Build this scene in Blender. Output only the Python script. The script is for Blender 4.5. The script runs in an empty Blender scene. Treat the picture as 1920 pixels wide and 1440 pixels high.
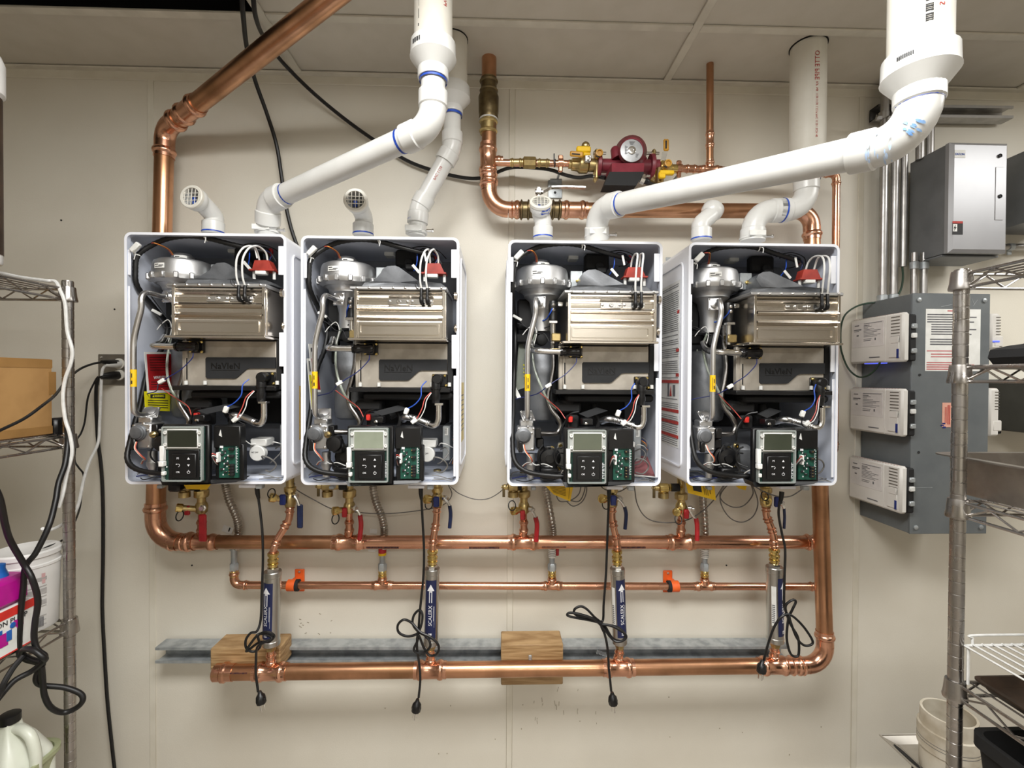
import bpy, math, random
from mathutils import Vector as V, Matrix, noise
random.seed(4)
sc = bpy.context.scene
C = sc.collection
# ------------------------------------------------------------------ camera
F, DW, ZC = 880.0, 1.615, 1.5          # focal length (of a 1920 px frame), wall distance, eye height
yaw, pit, rol = math.radians(1.7), math.radians(-0.65), 0.005
fw = V((math.sin(yaw)*math.cos(pit), math.cos(yaw)*math.cos(pit), math.sin(pit)))
r0 = V((math.cos(yaw), -math.sin(yaw), 0)); u0 = r0.cross(fw)
cr = r0*math.cos(rol) + u0*math.sin(rol); cu_ = u0*math.cos(rol) - r0*math.sin(rol)
CAM = V((0, -DW, ZC))
cam = bpy.data.cameras.new('camera'); co = bpy.data.objects.new('camera', cam); C.objects.link(co)
cam.sensor_width = 36; cam.lens = 36*F/1920; cam.clip_start = .01
m = Matrix((cr, cu_, -fw)).transposed().to_4x4(); m.translation = CAM
co.matrix_world = m; sc.camera = co
# ------------------------------------------------------------------ light and exposure
w = bpy.data.worlds.new('world'); sc.world = w; w.use_nodes = True
w.node_tree.nodes['Background'].inputs[0].default_value = (.9, .88, .82, 1)
w.node_tree.nodes['Background'].inputs[1].default_value = .25
sc.view_settings.view_transform = 'Standard'; sc.view_settings.look = 'None'
sc.view_settings.gamma = 1; sc.view_settings.exposure = 0.0; sc.view_settings.use_curve_mapping = False
LIGHTS = [(-.05, -1.4, 1.15, .58, 61), (2.25, -1.0, 1.1, .5, 27), (.6, -3.6, 1.2, .6, 42), (-2.9, -3.3, 1.2, .6, 6)]  # first two are room lamps, last two are added unseen fill lights
def P(px, py, d):
    """the point at distance d in front of the wall that the photograph shows at px, py"""
    D = fw*F + cr*(px-960) - cu_*(py-720)
    return CAM + D*((DW-d)/D.y)
def K(px, py, d):                       # metres per pixel there
    D = fw*F + cr*(px-960) - cu_*(py-720)
    return (DW-d)/D.y
ZCEIL = P(960, 149, 0).z
for i, (x, y, sx, sy, e) in enumerate(LIGHTS):
    L = bpy.data.lights.new('troffer_and_fill_light', 'AREA'); L.shape = 'RECTANGLE'; L.size = sx; L.size_y = sy
    L.energy = e; L.color = (1, .992, .968)
    o = bpy.data.objects.new('troffer_and_fill_light', L); C.objects.link(o); o.location = (x, y, ZCEIL-.02)
# ------------------------------------------------------------------ materials
def lin(h):
    h = h.lstrip('#'); c = [int(h[i:i+2], 16)/255 for i in (0, 2, 4)]
    return tuple(v/12.92 if v <= .04045 else ((v+.055)/1.055)**2.4 for v in c)
MATS = {}
def mat(name, col, rough=.5, metal=0, c2=None, scale=20, stretch=(1, 1, 1), bump=0, bscale=None, mixlo=.4, mixhi=.65, r2=None, trans=0, emit=0, coat=0, alpha=1):
    if name in MATS: return MATS[name]
    m = bpy.data.materials.new(name); m.use_nodes = True; n = m.node_tree; b = n.nodes['Principled BSDF']
    if isinstance(col, str): col = lin(col)
    if isinstance(c2, str): c2 = lin(c2)
    b.inputs['Base Color'].default_value = (*col, 1); b.inputs['Roughness'].default_value = rough
    b.inputs['Metallic'].default_value = metal; b.inputs['Transmission Weight'].default_value = trans
    b.inputs['Coat Weight'].default_value = coat; b.inputs['Alpha'].default_value = alpha
    if emit: b.inputs['Emission Color'].default_value = (*col, 1); b.inputs['Emission Strength'].default_value = emit
    tc = n.nodes.new('ShaderNodeTexCoord'); mp = n.nodes.new('ShaderNodeMapping'); mp.inputs['Scale'].default_value = stretch
    n.links.new(tc.outputs['Object'], mp.inputs[0])
    if c2:
        t = n.nodes.new('ShaderNodeTexNoise'); t.inputs['Scale'].default_value = scale; t.inputs['Detail'].default_value = 5
        n.links.new(mp.outputs[0], t.inputs[0])
        r = n.nodes.new('ShaderNodeMapRange'); r.inputs[1].default_value = mixlo; r.inputs[2].default_value = mixhi
        n.links.new(t.outputs[0], r.inputs[0])
        x = n.nodes.new('ShaderNodeMix'); x.data_type = 'RGBA'; x.inputs[6].default_value = (*col, 1); x.inputs[7].default_value = (*c2, 1)
        n.links.new(r.outputs[0], x.inputs[0]); n.links.new(x.outputs[2], b.inputs['Base Color'])
        if r2 is not None:
            q = n.nodes.new('ShaderNodeMapRange'); q.inputs[3].default_value = rough; q.inputs[4].default_value = r2
            n.links.new(r.outputs[0], q.inputs[0]); n.links.new(q.outputs[0], b.inputs['Roughness'])
    if bump:
        t2 = n.nodes.new('ShaderNodeTexNoise'); t2.inputs['Scale'].default_value = bscale or scale*3; t2.inputs['Detail'].default_value = 3
        n.links.new(mp.outputs[0], t2.inputs[0])
        bp = n.nodes.new('ShaderNodeBump'); bp.inputs['Strength'].default_value = bump; bp.inputs['Distance'].default_value = .002
        n.links.new(t2.outputs[0], bp.inputs['Height']); n.links.new(bp.outputs[0], b.inputs['Normal'])
    MATS[name] = m; return m
WALL = mat('wall_panel_cream', '#dcd7ca', .45, c2='#d7d1c3', scale=3, bump=.12, bscale=230)
TRIM = mat('trim_cream', '#dcd7c9', .45, c2='#d3cdbd', scale=9)
TILE = mat('ceiling_tile_vinyl', '#cdc7bb', .6, c2='#c8c2b5', scale=12, bump=.1, bscale=400)
GRID = mat('grid_white', '#d8d3c6', .5, c2='#cbc6b9', scale=14)
BLACKV = mat('plenum_black', '#14110f', .9, c2='#0b0909', scale=3)
COP = mat('copper', (.78, .43, .29), .2, 1, c2=(.58, .30, .19), scale=9, bump=.03, bscale=60, r2=.32)
COPD = mat('copper_tarnished', (.62, .33, .19), .28, 1, c2=(.36, .19, .10), scale=7, stretch=(1, 1, 1), r2=.4, bump=.03, bscale=80)
BRASS = mat('brass', (.62, .48, .22), .3, 1, c2=(.38, .29, .14), scale=25, bump=.05, bscale=150, r2=.45)
BRASSY = mat('brass_bright', (.85, .66, .26), .22, 1, c2=(.6, .45, .16), scale=30)
BRZ = mat('bronze_dark', (.22, .17, .09), .4, 1, c2=(.12, .09, .05), scale=30)
PVC = mat('pvc_white', '#d9d9d6', .28, c2='#d2d2ce', scale=12)
PVCC = mat('pvc_cream', '#dfdcd2', .4, c2='#d6d2c6', scale=10)
BLUEP = mat('primer_blue', '#2a55c0', .4, c2='#1c3f9e', scale=60)
SMEAR = mat('primer_smear', '#8fb4e0', .45, c2='#5b8fd2', scale=60)
ENAM = mat('enamel_white', '#eef0f6', .3, c2='#e8eaf2', scale=4)
INN = mat('case_inside_grey', '#d3d8e4', .4, 0, c2='#c2c8d6', scale=6)
STEEL = mat('stainless', (.78, .73, .66), .2, 1, c2=(.72, .67, .60), scale=6, r2=.26)
CHROME = mat('chrome', (.74, .73, .71), .2, 1, c2=(.66, .65, .63), scale=16, r2=.28)
CAST = mat('cast_aluminium', (.58, .58, .58), .46, 1, c2=(.50, .50, .50), scale=14, bump=.08, bscale=120, r2=.48)
CASTD = mat('cast_grey_matte', '#75777a', .5, .5, c2='#5c5e61', scale=18, bump=.15, bscale=200)
ALU = mat('aluminium_tube', (.76, .76, .76), .28, 1, c2=(.68, .68, .68), scale=12, r2=.34)
TAN = mat('flue_plate_grey', '#b4ada2', .45, .35, c2='#a39c91', scale=26)
BLK = mat('black_plastic', '#0e0e10', .38, c2='#0a0a0b', scale=30)
BLKG = mat('black_glossy', '#111113', .16, c2='#1a1a1d', scale=20)
BLKM = mat('black_matte', '#101011', .75, c2='#0b0b0c', scale=20)
RUB = mat('cord_black', '#0b0b0c', .45, c2='#111112', scale=40)
CHAR = mat('charcoal_plastic', '#1b1c1e', .8, c2='#17181a', scale=30)
RED = mat('igniter_red', '#a8392c', .5, c2='#8c2c22', scale=30)
REDH = mat('handle_red', '#b5222a', .42, c2='#98191f', scale=40)
BLUH = mat('handle_blue', '#16244a', .4, c2='#101a38', scale=40)
BLUV = mat('lever_blue', '#1c2f78', .4, c2='#152461', scale=40)
YEL = mat('tag_yellow', '#efc416', .5, c2='#e2b40e', scale=20)
YEL2 = mat('card_yellow', '#e6dc1c', .5, c2='#d8cd14', scale=20)
EYEL = mat('guide_yellow', '#dfb32a', .5, c2='#d2a51f', scale=20)
CARDR = mat('card_red', '#b01f24', .5, c2='#9c181d', scale=20)
PAPER = mat('paper_white', '#e6e6e2', .6, c2='#dadad5', scale=30)
INK = mat('ink_black', '#1e1e20', .7, c2='#262628', scale=80)
INKG = mat('ink_grey', '#6d6d70', .7, c2='#5d5d60', scale=80)
INKR = mat('ink_red', '#b53a33', .7, c2='#a02e28', scale=80)
INKW = mat('ink_white', '#e8e8ea', .6, c2='#dcdce0', scale=80)
INKB = mat('ink_blue', '#2456b8', .6, c2='#1d479c', scale=80)
WIRW = mat('wire_white', '#dededb', .4, c2='#d0d0cc', scale=60)
WIRB = mat('wire_blue', '#1f4fb4', .4, c2='#1a3f96', scale=60)
WIRN = mat('wire_navy', '#1b2766', .4, c2='#151f52', scale=60)
WIRR = mat('wire_red', '#c8554a', .4, c2='#b3463c', scale=60)
WIRO = mat('wire_orange', '#d8893a', .4, c2='#c4772c', scale=60)
WIRG = mat('wire_grey', '#6f6d6a', .45, c2='#5e5c59', scale=60)
WIRGN = mat('wire_green', '#26402f', .45, c2='#1e3426', scale=60)
PCB = mat('circuit_green', '#1a5243', .4, c2='#143f34', scale=90)
CLEAR = mat('clear_bezel', '#cfd6d2', .15, trans=.55, c2='#c4ccc7', scale=12)
CLEARB = mat('clear_bag', '#c9cfc4', .2, trans=.6, c2='#b5bfae', scale=15)
LCD = mat('lcd_olive', '#5a5f50', .18, c2='#50554a', scale=8, coat=.5)
LCDD = mat('lcd_dark', '#272b22', .12, c2='#20231c', scale=8, coat=.5)
MAROON = mat('pump_maroon', '#7c2b37', .42, c2='#6a222d', scale=22, bump=.08, bscale=120)
BOOK = mat('booklet_maroon', '#7d4a4c', .6, c2='#704042', scale=14)
ORANGE = mat('clamp_orange', '#ee6a2c', .45, c2='#dc5c20', scale=20)
GALV = mat('galvanised', '#b3b8ba', .42, .5, c2='#959a9d', scale=30, r2=.5)
CONDT = mat('conduit_steel', (.45, .44, .43), .34, 1, c2=(.36, .35, .34), scale=20, r2=.42)
BOXG = mat('enclosure_grey', '#77797b', .45, .2, c2='#6c6e70', scale=12)
BOXS = mat('enclosure_steel', (.32, .32, .33), .34, .28, c2=(.30, .30, .31), scale=9, stretch=(1, 1, 1))
PANG = mat('panel_grey', '#6c7173', .5, .15, c2='#62676a', scale=9, bump=.06, bscale=300)
UPSW = mat('module_white', '#d6d3cd', .5, c2='#d0cdc7', scale=16)
WOOD = mat('pine_block', '#b3946a', .65, c2='#86663f', scale=9, stretch=(1, 3, 14), bump=.2, bscale=14)
WIREC = mat('shelf_chrome', (.46, .44, .42), .22, 1, c2=(.36, .34, .32), scale=25, r2=.4)
CARDB = mat('cardboard', '#a8814f', .75, c2='#9b7546', scale=14)
CARDT = mat('cardboard_tape', '#96703f', .6, c2='#8b6738', scale=14)
PLW = mat('bucket_white', '#dfdedb', .4, c2='#d3d2cf', scale=10)
PINK = mat('pump_pink', '#b3128a', .35, c2='#9c0e78', scale=20)
BLUK = mat('nozzle_blue', '#1c5fae', .3, c2='#174f93', scale=20)
JUG = mat('jug_translucent', '#d9dbd0', .35, c2='#ccd0bf', scale=9)
GREEN = mat('tub_green', '#c3c9a0', .3, c2='#b3ba8c', scale=9, trans=.45)
PANM = mat('pan_steel', (.46, .43, .39), .4, 1, c2=(.30, .27, .24), scale=12, r2=.5)
PAND = mat('pan_brown', '#4a3a2e', .5, .5, c2='#33281f', scale=14)
DKBOX = mat('cabinet_dark', '#3f3f3a', .5, .1, c2='#363631', scale=10)
SCUFF = mat('scuff_grey', '#a39a86', .8, c2='#8d846f', scale=60)
# ------------------------------------------------------------------ mesh builder
def frame(n, up=V((0, 0, 1))):
    n = n.normalized(); a = up if abs(n.dot(up)) < .97 else V((0, 1, 0))
    x = a.cross(n).normalized(); return x, n.cross(x), n
def crom(pts, k=6):
    pts = [V(p) for p in pts]; out = []
    for i in range(len(pts)-1):
        a = pts[i-1] if i else pts[0]*2-pts[1]; b, c = pts[i], pts[i+1]
        d = pts[i+2] if i+2 < len(pts) else c*2-b
        for j in range(k):
            t = j/k
            out.append(.5*((2*b)+(c-a)*t+(2*a-5*b+4*c-d)*t*t+(3*b-a-3*c+d)*t**3))
    out.append(pts[-1]); return out
class MB:
    def __init__(s): s.v = []; s.f = []
    def add(s, vs, fs):
        k = len(s.v); s.v += [V(p) for p in vs]; s.f += [tuple(i+k for i in f) for f in fs]; return s
    def box(s, c, size, b=0, rot=None):
        c = V(c); hx, hy, hz = size[0]/2, size[1]/2, size[2]/2
        b = min(b, hx*.9, hy*.9, hz*.9)
        if rot is None: R = Matrix.Identity(3)
        elif isinstance(rot, Matrix): R = rot
        else:
            from mathutils import Euler
            R = Euler(rot).to_matrix()
        if b <= 0:
            vs = [V((x*hx, y*hy, z*hz)) for x in (-1, 1) for y in (-1, 1) for z in (-1, 1)]
            fs = [(0, 1, 3, 2), (4, 6, 7, 5), (0, 4, 5, 1), (2, 3, 7, 6), (0, 2, 6, 4), (1, 5, 7, 3)]
        else:
            vs = []; ix = {}
            for x in (-1, 1):
                for y in (-1, 1):
                    for z in (-1, 1):
                        for a in range(3):
                            p = [x*(hx-b), y*(hy-b), z*(hz-b)]; p[a] = (x, y, z)[a]*(hx, hy, hz)[a]
                            ix[x, y, z, a] = len(vs); vs.append(V(p))
            fs = []
            for a in range(3):
                o = [q for q in range(3) if q != a]
                for sg in (-1, 1):
                    q = []
                    for s1, s2 in ((-1, -1), (1, -1), (1, 1), (-1, 1)):
                        k = [0]*3; k[a] = sg; k[o[0]] = s1; k[o[1]] = s2; q.append(ix[(*k, a)])
                    fs.append(tuple(q))
                    for s2 in (-1, 1):
                        pass
            for a in range(3):
                o = [q for q in range(3) if q != a]
                for s1 in (-1, 1):
                    for s2 in (-1, 1):
                        q = []
                        for t, ax in ((-1, o[0]), (1, o[0]), (1, o[1]), (-1, o[1])):
                            k = [0]*3; k[a] = t; k[o[0]] = s1; k[o[1]] = s2; q.append(ix[(*k, ax)])
                        fs.append(tuple(q))
            for x in (-1, 1):
                for y in (-1, 1):
                    for z in (-1, 1): fs.append((ix[x, y, z, 0], ix[x, y, z, 1], ix[x, y, z, 2]))
        return s.add([c + R @ p for p in vs], fs)
    def tube(s, pts, r, n=10, cap=True, closed=False):
        pts = [V(p) for p in pts]; q = [pts[0]]
        for p in pts[1:]:
            if (p-q[-1]).length > 1e-6: q.append(p)
        pts = q; m = len(pts); rr = r if isinstance(r, (list, tuple)) else [r]*m
        T = []
        for i in range(m):
            a = pts[max(i-1, 0)]; b = pts[min(i+1, m-1)]; T.append((b-a).normalized())
        x, y, _ = frame(T[0]); vs = []; 
        for i in range(m):
            x = (x - T[i]*x.dot(T[i])).normalized(); y = T[i].cross(x)
            for j in range(n):
                t = 2*math.pi*j/n; vs.append(pts[i] + (x*math.cos(t)+y*math.sin(t))*rr[i])
        fs = [(i*n+j, i*n+(j+1) % n, (i+1)*n+(j+1) % n, (i+1)*n+j) for i in range(m-1) for j in range(n)]
        if cap: fs += [tuple(range(n))[::-1], tuple(range((m-1)*n, m*n))]
        return s.add(vs, fs)
    def lathe(s, A, ax, prof, n=20, cap=True):
        """prof: (along, radius) pairs from A in direction ax"""
        A = V(A); x, y, z = frame(V(ax)); vs = []; m = len(prof)
        for t, r in prof:
            for j in range(n):
                a = 2*math.pi*j/n; vs.append(A + z*t + (x*math.cos(a)+y*math.sin(a))*max(r, 1e-5))
        fs = [(i*n+j, i*n+(j+1) % n, (i+1)*n+(j+1) % n, (i+1)*n+j) for i in range(m-1) for j in range(n)]
        if cap: fs += [tuple(range(n))[::-1], tuple(range((m-1)*n, m*n))]
        return s.add(vs, fs)
    def cyl(s, A, B, r, n=14, b=0):
        A, B = V(A), V(B); L = (B-A).length
        pr = [(0, r), (L, r)] if not b else [(0, r-b), (b, r), (L-b, r), (L, r-b)]
        return s.lathe(A, B-A, pr, n)
    def prism(s, pts, off):
        """polygon of 3-D points swept by the vector off"""
        pts = [V(p) for p in pts]; off = V(off); n = len(pts)
        fs = [tuple(range(n)), tuple(range(2*n-1, n-1, -1))] + [(i, n+i, n+(i+1) % n, (i+1) % n) for i in range(n)]
        return s.add(pts + [p+off for p in pts], fs)
    def ico(s, c, r, n=10, sq=(1, 1, 1)):
        c = V(c); vs = []; m = n//2
        for i in range(m+1):
            t = math.pi*i/m
            for j in range(n):
                a = 2*math.pi*j/n
                vs.append(c + V((math.sin(t)*math.cos(a)*r*sq[0], math.sin(t)*math.sin(a)*r*sq[1], math.cos(t)*r*sq[2])))
        return s.add(vs, [(i*n+j, (i+1)*n+j, (i+1)*n+(j+1) % n, i*n+(j+1) % n) for i in range(m) for j in range(n)])
    def text(s, body, o, ux, uz, size, th=.0004, cyl=None, space=1.0):
        """letters with their middle at o, reading along ux, tops towards uz; cyl=(axis point, axis, r) bends them on a pipe"""
        c = bpy.data.curves.new('t', 'FONT'); c.body = body; c.size = size; c.align_x = 'CENTER'; c.align_y = 'CENTER'
        c.resolution_u = 2; c.space_character = space; c.extrude = th/2
        ob = bpy.data.objects.new('t', c); me = bpy.data.meshes.new_from_object(ob)
        ux, uz = V(ux).normalized(), V(uz).normalized(); n = ux.cross(uz); o = V(o)
        vs = [o + ux*v.co.x + uz*v.co.y + n*v.co.z for v in me.vertices]
        if cyl:
            a0, ax, r = V(cyl[0]), V(cyl[1]).normalized(), cyl[2]; nv = []
            nn = (o-a0); nn = (nn-ax*nn.dot(ax)).normalized(); tt = ax.cross(nn)
            for p in vs:
                h = (p-a0).dot(ax); t = (p-o).dot(tt)/r; dz = (p-o).dot(n)
                nv.append(a0 + ax*h + (nn*math.cos(t)+tt*math.sin(t))*(r+.0003+dz+th/2))
            vs = nv
        fs = [tuple(p.vertices) for p in me.polygons]
        bpy.data.objects.remove(ob); bpy.data.meshes.remove(me); bpy.data.curves.remove(c)
        return s.add(vs, fs)
    def lines(s, o, ux, uz, w, rows, n=V((0, -1, 0)), seed=0, th=.0003):
        """rows of small print: rows = (offset down, height, start share, end share)"""
        o, ux, uz = V(o), V(ux).normalized(), V(uz).normalized(); n = ux.cross(uz)
        for dy, h, a, b in rows:
            q = [o+ux*w*a-uz*dy, o+ux*w*b-uz*dy, o+ux*w*b-uz*(dy+h), o+ux*w*a-uz*(dy+h)]
            s.prism([p+n*th for p in q], -n*th*.9)
        return s
    def sleeve(s, A, ax, L, r, n=18, k=1.0):          # one end of a pressed copper or bronze fitting, mouth at A+L
        return s.lathe(A, ax, [(0, r*1.07), (L*.42, r*1.07), (L*.5, r*1.2*k), (L*.62, r*1.27*k), (L*.74, r*1.2*k), (L*.8, r*1.09), (L, r*1.1), (L, r)], n)
    def build(s, name, material, parent=None, loc=None, sharp=40, label=None, kind=None):
        base = V((0, 0, 0))
        if parent is not None:
            p = parent
            while p is not None: base += p.location; p = p.parent
        if loc is not None: base = base + V(loc)
        me = bpy.data.meshes.new(name); me.from_pydata([p-base for p in s.v], [], s.f); me.validate()
        import bmesh
        b = bmesh.new(); b.from_mesh(me); bmesh.ops.recalc_face_normals(b, faces=b.faces); b.to_mesh(me); b.free()
        for p in me.polygons: p.use_smooth = True
        me.set_sharp_from_angle(angle=math.radians(sharp))
        me.materials.append(material)
        o = bpy.data.objects.new(name, me); C.objects.link(o)
        if loc is not None: o.location = V(loc)
        if parent is not None: o.parent = parent
        if label: o['label'] = label
        if kind: o['kind'] = kind
        return o
def thing(name, label, cat, loc, group=None):
    o = bpy.data.objects.new(name, None); C.objects.link(o); o.location = V(loc); o.empty_display_size = .05
    o['label'] = label; o['category'] = cat
    if group: o['group'] = group
    return o
def tag(o, label, cat, group=None):
    o['label'] = label; o['category'] = cat
    if group: o['group'] = group
    return o
def struct(o): o['kind'] = 'structure'; return o
def dup(o, parent=None):
    c = o.copy(); C.objects.link(c); c.parent = parent
    for ch in list(o.children): dup(ch, c)
    return c
def sib(o, parent, loc):                              # another piece that shares the mesh
    c = o.copy(); C.objects.link(c); c.parent = parent; c.location = V(loc); return c
def fillet(P0, P1, P2, R, k=7):
    u = (P0-P1).normalized(); v = (P2-P1).normalized(); th = math.pi - u.angle(v)
    T = R*math.tan(th/2); bis = (u+v).normalized(); cen = P1 + bis*(R/math.cos(th/2))
    a = P1+u*T; b = P1+v*T; e1 = (a-cen).normalized(); ax = e1.cross((b-cen).normalized()).normalized(); e2 = ax.cross(e1)
    return [cen + (e1*math.cos(th*i/k)+e2*math.sin(th*i/k))*R for i in range(k+1)], T
def run(root, pts, r, R, style, pm, fm, ends=(0, 0), fit=True, n=18):
    """straight pipes joined by elbows along pts; every pipe and every elbow is a part"""
    pts = [V(p) for p in pts]; m = len(pts)
    if not isinstance(R, (list, tuple)): R = [R]*m
    cut = [0]*m; arcs = {}
    for i in range(1, m-1):
        arcs[i], cut[i] = fillet(pts[i-1], pts[i], pts[i+1], R[i])
    for i in range(m-1):
        d = (pts[i+1]-pts[i]).normalized()
        a = pts[i]+d*cut[i]; b = pts[i+1]-d*cut[i+1]
        if (b-a).dot(d) > .004: MB().tube([a, b], r, n).build('pipe', pm, root)
    for i, arc in arcs.items():
        u = (pts[i]-pts[i-1]).normalized(); v = (pts[i+1]-pts[i]).normalized(); b = MB()
        if style == 'press':
            L = r*1.9; b.tube(arc, r*1.07, n); b.sleeve(arc[0], -u, L, r, n); b.sleeve(arc[-1], v, L, r, n)
        else:
            L = r*1.15; h = r*1.2; b.tube(arc, r*1.1, n)
            for A, D in ((arc[0], -u), (arc[-1], v)):
                b.lathe(A-D*r*.15, D, [(0, r*1.08), (r*.12, h), (r*.15+L, h), (r*.15+L, r)], n)
        b.build('elbow', fm, root)
def ring(root, A, ax, r, wd=.005, m=BLUEP, name='primer_ring'):
    return MB().lathe(V(A)-V(ax).normalized()*wd/2, ax, [(0, r), (wd, r)], 20, cap=False).build(name, m, root)
X, Y, Z = V((1, 0, 0)), V((0, 1, 0)), V((0, 0, 1))
# ================================================================== the room
XL, XR, YB = -4.2, 4.2, -4.6
T1, T2 = P(563, 130, 0).x, P(1247, 146, 0).x; TS = (T2-T1)
S1, S2, S3 = P(285, 712, 0).x, P(958, 712, 0).x, P(1609, 712, 0).x
wallb = struct(MB().box((0, .06, ZCEIL/2), (8.4, .1, ZCEIL)).build('wall_back', WALL))
xs = [XL, S1-1.22, S1, S2, S3, S3+1.22, XR]
for a, b in zip(xs, xs[1:]):
    MB().box(((a+b)/2, .0055, ZCEIL/2), (b-a-.004, .011, ZCEIL-.01), .0015).build('wall_panel', WALL, wallb)
for i, x in enumerate((S1-1.22, S1, S2, S3, S3+1.22)):
    struct(MB().box((x, -.001, (ZCEIL-.03)/2), (.021, .004, ZCEIL-.035), .0015).build('trim_%d' % (i+1), TRIM))
struct(MB().box((0, -.0015, ZCEIL-.017), (8.3, .005, .034), .002).build('trim_6', TRIM))
struct(MB().box((0, -.006, .06), (8.3, .012, .12), .003).build('baseboard_back', TRIM))
FLOORM = mat('quarry_floor', '#a39a90', .5, c2='#968d83', scale=6)
struct(MB().box((0, YB/2, -.05), (8.6, -YB+.3, .1)).build('floor', FLOORM))
struct(MB().box((XL-.05, YB/2, ZCEIL/2), (.1, -YB, ZCEIL)).build('wall_left', WALL))
struct(MB().box((XR+.05, YB/2, ZCEIL/2), (.1, -YB, ZCEIL)).build('wall_right', WALL))
struct(MB().box((0, YB-.05, ZCEIL/2), (8.6, .1, ZCEIL)).build('wall_front', WALL))
# suspended ceiling: bars, then a tile in every field but the missing one
ceil = struct(MB().box((0, YB/2-.0, ZCEIL+.62), (8.6, -YB+.2, .04)).build('ceiling', BLACKV))
for a in ((XL-.05, YB/2, .1, -YB), (XR+.05, YB/2, .1, -YB)):
    MB().box((a[0], a[1], ZCEIL+.3), (a[2], a[3], .6)).build('plenum_side', BLACKV, ceil)
for y in (YB-.05, .06):
    MB().box((0, y, ZCEIL+.3), (8.6, .1, .6)).build('plenum_side', BLACKV, ceil)
gy = [0, -.256]
while gy[-1] > YB+.1: gy.append(max(gy[-1]-.61, YB))
gx = [T1+TS*k for k in range(-3, 5)]; gx = [XL]+[x for x in gx if XL+.1 < x < XR-.1]+[XR]
for x in gx[1:-1]:
    MB().box((x, YB/2, ZCEIL-.002), (.025, -YB, .006), .001).build('grid_bar', GRID, ceil)
for y in gy[1:-1]:
    for a, b in zip(gx, gx[1:]):
        MB().box(((a+b)/2, y, ZCEIL-.0018), (b-a-.0255, .025, .006), .001).build('cross_bar', GRID, ceil)
MB().box((0, -.011, ZCEIL-.0035), (8.3, .021, .006), .001).build('wall_angle', GRID, ceil)
tiles = {}
for j in range(len(gy)-1):
    for i in range(len(gx)-1):
        a, b = gx[i], gx[i+1]; y0, y1 = gy[j], gy[j+1]
        if j == 1 and abs(b-T1) < .01: continue
        key = (round(b-a, 3), round(y0-y1, 3)); c = V(((a+b)/2, (y0+y1)/2, ZCEIL+.009))
        if key in tiles: sib(tiles[key], ceil, c-ceil.location)
        else: tiles[key] = MB().box(c, (b-a-.006, y0-y1-.006, .014), .003).build('ceiling_tile', TILE, ceil, loc=c)
for (x, y, sx, sy, e) in LIGHTS:          # housings round the lights; the last two frame added fill lights
    t = thing('ceiling_and_fill_light', {-.05: 'recessed ceiling light above the middle, nearest the heaters', 2.25: 'recessed ceiling light above the right shelf', .6: 'added fill light at the ceiling far behind the camera', -2.9: 'added fill light at the ceiling at the back left of the room'}[x], 'light', (x, y, ZCEIL-.006), 'ceiling lights')
    MB().box((x-sx/2-.012, y, ZCEIL-.012), (.02, sy+.04, .02), .003).build('frame', GRID, t)
    MB().box((x+sx/2+.012, y, ZCEIL-.012), (.02, sy+.04, .02), .003).build('frame', GRID, t)
    MB().box((x, y-sy/2-.012, ZCEIL-.012), (sx+.004, .02, .02), .003).build('frame', GRID, t)
    MB().box((x, y+sy/2+.012, ZCEIL-.012), (sx+.004, .02, .02), .003).build('frame', GRID, t)
# ================================================================== the four open water heaters
FD = .29                                        # front rim of the cases, in front of the wall
HC = [P(386, 673, FD), P(713, 677, FD), P(1097, 682, FD), P(1431.5, 684, FD)]
H0 = HC[2]
LAB = ['open white water heater at far left with red warning card',
       'open white water heater second from left beside the cream wall gap',
       'open white water heater third from left with maroon booklet inside',
       'open white water heater at far right with text label on its side']
def q(px, py, y=0): return P(px, py, FD-y)
def k0(y=0): return K(1097, 682, FD-y)
hw, hh, hd = .2195, .3475, .272                  # half width, half height, depth
HT = thing('water_heater', LAB[2], 'water heater', H0, 'open water heaters in a row')
def L(x, y, z): return H0 + V((x, y, z))
b = MB(); t = .004
def rr(w, h, r, n=5):                            # rounded rectangle outline in x,z
    o = []
    for cx, cz, a0 in ((w-r, h-r, 0), (-w+r, h-r, 90), (-w+r, -h+r, 180), (w-r, -h+r, 270)):
        for i in range(n+1):
            a = math.radians(a0+90*i/n); o.append((cx+r*math.cos(a), cz+r*math.sin(a)))
    return o
def shell(b, y0, y1, w0, h0, r0_, w1, h1, r1_, back=False):
    A = rr(w0, h0, r0_); B = rr(w1, h1, r1_); n = len(A)
    vs = [L(x, y0, z) for x, z in A] + [L(x, y1, z) for x, z in B]
    b.add(vs, [(i, (i+1) % n, n+(i+1) % n, n+i) for i in range(n)])
shell(b, 0, hd, hw, hh, .018, hw, hh, .018)       # outside
shell(b, 0, 0, hw, hh, .018, hw-.007, hh-.007, .013)   # front lip
b.build('case', ENAM, HT)
b = MB(); shell(b, 0, .014, hw-.007, hh-.007, .013, hw-.0068, hh-.0068, .013)
shell(b, .014, hd-.004, hw-.003, hh-.003, .014, hw-.003, hh-.003, .014)
b.build('case_lining', INN, HT)
A = rr(hw-.003, hh-.003, .014); MB().add([L(x, hd-.004, z) for x, z in A], [tuple(range(len(A)))]).build('inner_back', mat('inner_back_shaded', '#8f939b', .45, .2, c2='#7f838c', scale=6), HT)  # darker than the lining: shade at the back put into the colour
A = rr(hw, hh, .018); MB().add([L(x, hd, z) for x, z in A], [tuple(range(len(A)))]).build('back_plate', GALV, HT)
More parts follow.
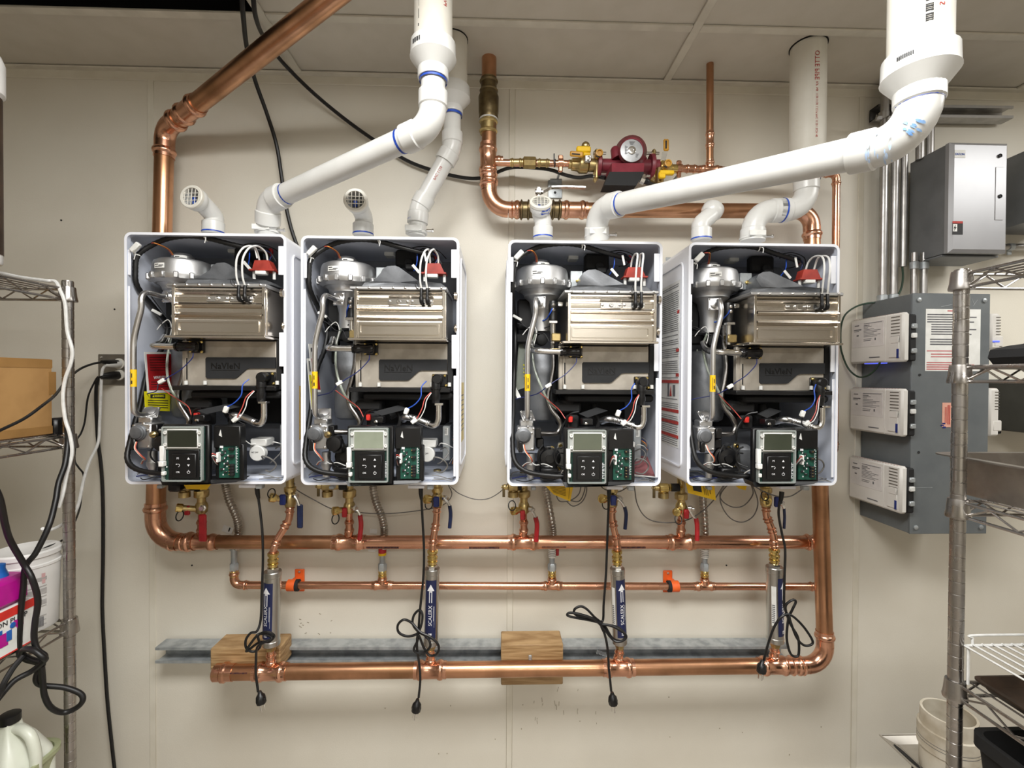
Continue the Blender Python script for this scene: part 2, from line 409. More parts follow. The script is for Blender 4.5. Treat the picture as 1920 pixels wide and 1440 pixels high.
for s in (-1, 1):                                 # pressed panel on either flank, hanging ears, side flanges
    o = rr(.105, .305, .02, 4); ii = rr(.099, .299, .016, 4); n = len(o)
    f = lambda p, h: L(s*(hw+h), hd/2+.005+p[0], p[1])
    MB().add([f(p, .0002) for p in o]+[f((p[0]*.985, p[1]*.995), .004) for p in o]+[f(p, .004) for p in ii]+[f(p, .0005) for p in ii],
             [(k*n+i, k*n+(i+1) % n, (k+1)*n+(i+1) % n, (k+1)*n+i) for k in range(3) for i in range(n)]).build('pressed_panel', ENAM, HT)
    MB().box(L(s*.178, hd-.002, hh+.012), (.022, .003, .03), .001).box(L(s*.1782-.0, hd-.004, hh+.016), (.01, .002, .008)).build('hanging_bracket', GALV, HT)
for z0, z1, wd in ((.315, .235, .016), (.075, -.02, .014), (-.04, -.325, .008)):
    MB().box(L(hw-.007-wd/2, .004, (z0+z1)/2), (wd, .003, z0-z1), .001).build('side_flange', ENAM, HT)
for z0, z1, wd in ((.30, .23, .008), (.2, -.3, .005)):
    MB().box(L(-hw+.007+wd/2, .004, (z0+z1)/2), (wd, .003, z0-z1), .001).build('side_flange', ENAM, HT)
MB().prism([L(-.2, .2, -.285), L(.2, .2, -.285), L(.2, .2, -.275), L(-.2, .2, -.275)], (0, .05, 0)).build('back_rib', INN, HT)
# ---- fan
fc = q(1016, 515, .09); rf = 52*k0(.02)*1.03
fan = thing_part = bpy.data.objects.new('fan', None); C.objects.link(fan); fan.parent = HT; fan.location = fc-H0
zt, zb = q(1016, 497, .02).z, q(1016, 531, .02).z
b = MB().lathe(V((fc.x, fc.y, zb)), Z, [(-.012, rf*.86), (-.004, rf*1.0), (.006, rf*1.05), (.010, rf*1.05), (.012, rf*.97), ((zt-zb)-.01, rf*.94), (zt-zb-.001, rf*.90), (zt-zb, rf*.84), (zt-zb+.004, rf*.80), (zt-zb+.004, .01)], 36)
b.build('fan_housing', CAST, fan, sharp=28)
for i in range(7):
    a = -2.9+i*.42; p = V((fc.x+math.cos(a)*rf*1.03, fc.y+math.sin(a)*rf*1.03, zb+.004))
    MB().box(p, (.012, .012, .018), .002, (0, 0, a)).build('fan_lug', CAST, fan)
bx_ = q(1066, 515, .12); MB().box((fc.x+.085, fc.y+.06, (zt+zb)/2-.004), (.12, .05, (zt-zb)*.72), .008).build('fan_outlet', CAST, fan)
MB().lathe(V((fc.x-.004, fc.y, zt)), Z, [(0, .030), (.020, .029), (.024, .024), (.028, .022), (.028, .001)], 24).build('fan_motor', CAST, fan)
MB().lathe(V((fc.x, fc.y+.0, zb-.012)), -Z, [(0, rf*.8), (.004, rf*.72), (.012, rf*.66), (.016, rf*.66), (.03, rf*.46), (.075, rf*.34), (.12, rf*.34), (.125, .001)], 28).build('mixing_pipe', CAST, fan)
def cyl_label(root, c, r, zc, wd, h, a0, nm='sticker', tx=True):
    b = MB(); n = 6; vs = []
    for i in range(n+1):
        a = a0+(i/n-.5)*wd/r
        for dz in (-h/2, h/2): vs.append(V((c.x+math.sin(a)*(r+.0006), c.y-math.cos(a)*(r+.0006), zc+dz)))
    b.add(vs, [(2*i, 2*i+2, 2*i+3, 2*i+1) for i in range(n)]).build(nm, PAPER, root)
    b = MB()
    for j, (u0, u1) in enumerate(((.08, .45), (.5, .92), (.1, .8))):
        vs = []; zz = zc + h*(.22-.22*j)
        for i in range(5):
            a = a0+(u0+(u1-u0)*i/4-.5)*wd/r
            for dz in (-h*.07, h*.07): vs.append(V((c.x+math.sin(a)*(r+.001), c.y-math.cos(a)*(r+.001), zz+dz)))
        b.add(vs, [(2*i, 2*i+2, 2*i+3, 2*i+1) for i in range(4)])
    b.build('printed_text', INK, root)
cyl_label(fan, fc, rf*.965, (zt+zb)/2+.004, .034, .014, -.25)
cyl_label(fan, V((fc.x-.004, fc.y, 0)), .031, zt+.011, .032, .016, .35)
# ---- gas tube from the mixing pipe down to the gas valve
pts = [q(1013, 567, .03), q(1010, 567, .012), q(1005, 561, -.025), q(1004.5, 572, -.04), q(1004, 590, -.04), q(997, 618, -.04), q(991, 645, -.04), q(989.5, 664, -.04), q(989, 720, -.04), q(989, 770, -.04), q(989, 781, -.034), q(989, 785, -.015), q(989, 783, .012)]
gt = MB().tube(crom(pts, 5), .0072, 14).build('gas_tube', ALU, HT)
def flange(c, s, n, m, root, nm):
    x, y, z = frame(n); R = Matrix((x, y, z)).transposed()
    b = MB().box(c, (s, s, .004), .0015, R).lathe(V(c)-z*.002, z, [(0, s*.34), (.006, s*.34), (.006, s*.27), (.010, s*.27), (.010, s*.34), (.013, s*.34), (.014, s*.22)], 18)
    o = b.build(nm, m, root)
    b = MB()
    for i in (-1, 1):
        for j in (-1, 1): b.lathe(V(c)+x*i*s*.38+y*j*s*.38, z, [(0, .0022), (.005, .0022), (.006, .001)], 8)
    b.build('bolt', CHROME, o)
flange(q(1012, 567, .036), .036, V((-.35, -1, .12)), ALU, HT, 'flange')
flange(q(989, 780, .016), .040, V((.25, -.7, .75)), ALU, HT, 'flange')
tcen = q(989, 718, -.04)
MB().lathe(tcen-Z*.022, Z, [(0, .0076), (.046, .0076)], 14, cap=False).build('flow_sticker', YEL, HT)
MB().box(tcen+V((.0012, -.0081, .008)), (.002, .0006, .011)).box(tcen+V((.0012, -.0081, -.010)), (.003, .0006, .009)).box(tcen+V((-.0028, -.0076, 0)), (.001, .0006, .034)).build('printed_text', INK, HT)
# ---- heat exchanger: stainless box with a ribbed front, flange plate above, tray below
yf = -.046
hx = bpy.data.objects.new('heat_exchanger', None); C.objects.link(hx); hx.parent = HT; hx.location = q(1148, 595, yf)-H0
def bx(x0, y0, x1, y1, ya, yb, m, nm, root, bev=.001):
    """a box whose front face is seen at pixels x0,y0..x1,y1, from depth ya back to yb"""
    a = q(x0, y0, ya); c = q(x1, y1, ya)
    return MB().box(((a.x+c.x)/2, H0.y+(ya+yb)/2, (a.z+c.z)/2), (abs(c.x-a.x), yb-ya, abs(a.z-c.z)), bev).build(nm, m, root)
bx(1067, 553, 1230, 639, yf+.004, .15, STEEL, 'body', hx)
def ribbed(x0, x1, rows, nm):
    b = MB(); a = q(x0, 600, yf).x; c = q(x1, 600, yf).x; pr = []
    for py, dy in rows: p = q(1148, py, yf); pr.append((p.z, H0.y+yf+dy))
    vs = [V((x, y, z)) for x in (a, c) for z, y in pr]; n = len(pr)
    return b.add(vs, [(i, i+1, n+i+1, n+i) for i in range(n-1)]).build(nm, STEEL, hx, sharp=25)
rows = [(552, .003), (553, 0), (556, 0), (557, .004), (559, .004), (560, -.001), (562, -.003), (564, .0), (566, .003), (569, .003), (571, 0), (577, 0), (578, .0005), (579, .0005), (580, 0)]
rows += [(580.6, .004), (581.6, -.004), (583, -.009), (585, -.010), (587, -.004), (588.5, .004), (590, .002), (592, .002), (597, .002), (598.6, .004), (599.4, -.004), (600.6, -.009), (602.6, -.010), (604.6, -.004), (606, .005), (608, .001), (610, .0), (612, .0), (639, .0)]
ribbed(1070, 1226, rows, 'ribbed_cover')
a, c = q(1072, 612, yf), q(1218, 634, yf)
o = rr((c.x-a.x)/2, (a.z-c.z)/2, .004, 3); ii = rr((c.x-a.x)/2-.005, (a.z-c.z)/2-.005, .003, 3); n = len(o); cx, cz = (a.x+c.x)/2, (a.z+c.z)/2
f = lambda p, h: V((cx+p[0], H0.y+yf-h, cz+p[1]))
MB().add([f(p, .0) for p in o]+[f(p, .005) for p in o]+[f(p, .005) for p in ii]+[f(p, .0004) for p in ii],
         [(k*n+i, k*n+(i+1) % n, (k+1)*n+(i+1) % n, (k+1)*n+i) for k in range(3) for i in range(n)]+[tuple(range(3*n, 4*n))]).build('pressed_rim', STEEL, hx)
bx(1065, 548, 1070, 640, yf-.006, yf+.03, STEEL, 'end_strip', hx); bx(1226, 550, 1231, 640, yf-.006, yf+.03, STEEL, 'end_strip', hx)
bx(1058, 543, 1236, 551, yf-.010, .13, CAST, 'flange_plate', hx, .002)
bx(1055, 639, 1235, 644.5, yf-.012, .15, STEEL, 'drip_tray', hx, .001)
b = MB()
for px in range(1072, 1230, 22): b.lathe(q(px, 547, yf-.010), -Y, [(0, .003), (.002, .003), (.003, .0015)], 8)
b.build('flange_bolt', CHROME, hx)
b = MB().lathe(q(1231, 562, 0)+V((.003, 0, 0)), X, [(0, .012), (.008, .012), (.010, .008)], 12)
b.build('end_fitting', STEEL, hx)
MB().ico(q(1233, 622, .01), .014, 12, (.55, 1, 1)).build('end_dome', STEEL, hx)
for x0, x1 in ((1126, 1166), (1167, 1209)):
    pl = bx(x0, 566.5, x1, 578, yf-.004, yf, CHROME, 'electrode_plate', hx)
    b = MB()
    for px in (x0+4, x1-4): b.lathe(q(px, 572, yf-.004), -Y, [(0, .0032), (.003, .0032), (.004, .0015)], 10)
    b.build('screw', CHROME, pl)
b = MB().lathe(q(1146, 572, yf-.004), -Y, [(0, .006), (.003, .006), (.004, .0045), (.006, .0045), (.006, .002), (.002, .002)], 14)
b.build('sight_port', CHROME, hx)
for px in (1191.5, 1202.5):
    bo = MB().tube(crom([q(px, 548, yf-.016), q(px, 562, yf-.018), q(px, 573, yf-.016), q(px-1.5, 576, yf-.004)], 4), [.0042]*6+[.0056]*7, 10).build('ignition_boot', BLK, HT)
for dx, (ex, ey) in ((0, (1183, 497)), (7, (1198, 500))):
    px = 1191.5+dx*1.55
    MB().tube(crom([q(px, 550, yf-.016), q(px, 530, -.07), q(px+2, 500, -.072), q(px+4, 481, -.058), q(px+3, 475.5, -.035), q(px-2, 478, -.008), q(ex+2, 488, .012), q(ex, ey+4, .022)], 6), .0026, 9).build('ignition_lead', WIRW, HT)
MB().tube(crom([q(1189, 552, yf-.02), q(1185, 545, -.075), q(1186, 536, -.078), q(1189, 545, yf-.024)], 5), .0008, 6).build('thin_wire', INK, HT)
# ---- igniter block
ig = bpy.data.objects.new('igniter', None); C.objects.link(ig); ig.parent = HT; ig.location = q(1190, 510, .02)-H0
b = MB(); z1 = q(1190, 500, .02)
b.prism([q(1173, 519, .015), q(1211, 519, .015), q(1207, 510, .015), q(1203, 501, .015), q(1178, 501, .015), q(1175, 511, .015)], (0, .03, 0))
b.box(q(1192, 519, .012)+V((0, .015, 0)), (.07, .036, .005), .001); b.build('igniter_body', RED, ig)
MB().box(q(1190, 523, .01)+V((0, .01, 0)), (.03, .02, .012), .002).build('igniter_base', PAPER, ig)
for px in (1172, 1208):
    MB().cyl(q(px, 521, .025), q(px, 537, .025), .0045, 10, .001).build('stand_off', PVC, ig)
# ---- cast hood between fan and exchanger, black switch behind it
poly = [(1066, 546), (1072, 537), (1089, 534), (1090, 519), (1094, 511), (1103, 506), (1116, 505), (1124, 508), (1170, 533), (1212, 538), (1222, 546)]
b = MB(); n = len(poly); f1 = [q(x, y, -.012 if y > 530 else .03) for x, y in poly]; f2 = [q(x, y, .0)+V((0, .12, 0)) for x, y in poly]
b.add(f1+f2, [(i, (i+1) % n, n+(i+1) % n, n+i) for i in range(n)]); 
mid = [q(x, y, .012) for x, y in poly]
cc = q(1130, 536, .01); b.add([cc]+f1, [(0, i+1, (i+1) % n+1) for i in range(n)])
b.build('cast_hood', CASTD, HT, sharp=60)
b = MB()
b.box(q(1118, 493, .12), (.075, .03, .05), .006); b.box(q(1127, 508, .10), (.03, .03, .02), .004)
sw = b.build('air_switch', BLKM, HT); MB().lathe(q(1124, 500, .10), -Y, [(0, .012), (.006, .012), (.008, .009)], 16).build('switch_cap', CHAR, sw)
bx(1066, 471, 1085, 486, .15, .19, PAPER, 'cable_socket', HT, .003)
bx(1070, 508, 1092, 540, .075, .09, GALV, 'fan_bracket', HT, .001)
MB().lathe(q(1083, 526, .074), -Y, [(0, .006), (.003, .006), (.004, .003)], 10).build('bracket_screw', BRASSY, HT)
# ---- black wiring loom over the top and down the left side
def corr(pts, r, n=10, k=7):
    pts = crom(pts, k); rr_ = [r*(1.0 if i % 2 else .9) for i in range(len(pts))]
    return MB().tube(pts, rr_, n)
corr([q(1180, 486, .06), q(1150, 478, .04), q(1122, 470, .03), q(1092, 461, .02), q(1058, 457, .02), q(1018, 461, .03), q(988, 473, .03), q(967, 492, .02), q(962, 518, .02), q(961, 550, .03), q(963, 590, .09), q(966, 620, .13), q(966, 660, .11), q(964, 700, .06), q(962, 770, .03), q(961, 830, .0), q(966, 866, -.02), q(990, 885, -.03), q(1033, 892, -.03), q(1062, 893, -.035)], .0073, 10, 8).build('wiring_loom', RUB, HT)
MB().tube(crom([q(1148, 480, .05), q(1170, 478, .07), q(1185, 488, .06), q(1194, 503, .06)], 5), .002, 8).build('thin_wire', INK, HT)
for j, m in enumerate((WIRR, INK, WIRO)):
    MB().tube(crom([q(985+j, 471, .03), q(996+j, 470, .02), q(1004+j, 480, .05), q(1006+j, 495, .07)], 5), .0013, 6).build('fan_wire', m, HT)
pc = q(973, 478, .0); MB().box(pc, (.014, .012, .030), .002, (0, .75, 0)).build('wire_plug', PAPER, HT)
def ziptie(c, ax, r, root=None, m=None):
    b = MB().lathe(V(c)-V(ax).normalized()*.0015, ax, [(0, r), (.003, r), (.003, r+.0012), (0, r+.0012), (0, r)], 14, cap=False)
    x, y, z = frame(V(ax)); b.box(V(c)-Y*(r+.002), (.005, .004, .004)); b.tube(crom([V(c)-Y*(r+.003), V(c)+V((.006, -r-.008, -.004)), V(c)+V((.004, -r-.01, -.018))], 4), .0012, 6)
    return b.build('cable_tie', m or WIRW, root)
ziptie(q(1091, 461, .02), X, .008, HT); ziptie(q(966, 491, .02), V((.3, 0, 1)), .008, HT)
MB().box(q(970, 596, .08), (.03, .006, .008), .001, (0, .5, 0)).build('paper_flag', PAPER, HT)
MB().box(q(1152, 511, .04), (.030, .003, .008), .0005, (0, .85, 0)).build('paper_flag', PAPER, HT); MB().box(q(1169, 488, .04), (.006, .003, .030), .0005, (0, -.2, 0)).build('paper_flag', PAPER, HT)
MB().tube(crom([q(1152, 482, .05), q(1151, 500, .05), q(1143, 515, .06)], 5), .0016, 6).build('sensor_wire', WIRB, HT)
MB().ico(q(1180, 486, .07), .008, 8, (1, .8, 1.6)).build('wire_nut', REDH, HT)
# ---- flue plate with raised nameplate, black tray lip
pl = bx(1048, 648, 1216, 732, .012, .03, TAN, 'flue_plate', HT, .002)
bx(1055, 653, 1060, 728, .008, .014, TAN, 'slotted_strip', HT, .001)
MB().box(q(1059, 700, .0075), (.003, .001, .06)).build('strip_slot', BLKM, HT)
bx(1057, 645, 1214, 650, .01, .03, BLKM, 'shadow_gap', HT)
np_ = [(1094, 679), (1217, 679), (1217, 699.5), (1170, 699.5), (1165, 701), (1147, 717), (1143, 718), (1095, 718), (1092, 715), (1092, 681.5)]
npo = bpy.data.objects.new('nameplate', None); C.objects.link(npo); npo.parent = HT; npo.location = q(1150, 698, .009)-H0
MB().prism([q(x, y, .008) for x, y in np_], (0, .006, 0)).build('plate', CHAR, npo)
MB().text('NaVIeN', q(1128, 695, .0074), X, Z, .0245, .0012, space=1.0).build('lettering', mat('letter_black', '#060607', .4, c2='#040405', scale=20), npo)
MB().box(q(1127, 702.5, .0078), (.078, .0008, .0012)).build('lettering_line', MATS['letter_black'], npo)
bx(1042, 731, 1227, 740, -.012, .16, BLK, 'tray_lip', HT, .0015)
bx(1062, 740, 1226, 754, .01, .16, BLKM, 'tray_body', HT, .006)
bx(1217, 648, 1226, 738, .012, .10, BLKM, 'plate_side', HT, .001)
b = MB()
for px in (1059, 1093, 1190, 1222): b.lathe(q(px, 729, .004), Z, [(0, .005), (.010, .005), (.011, .003)], 10)
b.build('tray_clip', PVC, HT)
# ---- inlet elbow at left with chrome pipe, outlet elbow at right
A, Bp = q(1050, 659.5, -.012), q(1090, 659.5, -.012)
e = MB().lathe(A, Bp-A, [(0, .012), (.006, .0135), (.006, .0115), (.012, .0115), (.012, .0135), (.018, .0135), (.020, .0125), (.045, .0125), (.052, .0145), (.058, .012), (.06, .006)], 20).build('inlet_elbow', BLKG, HT)
bx(1067, 648, 1092, 671, .0, .012, BLK, 'elbow_flange', HT, .002)
for x, y in ((1070, 651), (1090, 651), (1070, 668), (1090, 669)): MB().lathe(q(x, y, .0), -Y, [(0, .004), (.003, .004), (.005, .002)], 8).build('flange_screw', BRASSY, HT)
MB().tube(crom([q(1052, 659.5, -.012), q(1030, 659, -.012), q(1010, 658, -.010), q(1000, 657, .01), q(996, 652, .04), q(995, 640, .06)], 5), .0088, 14).build('inlet_pipe', CHROME, HT)
oe = MB().lathe(q(1201, 716, .005), -Y, [(0, .014), (.02, .0145), (.026, .0145), (.030, .011), (.030, .001)], 18)
oe.lathe(q(1202, 712, -.012), -Z, [(0, .009), (.006, .0125), (.028, .0125), (.028, .0145), (.033, .0145), (.033, .012), (.048, .0115), (.048, .0135), (.058, .0135), (.062, .0115), (.072, .011)], 18)
oe.build('outlet_elbow', BLK, HT)
for x, y in ((1193, 709), (1213, 709), (1193, 727), (1215, 727)): MB().box(q(x, y, .006), (.008, .01, .008), .002).build('flange_screw', BRASSY, HT)
bx(1189, 706, 1217, 730, .008, .014, BLK, 'elbow_flange', HT, .002)
bx(1204, 760, 1219, 764, -.028, -.008, CHROME, 'retaining_clip', HT, .0006)
MB().tube(crom([q(1206.5, 762, -.012), q(1206.5, 778, -.012), q(1206, 790, -.012), q(1202, 799, -.012), q(1194, 801, -.010), q(1186, 798, -.005)], 5), .0085, 14).build('outlet_pipe', CHROME, HT)
corr([q(1188, 799, -.005), q(1172, 793, .0), q(1155, 788, .01), q(1140, 786, .01), q(1128, 790, .04)], .0105, 12, 9).build('corrugated_hose', ALU, HT)
def wire(pts, r, m, nm='wire', k=6): return MB().tube(crom(pts, k), r, 7).build(nm, m, HT)
wire([q(1190, 719, -.03), q(1184, 730, -.04), q(1184, 748, -.045), q(1175, 762, -.05), q(1160, 771, -.05)], .0016, WIRB)
wire([q(1198, 740, -.03), q(1190, 752, -.04), q(1186, 770, -.045), q(1178, 786, -.045), q(1172, 792, -.04)], .0013, WIRR)
wire([q(1198, 741, -.028), q(1193, 755, -.04), q(1190, 772, -.043), q(1182, 788, -.045), q(1174, 793, -.04)], .0013, WIRW)
MB().box(q(1159, 775, -.05), (.012, .010, .018), .002, (0, .35, 0)).build('wire_plug', PAPER, HT)
MB().box(q(1170, 793, -.04), (.012, .010, .018), .002, (0, .9, 0)).build('wire_plug', PAPER, HT)
wire([q(1160, 780, -.048), q(1163, 790, -.03), q(1168, 798, -.02), q(1176, 802, -.02)], .0014, INK)
wire([q(1081, 671, -.012), q(1079, 682, -.014), q(1060, 702, -.016), q(1040, 715, -.018), q(1032, 721, -.02)], .0014, WIRN)
MB().box(q(1028, 723, -.02), (.018, .009, .010), .0015, (0, -.55, 0)).build('wire_plug', PAPER, HT)
wire([q(1022, 728, -.02), q(1010, 737, -.0), q(995, 742, .02), q(975, 746, .03), q(964, 750, .04)], .0014, WIRN)
wire([q(1012, 736, .01), q(1030, 752, .02), q(1048, 768, .03), q(1060, 785, .02)], .0013, WIRR)
# ---- left side: condensing tank, riser pipes, plates
tk = q(1016, 724, .10)
zt_, zb_ = q(1016, 655, .06).z, q(1016, 792, .06).z
MB().lathe(V((tk.x, tk.y+.02, zb_)), Z, [(0, .038), (.006, .048), (.02, .052), ((zt_-zb_)-.01, .052), ((zt_-zb_), .044)], 28).build('silencer_tank', CASTD, HT)
MB().tube(crom([q(1037, 607, .06), q(1036, 640, .06), q(1038, 682, .05), q(1033, 716, .045), q(1027, 744, .04), q(1032, 765, .035), q(1044, 782, .03), q(1051, 797, .03), q(1044, 812, .025), q(1028, 813.5, .01), q(1012, 813, .0)], 5), .0075, 12).build('riser_pipe', mat('dark_tube', (.30, .29, .28), .28, 1, c2=(.22, .21, .2), scale=20), HT)
MB().lathe(q(1037, 565, .03), -Z, [(0, .011), (.012, .013), (.03, .013), (.05, .0115), (.055, .013), (.062, .011)], 14).build('sensor_housing', BLK, HT)
MB().lathe(q(1037, 605, .03), -Z, [(0, .0075), (.06, .0075)], 12).build('upper_pipe', CHROME, HT)
bx(1030, 601, 1045, 606, .01, .03, CHROME, 'retaining_clip', HT, .0006); bx(1034, 624, 1052, 640, .02, .05, BRASS, 'union_block', HT, .003)
b = MB().ico(q(1038, 572, .018), .006, 8).ico(q(1038, 581, .018), .006, 8); b.box(q(1050, 571, .03), (.016, .02, .014), .002); b.build('sensor_screw', CHROME, HT)
wire([q(1036, 578, .015), q(1031, 588, .02), q(1022, 600, .05), q(1005, 602, .10)], .002, WIRB)
wire([q(1030, 640, .02), q(1020, 625, .03), q(1005, 625, .04), q(985, 612, .06), q(970, 606, .08)], .0012, INK)
MB().tube(crom([q(1022, 598, .06), q(1012, 608, .07), q(1005, 625, .07), q(998, 650, .07), q(1002, 690, .05), q(1015, 725, .03), q(1030, 755, .03), q(1050, 772, .04)], 6), .0034, 9).build('drain_tube', CLEARB, HT)
b = MB().box(q(985, 590, .13), (.05, .04, .09), .006); b.box(q(990, 635, .14), (.08, .03, .03), .005); b.lathe(q(1015, 638, .10), -Y, [(0, .018), (.03, .016), (.035, .009)], 16); b.build('condensate_trap', BLKM, HT)
# ---- gas valve lower left
gv = bpy.data.objects.new('gas_valve', None); C.objects.link(gv); gv.parent = HT; gv.location = q(990, 820, .0)-H0
bx(970, 800, 1003, 846, -.01, .045, CAST, 'valve_body', gv, .004)
bx(975, 788, 1000, 800, -.002, .04, CAST, 'valve_neck', gv, .003)
MB().lathe(q(981, 817, -.01), -Y, [(0, .022), (.004, .022), (.006, .019), (.008, .019), (.010, .015), (.012, .015), (.013, .008), (.013, .001)], 22).build('diaphragm', CASTD, gv)
b = MB()
for x, y in ((973, 804), (1000, 804), (973, 842), (998, 842), (990, 800), (997, 812)): b.lathe(q(x, y, -.01), -Y, [(0, .003), (.003, .003), (.004, .0015)], 8)
b.build('valve_screw', CHROME, gv)
bx(1004, 802, 1015, 822, -.012, .02, BLK, 'quick_clip', gv, .002)
MB().lathe(q(995, 850, .01), -Z, [(0, .012), (.03, .012), (.03, .015), (.04, .015), (.05, .010), (.07, .010)], 14).build('gas_inlet', CAST, gv)
MB().box(q(976, 838, -.016), (.012, .014, .03), .002).build('solenoid', BLK, gv)
for j, m in enumerate((WIRW, WIRO, WIRR)):
    wire([q(981+j, 834, -.02), q(984+j, 846, -.03), q(993+j*1.2, 858, -.03), q(996+j, 866, -.02), q(987+j, 868, -.01), q(979+j, 874, .0)], .0012, m)
# ---- pump group behind the controls
pg = bpy.data.objects.new('circulation_block', None); C.objects.link(pg); pg.parent = HT; pg.location = q(1045, 860, .03)-H0
MB().lathe(q(1029, 857, .03), -Y, [(0, .034), (.012, .034), (.014, .028), (.026, .026), (.028, .012), (.034, .012), (.034, .001)], 22).box(q(1026, 883, .03), (.045, .06, .05), .008).box(q(1012, 875, .04), (.04, .04, .03), .008).cyl(q(1026, 838, .02), q(1026, 848, .02), .012, 12).build('pump_volute', BLK, pg)
MB().box(q(1062, 858, .07), (.075, .075, .085), .014).build('pump_motor', CASTD, pg)
MB().prism([q(1047, 830, .022), q(1056, 829, .022), q(1060, 885, .022), q(1047, 886, .022), q(1042, 852, .022)], (0, .006, 0)).build('motor_bracket', ALU, pg)
b = MB()
for x, y in ((1051, 836), (1035, 840), (1048, 878)): b.lathe(q(x, y, .021), -Y, [(0, .006), (.004, .006), (.004, .003), (.002, .003)], 10)
b.build('bracket_screw', BRASSY, pg)
b = MB().box(q(1063, 763, .06), (.075, .06, .03), .006).lathe(q(1063, 757, .06), Z, [(0, .03), (.01, .03), (.014, .02)], 16).box(q(1072, 790, .05), (.035, .04, .04), .004); 
fs = b.build('flow_sensor', BLKM, HT); MB().box(q(1069.5, 786, .02), (.012, .014, .018), .002).build('red_clip', mat('clip_red', '#d2332b', .4, c2='#b8271f', scale=20), fs)
MB().tube(crom([q(1113, 757, .08), q(1114, 768, .08), q(1108, 776, .08), q(1095, 784, .07)], 5), .011, 12).build('condensate_hose', BLKM, HT)
MB().box(q(1100, 790, -.02), (.03, .03, .018), .002, (0, 0, 0)).build('hinge_block', BLK, HT)
MB().lathe(q(1099, 795, -.035), -Y, [(0, .005), (.002, .005), (.003, .003)], 10).build('hinge_screw', CHROME, HT)
MB().prism([q(1086, 776, -.01), q(1102, 783, -.01), q(1140, 770, .03), q(1120, 764, .03)], (0, .01, .0)).build('hinge_arm', CHAR, HT)
# ---- control panel hung in front of the lower edge
cp = bpy.data.objects.new('control_panel', None); C.objects.link(cp); cp.parent = HT; cp.location = q(1100, 856, -.087)-H0
yc = -.087
bx(1058, 802, 1141, 911, yc+.014, yc+.03, BLK, 'mount_plate', cp, .003)
bx(1140, 804, 1188, 846, yc+.03, yc+.06, BLK, 'relay_box', cp, .003); bx(1140, 838, 1190, 905, yc+.036, yc+.055, BLK, 'board_frame', cp, .002)
MB().prism([q(1056, 904, yc+.01), q(1188, 903, yc+.03), q(1180, 908, yc+.03), q(1140, 912, yc+.01), q(1060, 914, yc+.01)], (0, .05, 0)).build('bottom_ledge', BLK, cp)
a, c = q(1065, 806, yc), q(1136.5, 907, yc); W_, H_ = (c.x-a.x)/2, (a.z-c.z)/2; cx, cz = (a.x+c.x)/2, (a.z+c.z)/2
o = rr(W_, H_, .004, 3); ii = rr(W_-.0035, H_-.0035, .003, 3); n = len(o)
f = lambda p, h: V((cx+p[0], H0.y+yc+h, cz+p[1]))
MB().add([f(p, .012) for p in o]+[f(p, .0) for p in o]+[f(p, .0) for p in ii]+[f(p, .012) for p in ii], [(k*n+i, k*n+(i+1) % n, ((k+1) % 4)*n+(i+1) % n, ((k+1) % 4)*n+i) for k in range(4) for i in range(n)]).build('clear_bezel', CLEAR, cp)
bx(1066, 807, 1136, 906, yc+.008, yc+.013, PCB, 'main_board', cp, .0005).data.materials[0] = mat('board_dark', '#17382f', .4, c2='#112a24', scale=90)
bx(1074, 849, 1129, 904, yc+.005, yc+.008, BLK, 'keypad_backing', cp, .001)
bx(1067, 808, 1135, 848, yc+.004, yc+.008, mat('display_tray', '#a9aca8', .35, c2='#989b97', scale=20), 'display_tray', cp, .001)
bx(1074, 811, 1129.5, 846, yc+.0005, yc+.004, PAPER, 'screen_frame', cp, .001)
scr = bx(1075.5, 813, 1128.5, 844, yc-.001, yc+.003, LCDD, 'screen', cp, .0008)
bx(1082, 855.5, 1125, 900, yc+.001, yc+.008, BLK, 'keypad', cp, .002)
b = MB()
ky = yc+.0004
def tri(b, x, y, s, up):
    d = -1 if up else 1
    b.prism([q(x-s, y-d*s*.8, ky), q(x+s, y-d*s*.8, ky), q(x, y+d*s*.8, ky)], (0, .0006, 0))
tri(b, 1112.5, 864.5, 2.3, True); tri(b, 1112.5, 877.5, 2.3, False)
b.text('M', q(1093.5, 864.5, ky), X, Z, .0075); b.text('OK', q(1093.5, 889.5, ky), X, Z, .0065)
def arcline(b, cx, cy, r, a0, a1, n=10, w=.0005):
    b.tube([q(cx+r*math.cos(math.radians(a0+(a1-a0)*i/n)), cy-r*math.sin(math.radians(a0+(a1-a0)*i/n)), ky) for i in range(n+1)], w, 5)
arcline(b, 1112.5, 889.5, 2.5, 120, 420); b.tube([q(1112.5, 885.8, ky), q(1112.5, 889, ky)], .0005, 5)
arcline(b, 1094.5, 877.3, 2.3, 90, -90); b.tube([q(1090.5, 875, ky), q(1094.5, 875, ky)], .0005, 5); tri(b, 1090.8, 875, 1.2, True)
b.build('key_symbols', INKW, cp)
bx(1062, 842, 1069.5, 869, yc-.002, yc+.008, PAPER, 'terminal_strip', cp, .001)
bx(1062, 870, 1071, 880, yc-.006, yc+.008, PAPER, 'board_plug', cp, .0015); bx(1065, 889, 1071, 896, yc-.003, yc+.008, PAPER, 'board_plug', cp, .0015)
b = MB()
for x, y in ((1071, 817), (1132, 817), (1071, 839), (1132, 839)): b.lathe(q(x, y, yc+.004), -Y, [(0, .0045), (.005, .0045), (.005, .0022), (.003, .0022)], 12)
b.build('screen_post', PVC, cp)
MB().lines(q(1128, 868, yc+.0078), X, Z, .012, [(.004*i, .0018, .1, .4+.5*((i*7) % 3)/2) for i in range(11)]).build('board_traces', INKW, cp)
